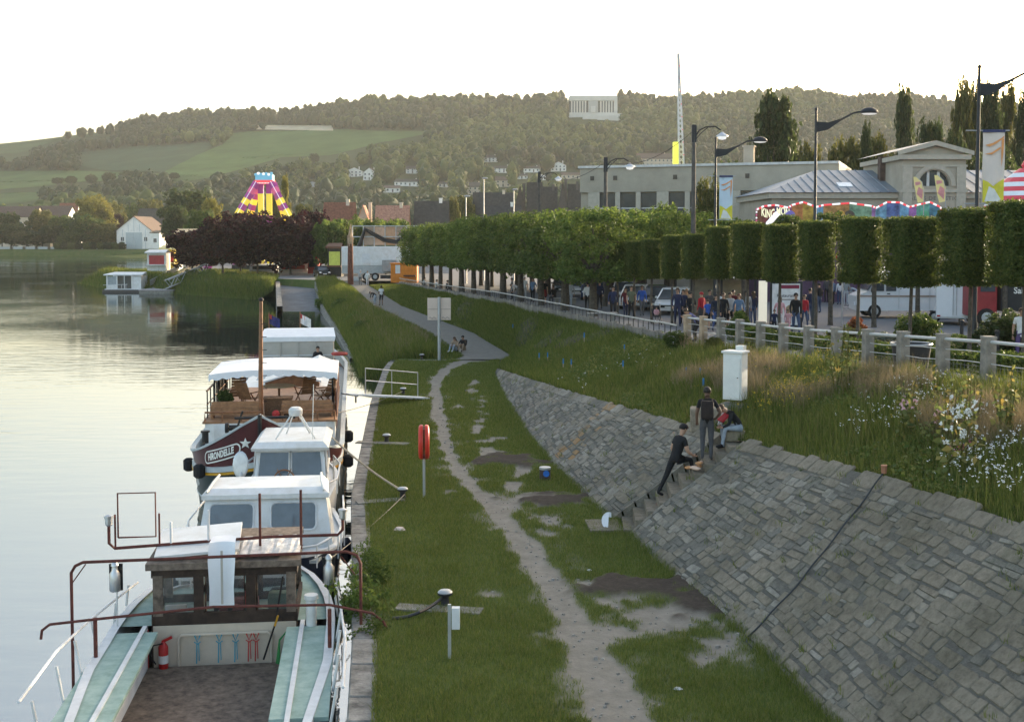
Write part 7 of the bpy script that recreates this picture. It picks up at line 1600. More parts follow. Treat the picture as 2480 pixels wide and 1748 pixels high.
for k, (u, c) in enumerate(((.18,(.25,.2,.55)),(.45,(.5,.3,.06)),(.5,(.1,.08,.06)),(.9,(.1,.35,.2)))): MB().ball((u*W,-.12,zb+.35*H_),(W*.03,.1,H_*.28),10,6).build('painted_shape', mat('fair_shape_%d'%k,c), t)
# feather flags
def feather(x, yt, yb, Y, lab):
    a, b_ = at_y(x*K,yb*K,Y), at_y(x*K,yt*K,Y); h = b_.z-a.z; t = thing('feather_flag', lab, 'flag', (a.x,Y,a.z), 0, 'yellow and pink feather flags'); w = h*.42
    prof_ = [(0,.0),(.62,0),(.9,.1),(1,.35),(.95,.6),(.8,.85),(.55,1.0),(.2,1.05),(.0,1.0)]
    b = MB(); P = [(w*.1+u*w,0,0) for u in (0,)]; poly = [(.45*w,0),(.95*w,.05*h),(1.0*w,.55*h),(.75*w,.82*h),(.35*w,1.0*h),(0,1.0*h),(.1*w,.7*h),(.28*w,.3*h)]
    MB().prism(poly,'y',-.015,.015).build('cloth', emis('flag_yellow',(1,.85,.3),.02,(.62,.56,.25)), t); MB().prism([(.3*w,.35*h),(.85*w,.12*h),(.88*w,.5*h),(.5*w,.62*h)],'y',-.03,-.016).build('print', mat('flag_pink',(.6,.28,.28)), t); MB().prism([(.2*w,.66*h),(.7*w,.72*h),(.6*w,.82*h),(.15*w,.8*h)],'y',-.03,-.016).build('print', mat('flag_pink',(.6,.28,.28)), t)
    MB().tube([(w*.98,0,-4),(w*1.0,0,.3*h),(w*.8,0,.8*h),(w*.3,0,1.0*h)],.03,5).build('pole', M_galv, t)
feather(2047,397,455,80,'left of the two yellow and pink feather flags before the court house'); feather(2094,393,455,80,'right of the two yellow and pink feather flags before the court house')
# striped inflatable at the right edge
Y_ = 70; a = at_y(2252*K,460*K,Y_); t = thing('striped_stand_top', 'red and white striped domed stand top at the right edge', 'fair stand', (a.x+1.4,Y_,a.z-.3))
for k in range(9): r0 = 2.3*math.cos(k/9*1.4)+.15; MB().lathe([(r0,k*.27),(2.3*math.cos((k+1)/9*1.4)+.15,(k+1)*.27-.005)],(0,0,0),16).build('stripe', emis('stripe_red',(.7,.08,.1),.05,(.45,.05,.07)) if k%2 == 0 else B_canvas, t)
MB().lathe([(.3,0),(.45,.2),(.3,.5),(.1,.75)],(0,0,2.4),10).build('top_knob', mat('stripe_red',(.45,.05,.07)), t); MB().bb((-2,-2,-3.5),(2,2,-.01)).build('stand_body', mat('stand_red',(.25,.03,.04)), t)
# white diagonal tube
a, b_ = at_y(1712*K,514*K,50), at_y(1744*K,478*K,50); o = MB().tube([a,b_],.11,8).build('white_tube', M_fwh, None, True); tag(o,'white slanting tube sticking out above the clipped trees','tube')
# showman's trailer with back frame and orange stall
Yt = 150; a = at_y(766*K,620*K,Yt); b_ = at_y(1010*K,620*K,Yt); zt_ = at_y(800*K,553*K,Yt).z; W = b_.x-a.x; z0 = float(Zp(Yt)); H_ = zt_-z0
t = thing('show_trailer', 'long white showman trailer with grey skirt at the head of the path', 'trailer', (a.x,Yt,z0))
MB().bev((W/2,1.3,(H_+1.9)/2),(W,2.6,H_-1.9),.06).build('box_body', B_white, t); MB().bb((0,.05,.9),(W,2.5,1.9)).build('skirt', mat('skirt_grey',(.4,.41,.4)), t)
for x in (3.1,4.2):
    wh = MB().lathe([(.3,-.15),(.5,-.12),(.5,.12),(.3,.15)],(0,0,0),16).build('wheel', B_tyre, t); wh.matrix_local = Matrix.Translation((x,.15,.5)) @ Matrix.Rotation(R(90),4,'X'); MB().lathe([(.28,.13),(.26,.17),(.05,.18)],(0,0,0),12).build('hub', M_galv, wh)
dd = MB().bb((2.6,-.03,2.2),(3.6,-.001,3.4)).build('door', B_white2, t); MB().bb((5.2,-1.2,1.2),(6.8,-.1,2.6)).build('generator', mat('gen_grey',(.3,.3,.29)), t); MB().bb((5.0,-1.3,.3),(9,-.1,.7)).build('drawbar', M_iron, t); MB().bb((1.5,-.6,0),(2.3,0,.25)).bb((1.5,-.4,.25),(2.3,0,.5)).build('steps', M_galv, t)
a2 = at_y(790*K,555*K,Yt+1); b2 = at_y(985*K,507*K,Yt+1); t = thing('scenery_frame', 'open steel frame with orange backdrop panels above the white trailer', 'frame', (a2.x,Yt+1.2,a2.z)); w_ = b2.x-a2.x; h_ = b2.z-a2.z
for k in range(9): MB().bb((k*w_/8-.05,-.05,-1),(k*w_/8+.05,.05,h_)).build('upright', M_galv, t)
for zz in (.1,h_*.5,h_): MB().bb((0,-.07,zz-.06),(w_,.07,zz+.06)).build('crossbar', M_galv, t)
for k in range(8): 
    if k not in (0,): MB().bb((k*w_/8+.06,.1,.3),((k+1)*w_/8-.06,.16,h_-.1)).build('backdrop_panel', mat('backdrop_%d'%(k%3), [(.5,.3,.18),(.36,.27,.2),(.55,.36,.25)][k%3]), t)
MB().tube([(.8,-.2,0),(1.6,-.2,h_*.85),(4.0,-.2,h_*.35),(5.6,-.2,h_*.25),(8,-.2,h_*.8)],.28,6).build('folded_arm', B_black, t)
a = at_y(876*K,622*K,143); b_ = at_y(935*K,592*K,143); t = thing('orange_stall', 'orange stall with white notice beside the low wall end', 'stall', (a.x,143,float(Zp(143)))); w_ = b_.x-a.x; h_ = b_.z-float(Zp(143))
m_or = mat('stall_orange',(.62,.2,.02),rough=.6); MB().bev((w_/2,1,h_/2),(w_,2,h_),.05).build('body', m_or, t); MB().bb((-.1,-.1,h_),(w_+.1,2.1,h_+.1)).build('roof', m_or, t); MB().bb((w_*.18,-.03,h_*.5),(w_*.36,-.001,h_*.95)).build('notice', B_white, t); MB().bb((w_*.5,-.6,h_*.35),(w_*.95,0,h_*.42)).build('counter', mat('stall_dark',(.1,.05,.03)), t)
# rust-coloured carved post
p = at_y(786*K,628*K,140); t = thing('carved_post', 'rust-brown carved tree-trunk post with splintered top beside the path', 'post', (p.x,140,1.0)); zt_ = at_y(786*K,500*K,140).z-1.0
MB().tube([(0,0,-.1),(0,0,zt_*.45),(0.02,0,zt_*.66)],[.36,.32,.3],9).build('trunk', mat('rust_wood',(.14,.055,.035),rough=.9,var=.3,scale=3), t, True)
for k in range(7): a_ = k*.9; MB().tube([(.2*math.cos(a_),.2*math.sin(a_),zt_*.62),(.28*math.cos(a_),.25*math.sin(a_),zt_*(.75+.04*(k%3))),(.12*math.cos(a_*1.3),.1*math.sin(a_),zt_*(.85+.15*((k*3)%4)/3))],[.12,.08,.015],5).build('splinter', mat('split_wood',(.36,.26,.17),var=.3), t)
# ---------------------------------------------------------------- vehicles
def wheel(root, x, y, z, r=.32, w=.2):
    wh = MB().lathe([(r*.6,-w/2),(r*.95,-w/2),(r,-w/4),(r,w/4),(r*.95,w/2),(r*.6,w/2)],(0,0,0),16).build('wheel', B_tyre, root, True); wh.matrix_local = Matrix.Translation((x,y,z)) @ Matrix.Rotation(R(90),4,'X')
    MB().lathe([(r*.58,-w/2-.01),(r*.58,w/2+.01),(r*.1,w/2+.03)],(0,0,0),12).build('rim', M_galv, wh)
def car(label, loc, rz, m, kind='car', group='cars parked behind the avenue'):
    """length along x, nose at +x"""
    t = thing('parked_car', label, 'car', loc, rz, group); hw = .86
    low = [(-2.05,.3),(-2.1,.55),(-2.05,.9),(-1.0,.95),(.9,.92),(1.95,.75),(2.1,.55),(2.05,.28),(1.7,.22),(-1.7,.22)]
    b = MB(); n_ = len(low); v = []
    for y, k in ((-hw,.97),(-hw*.98,1.0),(hw*.98,1.0),(hw,.97)): v.append([(p[0]*k,y,p[1]) for p in low])
    b.loft(v,True); b.f.append(tuple(range(n_))); b.f.append(tuple(3*n_+i for i in range(n_))); b.build('body', m, t, True)
    cab = [(-1.85,.9),(-1.5,1.42),(-.2,1.5),(.35,1.42),(1.15,.92)]; cw0, cw1 = .82,.62
    c = MB(); lo = [(-1.85,.9),(1.15,.92)]; 
    c.loft([[(-1.85,-cw0,.9),(1.15,-cw0,.92),(1.15,cw0,.92),(-1.85,cw0,.9)],[(-1.5,-cw1,1.42),(.35,-cw1,1.42),(.35,cw1,1.42),(-1.5,cw1,1.42)]],True); c.build('cabin_glass', M_win, t)
    MB().bev((-.57,0,1.45),(1.95,1.28,.09),.04).build('roof', m, t)
    for x, xt in ((-1.85,-1.5),(1.15,.35),(-.45,-.5)):
        for s in (-1,1): MB().tube([(x,s*cw0,.9),(xt,s*cw1,1.44)],.045,5).build('pillar', m, t)
    for x in (-1.3,1.3):
        for s in (-1,1): wheel(t, x, s*.78, .32)
    for s in (-1,1): MB().ball((2.0,s*.6,.66),(.1,.18,.09),8,5).build('headlight', mat('headlight',(.7,.72,.75),rough=.15), t); MB().bb((-2.11,s*.62-.16,.68),(-2.02,s*.62+.16,.86)).build('tail_light', mat('taillight',(.3,.02,.02),rough=.2), t); MB().ball((.75,s*.93,.98),(.09,.1,.07),6,4).build('mirror', m, t)
    for s in (1,-1): MB().bb((-2.13 if s < 0 else 2.09,-.25,.42),(-2.1 if s < 0 else 2.125,.25,.53)).build('number_plate', B_white, t)
    MB().bb((2.02,-.5,.45),(2.11,.5,.6)).build('grille', B_black, t)
    return t
CW = mat('car_white',(.72,.73,.74),rough=.2,spec=.6,coat=.5,var=.02); CG = mat('car_grey',(.12,.13,.14),rough=.25,coat=.5,var=.02); CB = mat('car_black',(.015,.016,.018),rough=.2,coat=.5,var=.02); CBL = mat('car_blue',(.03,.06,.12),rough=.25,coat=.5,var=.02); CR = mat('car_red',(.3,.02,.02),rough=.25,coat=.5,var=.02); CS = mat('car_silver',(.42,.44,.46),rough=.25,coat=.5,metal=.3,var=.02)
p = at_y(722*K,622*K,165); car('black car parked at the head of the boat ramp', (p.x,165,1.0), R(-70), CB, group='lone car')
for i, (x, Y, m, rz, lab) in enumerate([(1425,76,CW,-100,'white car behind the walking trio on the promenade'),(1400,84,CS,-95,'silver car half hidden behind lime trunks'),(1475,74,CG,-100,'dark grey car with pale roof left of the white estate'),(1512,70,CW,-105,'white car facing the camera behind the stroller'),(1560,69,CW,-60,'white car with rounded roof behind the crowd'),(1330,90,CBL,-95,'dark blue car behind the second lime trunk'),(1295,97,CW,-95,'white car glimpsed between far lime trunks'),(1262,105,CG,-95,'grey car glimpsed between the farther lime trunks')]):
    p = at_y(x*K,600,Y); car(lab, (p.x,Y,float(Zp(Y))), R(rz), m)
# white panel van and its box trailer
Y_ = 66; p = at_y(2038*K,600,Y_); z0 = float(Zp(Y_))+.02; t = thing('panel_van', 'white high-roofed panel van parked behind the clipped trees', 'van', (p.x-.1,Y_,z0), R(-4)); t.scale = (1.08,1.08,1.14)
side = [(-2.65,.35),(-2.75,.8),(-2.7,1.05),(-2.1,1.3),(-1.55,2.05),(-1.1,2.5),(-.7,2.62),(2.6,2.62),(2.7,2.5),(2.75,.4)]
b = MB(); v = [[(q[0],y,q[1]) for q in side] for y in (-.95,-.98,.98,.95)]; n_ = len(side); b.loft(v,True); b.f.append(tuple(range(n_))); b.f.append(tuple(3*n_+i for i in range(n_))); b.build('body', CW, t, True)
for poly in ([(-2.0,1.3),(-1.62,1.95),(-1.35,1.95),(-1.35,1.3)],[(-1.25,1.3),(-1.25,1.95),(-.75,1.98),(-.75,1.3)]): MB().prism(poly,'y',-.995,-.975).build('side_window', M_win, t)
MB().prism([(-2.12,1.32),(-1.6,2.02),(-1.63,2.06),(-2.16,1.36)],'y',-.8,.8).build('windscreen', M_win, t); MB().bb((-2.7,-.992,1.02),(2.72,-.978,1.1)).build('trim_stripe', mat('van_stripe',(.33,.25,.2)), t)
for x in (-1.8,1.75):
    for s in (-1,1): wheel(t, x, s*.86, .34, .34, .22)
MB().bb((-1.2,-1.0,1.15),(-1.05,-.985,1.2)).build('door_handle', B_black, t); MB().ball((-1.95,-1.1,1.35),(.08,.12,.16),6,4).build('mirror', B_black, t); MB().bb((-2.78,-.8,.6),(-2.72,-.5,.78)).build('headlight', mat('headlight',(.7,.72,.75)), t)
for x in (-.62,.9): MB().bb((x,-.993,.45),(x+.02,-.981,2.4)).build('door_seam', B_grey, t)
Y2 = 60; p = at_y(2142*K,600,Y2); t = thing('box_trailer', 'white box trailer with double rear doors beside the van', 'trailer', (p.x,Y2,float(Zp(Y2))+.02), R(-18))
MB().bev((0,.9,1.35),(1.75,3.2,1.9),.03).build('box_body', CW, t); MB().bb((-.88,-.85,.35),(.88,2.5,.42)).build('chassis', M_galv, t)
for s in (-1,1): MB().bb((s*.43-.41,-.735,.48),(s*.43+.41,-.702,2.25)).build('door', CW, t); MB().tube([(s*.08,-.76,.5),(s*.08,-.76,2.2)],.018,5).build('lock_bar', M_galv, t); wheel(t, s*.0+s*.9, .9, .3, .3, .18); MB().bb((s*.75-.08,-.75,.36),(s*.75+.08,-.7,.5)).build('tail_light', mat('taillight',(.3,.02,.02)), t)
# dark lorry at the right edge
Y_ = 58; p = at_y(2290*K,600,Y_); t = thing('dark_lorry', 'dark lorry with lettered side and red cab at the right edge', 'lorry', (p.x,Y_,float(Zp(Y_))+.02), 0)
MB().bev((.9,1.2,1.9),(3.6,2.3,2.3),.04).build('box_body', mat('lorry_black',(.02,.022,.025),rough=.4), t); MB().bev((-1.7,1.2,1.6),(1.3,2.2,2.2),.1).build('cab', mat('lorry_red',(.28,.025,.03),rough=.35), t); MB().bb((-1.9,.06,1.7),(-1.2,.085,2.3)).build('cab_window', M_win, t); MB().bb((-.85,.02,2.6),(2.6,.045,2.66)).build('trim_line', B_yellow, t)
for x in (-1.6,1.6): wheel(t, x, .15, .45, .45, .28)
for txt, zz, sz in (('Discot',2.15,.42),('Saisson',1.75,.42)):
    tm = text_mesh(txt, sz, .008); tm.transform(Matrix.Translation((.3,.03,zz)) @ Matrix.Rotation(math.pi/2,4,'X')); link('lettering', tm, M_let, t)
# bus shelter and advertising panels
Y_ = 60; p = at_y(1660*K,600,Y_); t = thing('bus_shelter', 'glass bus shelter with white roof lights behind the crowd', 'shelter', (p.x,Y_,float(Zp(Y_))))
MB().bev((0,.8,2.45),(5.2,1.7,.14),.03).build('roof', M_lampd, t)
for x in (-2.4,-.9,.8,2.4): MB().bb((x-.05,.1,0),(x+.05,.2,2.4)).build('upright', M_lampd, t)
for x in (-2.2,-.4): MB().bev((x+.4,0,2.42),(.75,.3,.14),.04).build('roof_light', emis('shelter_light',(1,1,1),.25,(.8,.8,.8)), t)
for x0_, x1_ in ((-2.3,-.95),(-.85,.75)): MB().bb((x0_,1.5,.3),(x1_,1.53,2.2)).build('glass_pane', mat('shelter_glass',(.22,.21,.16),rough=.1), t)
for x in (.95,1.6): MB().bb((x,.0,.1),(x+.42,.06,2.2)).build('lit_panel', emis('panel_light',(1,.93,.75),.1,(.75,.7,.55)), t)
MB().bb((-2.2,.9,.45),(.6,1.3,.52)).build('bench', mat('bench_wood',(.2,.12,.07)), t)
Y_ = 56; p = at_y(1764*K,600,Y_); z0 = float(Zp(Y_)); t = thing('advertising_panel', 'upright advertising panel with white poster behind the man in black', 'sign', (p.x,Y_,z0))
MB().bev((0,0,1.15),(1.5,.22,2.3),.04).build('frame', M_lampd, t); MB().bb((-.68,-.125,.25),(.62,-.112,2.18)).build('poster', mat('poster_white',(.68,.67,.66)), t); MB().bb((-.35,-.135,1.95),(.58,-.126,2.12)).build('poster_band', mat('poster_wine',(.22,.03,.06)), t); MB().ball((.2,-.13,1.0),(.25,.012,.2),12,6).build('poster_plate', mat('poster_food',(.3,.22,.13)), t)
tm = text_mesh('Restaurant', .2, .004); tm.transform(Matrix.Translation((-.03,-.13,1.62)) @ Matrix.Rotation(math.pi/2,4,'X')); link('lettering', tm, mat('ink_dark',(.12,.1,.1)), t)
tm = text_mesh('OUVERT', .14, .003); tm.transform(Matrix.Translation((.1,-.131,2.03)) @ Matrix.Rotation(math.pi/2,4,'X'))
MB().bb((-.4,-.13,1.42),(.35,-.127,1.46)).build('poster_line', mat('ink_dark',(.12,.1,.1)), t)
# litter bin, round tub, bollards, barriers, road sign, bench
p = at_y(2047*K,600,31); t = thing('dark_tub', 'round black planter tub with metal rim behind the fence', 'planter', (p.x,31,float(Zp(31)))); MB().lathe([(.38,0),(.5,.85),(.52,.86),(.48,.88),(.4,.8)],(0,0,0),18).build('tub', mat('tub_black',(.03,.03,.03),rough=.6), t, True); MB().tube(arc_pts((0,0,.88),.51,0,6.283,20,'xy'),.025,5).build('rim', M_galv, t)
for i, (x, Y) in enumerate(((2190,40),(2160,46),(2240,37))):
    p = at_y(x*K,600,Y); o = MB().lathe([(.07,0),(.07,.95),(.085,.96),(.085,1.02),(.05,1.05)],(0,0,0),10).build('traffic_bollard', M_lampd, None, True); o.location = (p.x,Y,float(Zp(Y))); tag(o, f'slim dark street bollard behind the fence, {["middle","leftmost","rightmost"][i]} of three', 'bollard', 'street bollards')
p = at_y(1890*K,575*K,60); t = thing('round_sign', 'round red-rimmed road sign half hidden by a clipped tree', 'sign', (p.x,60,float(Zp(60)))); hh = p.z-float(Zp(60)); MB().tube([(0,.05,0),(0,.05,hh)],.03,6).build('post', M_galv, t); o = MB().lathe([(.36,0),(.36,.02),(.01,.02)],(0,0,0),20).build('disc', mat('sign_red',(.4,.03,.04)), t); o.matrix_local = Matrix.Translation((0,.02,hh)) @ Matrix.Rotation(R(90),4,'X'); o = MB().lathe([(.26,0),(.26,.02),(.01,.02)],(0,0,0),20).build('disc_face', B_white, t); o.matrix_local = Matrix.Translation((0,-.01,hh)) @ Matrix.Rotation(R(90),4,'X')
for i, (x, Y) in enumerate(((1930,74),(1960,72))):
    p = at_y(x*K,600,Y); t = thing('crowd_barrier', f'steel crowd barrier by the road, {["left","right"][i]} one of two', 'barrier', (p.x,Y,float(Zp(Y))), R(20*i)); MB().tube([(-1,0,.15),(-1,0,1.0),(-.9,0,1.08),(.9,0,1.08),(1,0,1.0),(1,0,.15),(-1,0,.15)],.022,6).build('frame', M_galv, t)
    for k in range(11): MB().tube([(-.85+k*.17,0,.15),(-.85+k*.17,0,1.07)],.009,4).build('bar', M_galv, t)
    for s in (-1,1): MB().bb((s*.8-.03,-.3,0),(s*.8+.03,.3,.03)).build('foot', M_galv, t)
for i, (x, Y) in enumerate(((1385,62.5),(1295,80))):
    p = at_y(x*K,600,Y); t = thing('street_bench', f'plain bench under the limes, {["nearer","farther"][i]} one', 'bench', (p.x-.8,Y,float(Zp(Y))), R(15))
    for k in range(3): MB().bb((-.8,-.2+k*.14,.43),(.8,-.09+k*.14,.47)).build('seat_slat', mat('bench_pale',(.4,.38,.35)), t)
    for s in (-1,1): MB().bb((s*.6-.08,-.15,0),(s*.6+.08,.15,.43)).build('leg', M_slab, t)
# lights of traffic signals
for i, (x, y, Y) in enumerate(((1934,633,58),(2035,640,70),(2132,640,72))):
    pass
# painted road lines
for i, (x0_,y0_,x1_,y1_) in enumerate(((1860,716,1960,724),(1985,768,2100,790))):
    a, b_ = nz(x0_,y0_,2.5), nz(x1_,y1_,2.5)
# ---------------------------------------------------------------- moorings by the fair (left)
Y_ = 169; a = at_y(236*K,655*K,Y_); b_ = at_y(316*K,655*K,Y_); W = b_.x-a.x; t = thing('houseboat', 'small white houseboat with glazed cabin moored beyond the ramp', 'boat', (a.x,Y_,WATER))
MB().bev((W/2,1.8,.1),(W+.6,4.4,.5),.06).build('pontoon', mat('pontoon_dark',(.08,.07,.065)), t); MB().bb((.0,-.3,.36),(W+.2,3.9,.46)).build('deck', B_white2, t)
for x in (0.1,1.5,W-1.4,W-.2): MB().bb((x,.2,.46),(x+.18,.35,2.35)).build('corner_post', B_white, t)
MB().bb((.1,.3,.46),(1.6,3.2,1.0)).bb((W-1.3,.3,.46),(W-.02,3.2,2.3)).bb((.1,3.1,.46),(W-.02,3.2,2.3)).build('cabin_wall', B_white, t); MB().bb((1.65,.28,.5),(W-1.4,.32,2.3)).build('sliding_door', M_win, t); MB().bb((.15,.28,1.0),(1.5,.32,2.2)).build('window', mat('hb_glass',(.3,.34,.36),rough=.1), t); MB().bb(((1.65+W-1.4)/2-.05,.2,.5),((1.65+W-1.4)/2+.05,.29,2.3)).build('door_frame', B_white, t)
MB().loft([[(-.2,-.1,2.35),(W+.3,-.1,2.35)],[(-.2,-.1,2.5),(W+.3,-.1,2.5)],[(.3,3.4,2.75),(W-.2,3.4,2.75)],[(.3,3.4,2.35),(W-.2,3.4,2.35)]]).build('roof', B_white2, t, fix=False)
for x in (1.8,2.4,3.0): MB().tube([(x,-.2,.46),(x,-.2,1.1)],.03,4).build('rail_post', B_white, t)
MB().tube([(-.2,-.25,1.0),(3.2,-.2,1.1)],.03,4).build('rail', B_white, t)
a, b_, c_ = at_y(322*K,660*K,166), at_y(383*K,660*K,163), at_y(340*K,595*K,182)
t = thing('landing_stage', 'floating landing stage with sloping gangway beside the houseboat', 'pontoon', (a.x,164,WATER)); MB().bb((0,0,-.2),(b_.x-a.x,5,.45)).build('float', M_slab, t); MB().bb((-.1,-.1,.45),(b_.x-a.x+.1,5.1,.55)).build('deck', mat('stage_deck',(.3,.28,.28)), t)
MB().loft([[(.1,5,.6),(1.9,5,.6)],[(.9,19,2.6),(2.6,19,2.6)]]).build('gangway', mat('stage_deck',(.3,.28,.28)), t, fix=False)
for x0_, x1_ in ((0,.8),(1.95,2.7)): MB().loft([[(x0_,5,.9),(x1_,19,3.0)],[(x0_,5,1.7),(x1_,19,3.8)],[(x0_+.06,5,1.7),(x1_+.06,19,3.8)],[(x0_+.06,5,.9),(x1_+.06,19,3.0)]]).build('gangway_side', M_galv, t, fix=False)
p0, p1 = at_y(370*K,648*K,164), at_y(462*K,610*K,170); t = thing('truss_gangway', 'pale steel truss footbridge leading down to the landing stage', 'footbridge', (0,0,0)); dv = p1-p0
for dy in (0,1.6):
    o_ = Vector((0,dy,0)); MB().tube([p0+o_,p1+o_],.09,5).build('chord', M_galv, t); MB().tube([p0+o_+Vector((0,0,1.2)),p1+o_+Vector((0,0,1.2))],.09,5).build('chord', M_galv, t)
    for k in range(8): MB().tube([p0+dv*(k/8)+o_+Vector((0,0,0 if k%2 else 1.2)),p0+dv*((k+1)/8)+o_+Vector((0,0,1.2 if k%2 else 0))],.05,4).build('brace', M_galv, t)
MB().loft([[p0,p1],[p0+Vector((0,1.6,0)),p1+Vector((0,1.6,0))]]).build('deck', mat('stage_deck',(.3,.28,.28)), t, fix=False)
# stalls and lorries under and left of the purple trees
def stall(x0_, x1_, yt, yb, Y, lab, wall, roof, band=None):
    a, b_ = at_y(x0_*K,yb*K,Y), at_y(x1_*K,yt*K,Y); w = b_.x-a.x; z0 = .95; h = b_.z-z0; t = thing('fair_stall', lab, 'stall', (a.x,Y,z0))
    MB().bev((w/2,1.2,h*.42),(w,2.4,h*.84),.05).build('body', wall, t); MB().loft([[(-.2,-.6,h*.84),(w+.2,-.6,h*.84)],[(-.2,-.6,h*.9),(w+.2,-.6,h*.9)],[(0,1.2,h),(w,1.2,h)],[(-.2,2.6,h*.84),(w+.2,2.6,h*.84)]]).build('roof', roof, t, fix=False); MB().bb((w*.1,-.03,h*.35),(w*.9,-.001,h*.75)).build('counter_opening', band or B_black, t); MB().bb((0,-.5,h*.3),(w,-.02,h*.35)).build('counter', roof, t)
stall(330,372,560,600,186,'white and red striped lorry-stall on the shore left of purple trees',B_white,B_white2,mat('stall_redstripe',(.4,.06,.06)))
stall(362,392,550,600,190,'yellow stall container half behind the purple trees',mat('stall_yellow',(.6,.42,.06)),mat('stall_yellow2',(.7,.6,.3)),mat('stall_red',(.4,.04,.04)))
stall(395,440,513,545,215,'cream fairground booth with banded roof above the purple trees',mat('stall_cream',(.6,.48,.36)),mat('stall_cream2',(.65,.5,.3)))
stall(560,620,592,618,185,'white fair lorry glimpsed under the purple trees, left one',B_white2,B_white)
stall(625,690,588,620,182,'white fair lorry glimpsed under the purple trees, right one',B_white,B_white2,CR)
stall(690,712,570,622,178,'dark red fair booth behind the black car',mat('stall_red',(.4,.04,.04)),mat('stall_red',(.4,.04,.04)))
stall(735,765,545,620,165,'dark stall with bright poster left of the white trailer',B_black,mat('stall_dark',(.1,.05,.03)),mat('stall_yg',(.45,.5,.1)))
for i, (x0_, Y, h, lab, m) in enumerate([(290,178,1.6,'blue and white motor boat moored behind the houseboat',B_white),(312,184,1.4,'dark cabin boat moored by the fair shore',B_navy),(345,180,1.5,'white cruiser moored below the striped lorry-stall',B_white)]):
    p = at_y(x0_*K,640,Y); t = thing('moored_boat', lab, 'boat', (p.x,Y,WATER), R(-60), 'boats moored below the fair'); simple_hull(t, 7, 2.4, -.4, .9, m, B_white, 1, .85); MB().box((0,2.6,1.5),(1.8,2.6,1.0),taper=.85).build('cabin', B_white2, t); MB().box((0,2.6,1.6),(1.86,2.0,.4),taper=.93).build('window_band', M_win, t); MB().tube([(0,3,2),(0,3,3.2)],.03,5).build('mast', M_galv, t)
# wooden mooring pile and navigation post by the ramp
a, b_ = at_y(626*K,735*K,118), at_y(626*K,642*K,158); o = MB().loft([[Vector((x_,118+k*4.4,z_+ (.9*k/9 if True else 0))) for k in range(10)] for x_, z_ in ((at_y(621*K,700*K,118).x,-1.8),(at_y(621*K,700*K,118).x,-.2),(at_y(621*K,700*K,118).x+.55,-.2),(at_y(621*K,700*K,118).x+.55,-1.8))]).build('ramp_side_wall', M_cope, None, fix=False); 
for v in o.data.vertices: v.co.x += -(v.co.y-118)*.2
o['kind'] = 'structure'
# overhead fence and pale house furniture on the far bank
for i in range(9):
    p = at_y((12+i*28)*K,555*K,437); o = MB().bb((-2.8,-.05,0),(2.8,.05,1.1)).build('bank_fence', mat('fence_pale',(.4,.42,.42),rough=.9), None); o.location = (p.x,437,1.0); tag(o, f'low pale fence length on the far bank, {ORD[i]} from the left', 'fence', 'fence lengths on the far bank')
for i in range(10):
    x = 130+i*16; p = at_y(x*K,555*K,436); shrub('far_bank_shrub', f'low clipped shrub on the far waterfront, {ORD[i]} from the left', (p.x,435.6,.9), 4.5, 3, 3, L_DARK if i%2 else L_GREEN, i, 'shrubs on the far waterfront')
# ================================================================== people
SKIN = mat('skin', (.42,.25,.17), rough=.6, var=.05); SKIN2 = mat('skin_dark', (.16,.09,.06), rough=.6, var=.05)
def cm(name, c): return mat('cloth_'+name, c, rough=.9, var=.12, scale=9, bump=.3, bscale=25)
HAIRD = mat('hair_dark', (.018,.013,.01), rough=.6, var=.3, scale=30); HAIRB = mat('hair_brown', (.07,.04,.022), rough=.6, var=.3, scale=30); HAIRL = mat('hair_fair', (.25,.17,.09), rough=.6, var=.3, scale=30); HAIRG = mat('hair_grey', (.35,.34,.33), rough=.6)
EYE = mat('eye_dark', (.02,.015,.012), rough=.3); LIP = mat('lip', (.3,.12,.1), rough=.5)
BASE = dict(pel=(0,0,.95), sp=(0,-.01,1.12), ch=(0,0,1.33), nk=(0,-.01,1.48), hb=(0,.015,1.56), hc=(0,.02,1.645), ht=(0,.015,1.715), ns=(0,.115,1.635),
 shL=(-.175,0,1.41), elL=(-.235,-.03,1.13), wrL=(-.245,.05,.88), haL=(-.24,.075,.80), shR=(.175,0,1.41), elR=(.235,-.03,1.13), wrR=(.245,.05,.88), haR=(.24,.075,.80),
 hiL=(-.09,0,.9), knL=(-.1,.03,.5), anL=(-.1,-.02,.09), toL=(-.12,.14,.035), hiR=(.09,0,.9), knR=(.1,.03,.5), anR=(.1,-.02,.09), toR=(.12,.14,.035))
RAD = dict(pel=(.145,.11),sp=(.128,.095),ch=(.155,.105),nk=(.055,.055),hb=(.062,.07),hc=(.078,.098),ht=(.055,.07),ns=(.012,.012),shL=.066,elL=.045,wrL=.03,haL=(.024,.04),shR=.066,elR=.045,wrR=.03,haR=(.024,.04),hiL=.1,knL=.064,anL=.042,toL=(.04,.03),hiR=.1,knR=.064,anR=.042,toR=(.04,.03))
BONES = [('pel','sp','top'),('sp','ch','top'),('ch','nk','top'),('nk','hb','skin'),('hb','hc','skin'),('hc','ht','skin'),('hc','ns','skin'),('ch','shL','top'),('shL','elL','top'),('elL','wrL','fore'),('wrL','haL','skin'),('ch','shR','top'),('shR','elR','top'),('elR','wrR','fore'),('wrR','haR','skin'),
 ('pel','hiL','bot'),('hiL','knL','bot'),('knL','anL','shank'),('anL','toL','shoe'),('pel','hiR','bot'),('hiR','knR','bot'),('knR','anR','shank'),('anR','toR','shoe')]
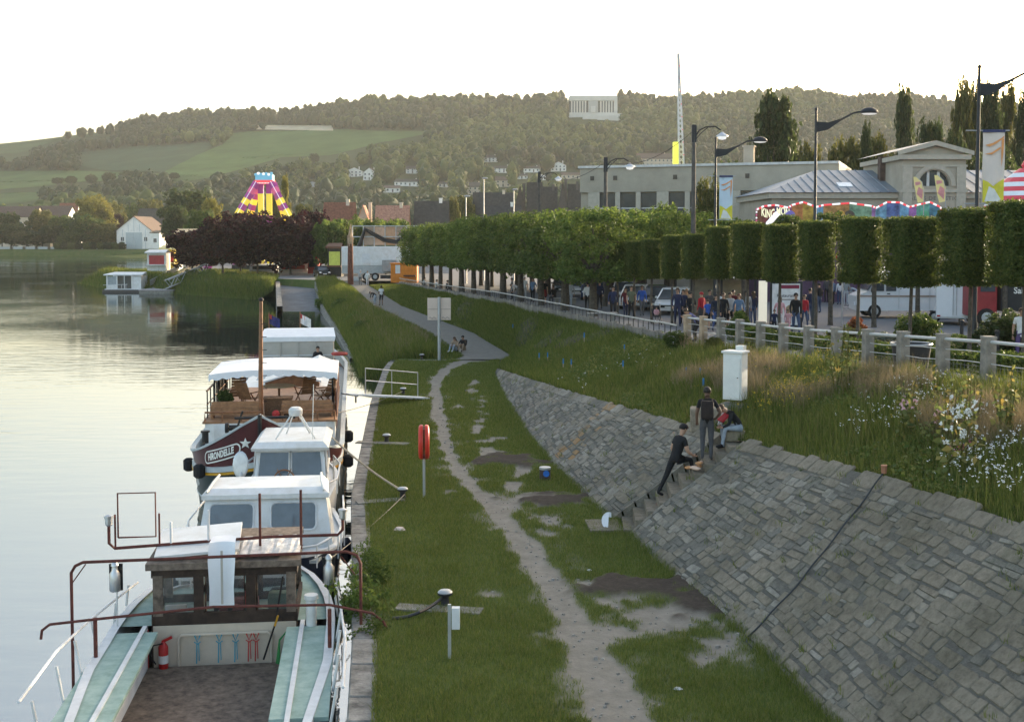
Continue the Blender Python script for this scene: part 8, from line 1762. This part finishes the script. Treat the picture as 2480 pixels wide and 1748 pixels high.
POSES = {
 'stand': {}, 'stand2': dict(knL=(-.11,.06,.5), anL=(-.13,.05,.09), toL=(-.17,.2,.035), elL=(-.26,-.08,1.14), wrL=(-.2,.1,1.02), haL=(-.16,.16,1.02)),
 'walk': dict(knL=(-.09,.2,.53),anL=(-.09,.3,.1),toL=(-.1,.46,.06),knR=(.09,.02,.5),anR=(.09,-.27,.15),toR=(.1,-.14,.04),elL=(-.24,-.12,1.14),wrL=(-.24,-.12,.89),haL=(-.235,-.1,.81),elR=(.24,.04,1.13),wrR=(.23,.2,.93),haR=(.22,.25,.86)),
 'walk2': dict(knR=(.09,.17,.53),anR=(.09,.24,.1),toR=(.1,.4,.06),knL=(-.09,.0,.5),anL=(-.09,-.22,.13),toL=(-.1,-.08,.04),elR=(.24,-.12,1.14),wrR=(.24,-.1,.89),haR=(.235,-.08,.81),elL=(-.24,.04,1.13),wrL=(-.23,.2,.93),haL=(-.22,.25,.86)),
 'sit': dict(pel=(0,0,.5),sp=(0,.03,.68),ch=(0,.07,.9),nk=(0,.1,1.05),hb=(0,.13,1.12),hc=(0,.15,1.2),ht=(0,.14,1.27),ns=(0,.245,1.19),shL=(-.175,.08,.98),elL=(-.22,.2,.74),wrL=(-.14,.4,.62),haL=(-.1,.47,.6),shR=(.175,.08,.98),elR=(.22,.2,.74),wrR=(.14,.4,.62),haR=(.1,.47,.6),hiL=(-.09,.05,.48),knL=(-.11,.45,.5),anL=(-.11,.43,.09),toL=(-.12,.6,.035),hiR=(.09,.05,.48),knR=(.11,.45,.5),anR=(.11,.43,.09),toR=(.12,.6,.035)),
 'ground': dict(pel=(0,0,.12),sp=(0,.01,.3),ch=(0,.06,.52),nk=(0,.1,.67),hb=(0,.14,.73),hc=(0,.17,.81),ht=(0,.17,.88),ns=(0,.265,.79),shL=(-.175,.08,.6),elL=(-.24,.2,.38),wrL=(-.12,.4,.42),haL=(-.05,.46,.42),shR=(.175,.08,.6),elR=(.24,.2,.38),wrR=(.12,.4,.42),haR=(.05,.46,.4),hiL=(-.09,.05,.12),knL=(-.12,.36,.46),anL=(-.12,.58,.09),toL=(-.13,.73,.035),hiR=(.09,.05,.12),knR=(.12,.36,.46),anR=(.12,.58,.09),toR=(.13,.73,.035)),
 'lean': dict(pel=(0,-.12,.9),sp=(0,0,1.05),ch=(0,.16,1.2),nk=(0,.3,1.27),hb=(0,.37,1.3),hc=(0,.43,1.35),ht=(0,.46,1.42),ns=(0,.5,1.28),shL=(-.175,.22,1.22),elL=(-.22,.38,1.02),wrL=(-.12,.52,1.08),haL=(-.08,.58,1.1),shR=(.175,.22,1.22),elR=(.22,.38,1.02),wrR=(.12,.52,1.08),haR=(.08,.58,1.1),hiL=(-.09,-.12,.87),hiR=(.09,-.12,.87)),
 'hips': dict(elL=(-.33,-.08,1.16),wrL=(-.2,.02,1.0),haL=(-.14,.06,.98),elR=(.32,-.08,1.17),wrR=(.2,.03,1.0),haR=(.14,.07,.98)),
 'arms': dict(elL=(-.22,.06,1.14),wrL=(-.02,.2,1.14),haL=(.05,.2,1.16),elR=(.22,.06,1.14),wrR=(.04,.22,1.12),haR=(-.04,.22,1.12)),
 'bend': dict(pel=(0,-.1,.92),sp=(0,.05,1.06),ch=(0,.24,1.16),nk=(0,.38,1.17),hb=(0,.45,1.16),hc=(0,.52,1.15),ht=(0,.58,1.16),ns=(0,.55,1.05),shL=(-.17,.28,1.15),elL=(-.18,.36,.9),wrL=(-.14,.44,.7),haL=(-.12,.47,.63),shR=(.17,.28,1.15),elR=(.18,.36,.9),wrR=(.14,.44,.7),haR=(.12,.47,.63),hiL=(-.09,-.1,.88),hiR=(.09,-.1,.88)),
}
def person(label, loc, rz, h=1.74, pose='stand', top=None, bot=None, shoe=None, hair=HAIRD, skin=None, sleeves=True, shorts=False, longhair=False, group=None, extra=None, skirt=None, face=True, cap=None, pack=None):
    J = dict(BASE); J.update(POSES.get(pose, {}) if isinstance(pose, str) else pose)
    if extra: J.update(extra)
    k = h/1.74; names = list(J.keys()); idx = {n_: i for i, n_ in enumerate(names)}
    me = bpy.data.meshes.new('skeleton'); me.from_pydata([tuple(np.array(J[n_])*k) for n_ in names], [(idx[a], idx[b_]) for a, b_, _ in BONES], [])
    o = bpy.data.objects.new('skeleton', me); C.objects.link(o)
    o.modifiers.new('skin','SKIN'); 
    for n_ in names:
        r_ = RAD[n_]; r_ = r_ if isinstance(r_, tuple) else (r_, r_); sv = me.skin_vertices[0].data[idx[n_]]; sv.radius = (r_[0]*k, r_[1]*k); sv.use_root = (n_ == 'pel')
    sb_ = o.modifiers.new('sub','SUBSURF'); sb_.levels = 1; sb_.render_levels = 1
    dg = bpy.context.evaluated_depsgraph_get(); dg.update(); ev = bpy.data.meshes.new_from_object(o.evaluated_get(dg)); bpy.data.objects.remove(o)
    n0 = len(ev.vertices); co = np.zeros(n0*3); ev.vertices.foreach_get('co', co); co = co.reshape(-1,3)
    V = [tuple(c) for c in co]; Fc = [tuple(p.vertices) for p in ev.polygons]; cen = np.array([co[list(f)].mean(0) for f in Fc]); bpy.data.meshes.remove(ev)
    best = np.full(len(cen), 1e9); kind = np.zeros(len(cen), int); slots = ['top','skin','fore','bot','shank','shoe']
    for a, b_, kd in BONES:
        A, B_ = np.array(J[a])*k, np.array(J[b_])*k; d = B_-A; t_ = np.clip(((cen-A)@d)/(d@d+1e-9),0,1); dist = np.linalg.norm(cen-(A+t_[:,None]*d),axis=1)/ (np.interp(t_,[0,1],[np.mean(RAD[a]),np.mean(RAD[b_])])*k)
        m_ = dist < best; best[m_] = dist[m_]; kind[m_] = slots.index(kd)
        if kd == 'top' and a.startswith('sh') and not sleeves: kind[m_ & (t_ > .55)] = 1
    mi = kind.tolist()
    for s, sx in (('L',-1),('R',1)):                    # five separate fingers, a little curled
        w_, hnd = Vector(J['wr'+s])*k, Vector(J['ha'+s])*k; d = (hnd-w_).normalized(); side = d.cross(Vector((0,1,0)) if abs(d.y) < .7 else Vector((0,0,1))).normalized(); fw = side.cross(d)
        for q in range(5):
            fb = MB()
            if q == 0: st0 = w_.lerp(hnd,.45); pts = [st0, st0+(d*.25-side*sx*.0+fw*.7).normalized()*.045*k, st0+(d*.6+fw*.6).normalized()*.075*k]; rr_ = [.011*k,.0095*k,.007*k]
            else: off = side*((q-2.5)*.019*k); ln = [.066,.076,.07,.054][q-1]*k; pts = [hnd+off-d*.012*k, hnd+off+d*ln*.55+fw*.006*k, hnd+off+d*ln*.9+fw*.028*k]; rr_ = [.0105*k,.009*k,.007*k]
            fb.tube(pts, rr_, 5); b0 = len(V); V += fb.v; Fc += [tuple(i+b0 for i in f) for f in fb.f]; mi += [1]*len(fb.f)
    bm_ = bpy.data.meshes.new('body'); bm_.from_pydata(V, [], Fc); bm_.polygons.foreach_set('use_smooth',[True]*len(Fc)); 
    skin = skin or SKIN; top = top or cm('grey',(.2,.2,.2)); bot = bot or cm('jeans',(.05,.07,.12)); shoe = shoe or cm('shoe',(.03,.03,.03))
    for m in (top, skin, top if sleeves else skin, bot, skin if (shorts or skirt) else bot, shoe): bm_.materials.append(m)
    bm_.polygons.foreach_set('material_index', mi); bm_.update()
    t = thing('person', label, 'person', loc, rz, group); link('body', bm_, None, t)
    hc, ht, hb = Vector(J['hc'])*k, Vector(J['ht'])*k, Vector(J['hb'])*k; up = (ht-hb).normalized(); fwd = (Vector(J['ns'])*k-hc).normalized(); rt_ = fwd.cross(up).normalized(); fwd = up.cross(rt_)
    def hp(x, y, z): return hc+rt_*x*k+fwd*y*k+up*z*k
    H_ = MB(); rings = []
    for i in range(8):                                  # hair: cap over crown and back, open at the face
        ph = i/7*R(118); ring = []
        for q in range(14):
            a_ = q/14*2*math.pi; ex = 1-.3*max(0,math.sin(a_))*(ph/R(118)) ; rr_ = math.sin(ph*ex); ring.append(hp(.093*rr_*math.cos(a_), .112*rr_*math.sin(a_)-.012, .03+.098*math.cos(ph*ex)))
        rings.append(ring)
    H_.loft(rings,True)
    if longhair: H_.loft([[hp(x,-.09+.02*abs(x)/.08,.0) for x in np.linspace(-.085,.085,6)],[hp(x,-.11,-.12) for x in np.linspace(-.1,.1,6)],[hp(x,-.1,-.3) for x in np.linspace(-.08,.08,6)]]); H_.loft([[hp(x,-.06,.0) for x in np.linspace(-.085,.085,6)],[hp(x,-.05,-.12) for x in np.linspace(-.1,.1,6)],[hp(x,-.06,-.3) for x in np.linspace(-.08,.08,6)]])
    H_.build('hair', hair, t, True, fix=False)
    if face:
        E = MB(); 
        for s in (-1,1): E.ball(tuple(hp(s*.031,.083,.0)),.011*k,6,4)
        E.build('eyes', EYE, t); MB().box(tuple(hp(0,.085,-.055)),(.045*k,.012*k,.011*k)).build('mouth', LIP, t)
        for s in (-1,1): MB().ball(tuple(hp(s*.082,-.005,-.01)),(.014*k,.022*k,.03*k),6,4).build('ear', skin, t)
    if cap:
        b = MB(); rings = [[hp(.1*math.sin(ph)*math.cos(a_), .118*math.sin(ph)*math.sin(a_), .035+.1*math.cos(ph)) for a_ in np.linspace(0,2*math.pi,15)[:-1]] for ph in np.linspace(0.02,R(88),5)]; b.loft(rings,True); b.loft([[hp(.08*math.cos(a_),.1*math.sin(a_)+.0,.045) for a_ in np.linspace(.3,2.84,8)],[hp(.085*math.cos(a_),.1*math.sin(a_)+.085,.03) for a_ in np.linspace(.3,2.84,8)]]); b.build('cap', cap, t, True, fix=False)
    if skirt:
        p_, sp_ = Vector(J['pel'])*k, Vector(J['sp'])*k; MB().loft([[ (p_.x+r_*math.cos(a_), p_.y+r_*.8*math.sin(a_), z_) for a_ in np.linspace(0,2*math.pi,15)[:-1]] for r_, z_ in ((.15*k,p_.z+.1*k),(.19*k,p_.z-.1*k),(.23*k,p_.z-.38*k))],True).build('skirt', skirt, t, True, fix=False)
    if pack:
        c_ = Vector(J['ch'])*k; s_ = Vector(J['sp'])*k; ax = (c_-s_).normalized(); mid_ = (c_+s_)/2; b = MB().bev((0,0,0),(.3*k,.17*k,.44*k),.06*k); ob = b.build('backpack', pack, t, True); ob.location = mid_+Vector((0,-.2*k,.02)); 
        for s in (-1,1): MB().tube([(s*.1*k,-.1*k,.2*k),(s*.12*k,.1*k,.24*k),(s*.14*k,.28*k,.1*k),(s*.12*k,.1*k,-.15*k)],.018*k,5).build('strap', pack, ob)
    return t
BLK = cm('black',(.014,.014,.016)); WHT = cm('white',(.66,.66,.66)); GRY = cm('grey',(.12,.12,.125)); JN = cm('jeans',(.05,.075,.14)); LJN = cm('pale_jeans',(.3,.34,.39)); NAV = cm('navy',(.02,.025,.06)); RED = cm('red',(.4,.02,.03)); OLV = cm('olive',(.1,.11,.07)); PNK = cm('pink',(.55,.3,.32)); LGR = cm('light_grey',(.38,.38,.38)); DEN = cm('denim',(.1,.16,.25)); PUR = cm('lilac',(.14,.14,.28)); BLU = cm('blue',(.03,.1,.4)); DGR = cm('dark_grey',(.06,.06,.065)); WSH = cm('white_shoe',(.7,.7,.7)); MAR = cm('maroon',(.1,.015,.02)); TAN = cm('tan',(.3,.22,.15))
# ---- three by the steps
def stepz(X): 
    t_ = (X-float(Xb(28.25)))/float(Xt(28.25)-Xb(28.25)); i = min(NS-1,max(0,int(t_*NS))); return wp(28.25,(i+1)/NS,-.13).z+.02
px_ = at_y(1583*K,1018*K,28.3).x; zf = stepz(px_)
person('young man in black T-shirt with dark backpack standing at the top of the steps', (px_,28.2,zf), R(-8), 1.74, 'hips', BLK, cm('trouser_grey',(.075,.075,.08)), GRY, HAIRD, SKIN2, False, pack=cm('pack',(.03,.022,.02)), extra=dict(elL=(-.24,-.03,1.14),wrL=(-.24,.08,.93),haL=(-.23,.12,.86)))
xl = at_y(1478*K,1130*K,28.2).x; xh = at_y(1543*K,1062*K,28.2).x; zl, zh = stepz(xl), stepz(xh); dxx = xh-xl; dzz = zh-zl
# climbing: local +y points up the slope (world +x)
person('person in black with cap and white waistband climbing the steps, leg stretched', (xl+.28,28.25,zl), R(-62), 1.74, dict(pel=(0,.12,.93),sp=(0,.18,1.1),ch=(0,.25,1.3),nk=(0,.3,1.44),hb=(0,.33,1.52),hc=(0,.36,1.6),ht=(0,.37,1.67),ns=(0,.45,1.57),shL=(-.175,.27,1.37),elL=(-.25,.2,1.1),wrL=(-.25,.32,.9),haL=(-.24,.37,.83),shR=(.175,.27,1.37),elR=(.25,.3,1.1),wrR=(.2,.5,.98),haR=(.17,.58,.95),hiL=(-.09,.12,.88),knL=(-.12,-.06,.47),anL=(-.13,-.28,.1),toL=(-.13,-.12,.035),hiR=(.09,.13,.9),knR=(.12,.5,.88),anR=(.12,.55,.48),toR=(.12,.7,.44)), BLK, BLK, BLK, HAIRD, SKIN, False, cap=BLK)
wbp = MB(); tt_ = None
p = Vector(sb.location); person('seated person in red and black hoodie with pale jeans bending over at the steps', (p.x+.16,p.y-.1,p.z+.22-.4), R(100), 1.7, 'sit', cm('black_jacket',(.02,.02,.022)), LJN, BLK, HAIRB, SKIN, True, extra=dict(sp=(0,.1,.67),ch=(0,.27,.83),nk=(0,.38,.9),hb=(0,.44,.93),hc=(0,.51,.95),ht=(0,.57,.99),ns=(0,.58,.87),shL=(-.175,.32,.87),shR=(.175,.32,.87),elL=(-.22,.38,.62),elR=(.22,.38,.62),wrL=(-.1,.5,.52),haL=(-.06,.56,.5),wrR=(.1,.5,.52),haR=(.06,.56,.5),anL=(-.11,.52,.09),toL=(-.12,.69,.05),anR=(.15,.38,.0),toR=(.18,.55,-.03)))
sp_person = C.objects['person.002'] if 'person.002' in C.objects else None
if sp_person: MB().box((0,.42,.74),(.3,.05,.3),0,R(50)).build('red_front', RED, sp_person); MB().tube([(.2,.34,.84),(.24,.4,.64),(.12,.5,.54)],.056,8).build('white_sleeve', WHT, sp_person, True)
br = thing('bread_bag', 'pile of golden bread rolls lying on the steps between the three people', 'bread', (px_-.32,28.1,stepz(px_-.32)))
for k, (dx_, dy_, dz_, a_) in enumerate(((0,0,.08,0),(.14,.1,.09,.5),(.05,-.12,.08,-.3),(.12,-.02,.19,.2),(.2,.16,.17,.9),(-.12,.05,.07,.1))): o = MB().ball((0,0,0),(.1,.045,.042),10,6).build('roll', mat('bread_crust',(.55,.28,.13),rough=.7,var=.25,scale=6) if k%2 else mat('bread_pale',(.72,.5,.38),rough=.7), br, True); o.location = (dx_,dy_,dz_); o.rotation_euler = (0,0,a_)
# ---- couple on the lawn edge, walkers on the path
def pathp(x, y, z): q_ = nz(x, y, z); return (q_.x, q_.y, z)
person('seated young woman in tan top leaning on her partner by the path', pathp(1022,788,.06), R(150), 1.66, 'ground', TAN, LJN, WSH, HAIRB, longhair=True); person('seated person in dark clothes beside the woman in tan by the path', pathp(1040,787,.06), R(160), 1.76, 'ground', BLK, TAN, BLK, HAIRD)
person('person bending over in black top and pale jeans on the far path', pathp(841,685,.55), R(60), 1.7, 'bend', BLK, LJN, WSH, HAIRD); person('person in white T-shirt and black shorts standing on the far path', pathp(855,685,.55), R(20), 1.76, 'stand2', WHT, BLK, BLK, HAIRD, SKIN2, False, True)
person('man in pale blue shirt walking away up the path', pathp(808,640,.95), R(10), 1.78, 'walk', LGR, GRY, BLK, HAIRG); person('woman in white walking away beside the man in pale shirt', pathp(824,640,.95), R(8), 1.68, 'walk2', WHT, WHT, WSH, HAIRL)
person('person sitting in the grass left of the path, leftmost', pathp(781,682,.1), R(110), 1.7, 'ground', GRY, MAR, BLK, HAIRB); person('person in black sitting in the grass left of the path, right one', pathp(796,680,.15), R(100), 1.75, 'ground', BLK, BLK, BLK, HAIRD)
# ---- promenade
def prom(label, x, Y, rz, **kw): 
    p = at_y(x*K, 600, Y); return person(label, (p.x, Y, float(Zp(Y))+.012), R(rz), **kw)
def wallsit(label, x, Y, rz, **kw): p = at_y(x*K,600,Y); return person(label, (float(Xf(Y))+.1, Y, float(Zp(Y))-.14), R(rz), pose='sit', **kw)
wallsit('person in grey sitting on the low wall near its far end', 1047, 120, -80, h=1.72, top=LGR, bot=GRY, hair=HAIRB); wallsit('person in white sitting on the low wall, middle of three', 1068, 112, -80, h=1.66, top=WHT, bot=JN, hair=HAIRD); wallsit('person in dark top sitting on the low wall, right of three', 1085, 106, -80, h=1.74, top=BLK, bot=BLK, hair=HAIRD)
prom('man in white T-shirt standing at the low wall under the limes', 1176, 86.5, -20, pose='stand2', h=1.74, top=WHT, bot=LGR, hair=HAIRG, sleeves=False); prom('person in grey leaning by the low wall under the limes', 1160, 87.5, 60, pose='bend', h=1.66, top=LGR, bot=GRY, hair=HAIRD); prom('dark-haired woman beside the man in white under the limes', 1148, 89, 100, h=1.62, top=GRY, bot=BLK, hair=HAIRD, longhair=True)
prom('woman in black top and red skirt standing under the limes', 1220, 80, 190, h=1.68, top=BLK, bot=BLK, hair=HAIRD, skirt=cm('skirt_red',(.2,.015,.02)), sleeves=False); prom('person in dark clothes seated beside the woman in red skirt', 1243, 80.5, 150, h=1.68, pose='sit', top=BLK, bot=DGR, hair=HAIRB); prom('person in grey jacket walking between lime trunks', 1279, 76, 170, h=1.7, pose='walk', top=LGR, bot=LJN, hair=HAIRB); prom('person in dark clothes walking deep between lime trunks', 1345, 74, 170, h=1.74, pose='walk2', top=NAV, bot=BLK, hair=HAIRD)
prom('man in open dark jacket and white T-shirt walking on the promenade', 1375, 64, 178, h=1.76, pose='walk', top=NAV, bot=BLK, hair=HAIRD); prom('woman in black and dark red walking in the middle of a trio', 1403, 65.5, 180, h=1.62, pose='walk2', top=MAR, bot=NAV, hair=HAIRB, longhair=True); prom('man in olive T-shirt walking right of the trio', 1416, 64, 182, h=1.78, pose='walk', top=OLV, bot=BLK, hair=HAIRB, sleeves=False)
p = at_y(1473*K,600,60); stp = thing('stroller', 'dark folding stroller carrying the toddler in pink', 'stroller', (p.x,60,float(Zp(60))+.012), R(180))
MB().bev((0,0,.42),(.36,.4,.06),.02).build('seat', BLK, stp); MB().box((0,-.24,.68),(.36,.06,.5),0,R(15)).build('backrest', BLK, stp)
for s in (-1,1): 
    MB().tube([(s*.2,.35,.15),(s*.2,-.1,.55),(s*.2,-.5,1.0)],.014,5).build('frame_tube', M_lampd, stp); MB().tube([(s*.2,-.35,.12),(s*.2,.1,.5)],.014,5).build('frame_tube', M_lampd, stp)
    for yy_ in (.35,-.35): o = MB().lathe([(.06,-.02),(.1,-.02),(.1,.02),(.06,.02)],(0,0,0),12).build('wheel', B_tyre, stp); o.matrix_local = Matrix.Translation((s*.2,yy_,.1)) @ Matrix.Rotation(R(90),4,'Y')
person('toddler in pink top sitting in the stroller', (p.x,60.12,float(Zp(60))+.17), R(180), .98, 'sit', PNK, GRY, WSH, HAIRD)
prom('tall man in dark blue pushing the stroller behind a thin trunk', 1520, 58.5, 175, h=1.86, top=NAV, bot=NAV, hair=HAIRB, pose='walk'); prom('man in dark shirt half hidden behind the first clipped trunk', 1533, 60, 150, h=1.74, top=NAV, bot=BLK, hair=HAIRD)
prom('person in black with hand to chin in the promenade crowd', 1550, 56.5, 200, h=1.74, pose='arms', top=BLK, bot=BLK, hair=HAIRD); person('woman in patterned lilac jacket leaning on the end of the fence', (at_y(1560*K,600,48.6).x,48.6,float(Zp(48.6))+.012), R(100), 1.64, 'lean', PUR, BLK, BLK, HAIRB, longhair=True); prom('person in red top with back turned in the crowd', 1574, 57.5, 40, h=1.7, top=RED, bot=DGR, hair=mat('hood_red',(.35,.02,.03))); prom('child in blue top standing in the crowd', 1588, 56, 20, h=1.42, top=BLU, bot=BLK, hair=HAIRB, sleeves=False, shorts=True)
prom('woman in dark top and blue jeans walking in front of the crowd', 1607, 54.5, 185, h=1.7, pose='walk', top=cm('navy_top',(.015,.02,.035)), bot=cm('blue_jeans',(.06,.1,.25)), hair=HAIRD, longhair=True); prom('person in long black coat behind the woman in blue jeans', 1623, 55.5, 180, h=1.74, pose='walk2', top=BLK, bot=BLK, hair=HAIRB); prom('young man in light grey T-shirt and black shorts', 1638, 56, 178, h=1.74, pose='walk', top=LGR, bot=BLK, shoe=WSH, hair=HAIRD, sleeves=False, shorts=True); prom('woman with long red-brown hair in denim jacket', 1658, 55.5, 182, h=1.7, pose='walk2', top=DEN, bot=BLK, hair=mat('hair_auburn',(.13,.045,.025),rough=.6), longhair=True)
prom('child in dark jacket walking left of the woman in pink', 1738, 52.5, 170, h=1.12, pose='walk', top=NAV, bot=BLK, hair=HAIRB); prom('woman in pink jacket walking left of the man in black', 1750, 53.5, 175, h=1.64, pose='walk2', top=PNK, bot=WHT, hair=HAIRB, longhair=True); prom('small child in pink beside the woman in pink', 1768, 53, 180, h=1.1, pose='walk', top=PNK, bot=PNK, hair=HAIRB, longhair=True); prom('man in black sweater and jeans walking past the advertising panel', 1786, 52, 180, h=1.86, pose='walk', top=BLK, bot=JN, hair=HAIRD)
prom('person in pale denim jacket in the group across the road, leftmost', 1868, 80, 20, h=1.7, top=DEN, bot=BLK, hair=HAIRD); prom('person in white top in the group across the road', 1884, 80, 10, h=1.66, top=WHT, bot=JN, hair=HAIRD, longhair=True); prom('person in grey jacket in the group across the road', 1898, 79, -10, h=1.76, top=cm('grey_jacket',(.22,.24,.24)), bot=LJN, shoe=WSH, hair=HAIRL); prom('person in pale blue top bending by the barrier across the road', 1922, 79, 60, h=1.7, pose='bend', top=LJN, bot=GRY, hair=HAIRB); prom('person in dark clothes at the back of the group across the road', 1855, 83, 0, h=1.72, top=DGR, bot=BLK, hair=HAIRD); prom('person in blue behind the man in black sweater', 1818, 62, 20, h=1.72, top=NAV, bot=JN, hair=HAIRD)
prom('person in white T-shirt cut by the right edge of the photo', 2294, 37, 160, h=1.7, top=WHT, bot=cm('purple_bottom',(.12,.08,.2)), hair=HAIRB, sleeves=False)
person('person sitting in the steering shelter at the barge stern', tuple(bw(.95,23.9,1.55)), BR+R(180), 1.72, 'sit', BLK, BLK, BLK, HAIRD)
for x, Y, rz, h, po, tp, bt, hr, lg, lab in ((1592,59,190,1.76,'walk',DGR,BLK,HAIRD,0,'man in dark grey at the back of the promenade crowd'),(1612,60,170,1.66,'stand2',WHT,JN,HAIRB,1,'woman in white at the back of the promenade crowd'),(1645,60,185,1.72,'walk2',MAR,DGR,HAIRD,0,'person in maroon top deep in the promenade crowd'),(1540,62,175,1.7,'stand',TAN,JN,HAIRL,1,'fair-haired woman in tan top behind the crowd'),(1675,58,180,1.75,'walk',LGR,JN,HAIRD,0,'man in light grey top by the bus shelter'),(1690,60,20,1.66,'stand',NAV,JN,HAIRB,1,'woman in navy waiting in the bus shelter'),(1440,67,180,1.7,'walk2',BLU,GRY,HAIRB,0,'person in bright blue walking behind the trio'),(1318,72,0,1.72,'walk',WHT,BLK,HAIRD,0,'person in white top walking away between lime trunks'),(1195,84,150,1.68,'stand2',DEN,BLK,HAIRB,1,'woman in denim under the limes left of the red skirt'),(1838,70,30,1.74,'stand',BLK,JN,HAIRD,0,'man in black top by the road left of the barrier group'),(1805,57,185,1.6,'walk',RED,JN,HAIRB,1,'girl in red top right of the man in black sweater')):
    prom(lab, x, Y, rz, h=h, pose=po, top=tp, bot=bt, hair=hr, longhair=bool(lg))
# ================================================================== evening haze in the valley
hz = MB().bb((-1300,-70,-6.5),(1300,2000,245)).build('haze', None)
mh = bpy.data.materials.new('haze_air'); mh.use_nodes = True; nt = mh.node_tree; nt.nodes.clear()
out = nt.nodes.new('ShaderNodeOutputMaterial'); pv = nt.nodes.new('ShaderNodeVolumePrincipled')
pv.inputs['Color'].default_value = (.93,.95,.9,1); pv.inputs['Density'].default_value = .00011; pv.inputs['Anisotropy'].default_value = 0.0
nt.links.new(pv.outputs[0], out.inputs['Volume']); hz.data.materials.append(mh); hz['kind'] = 'stuff'
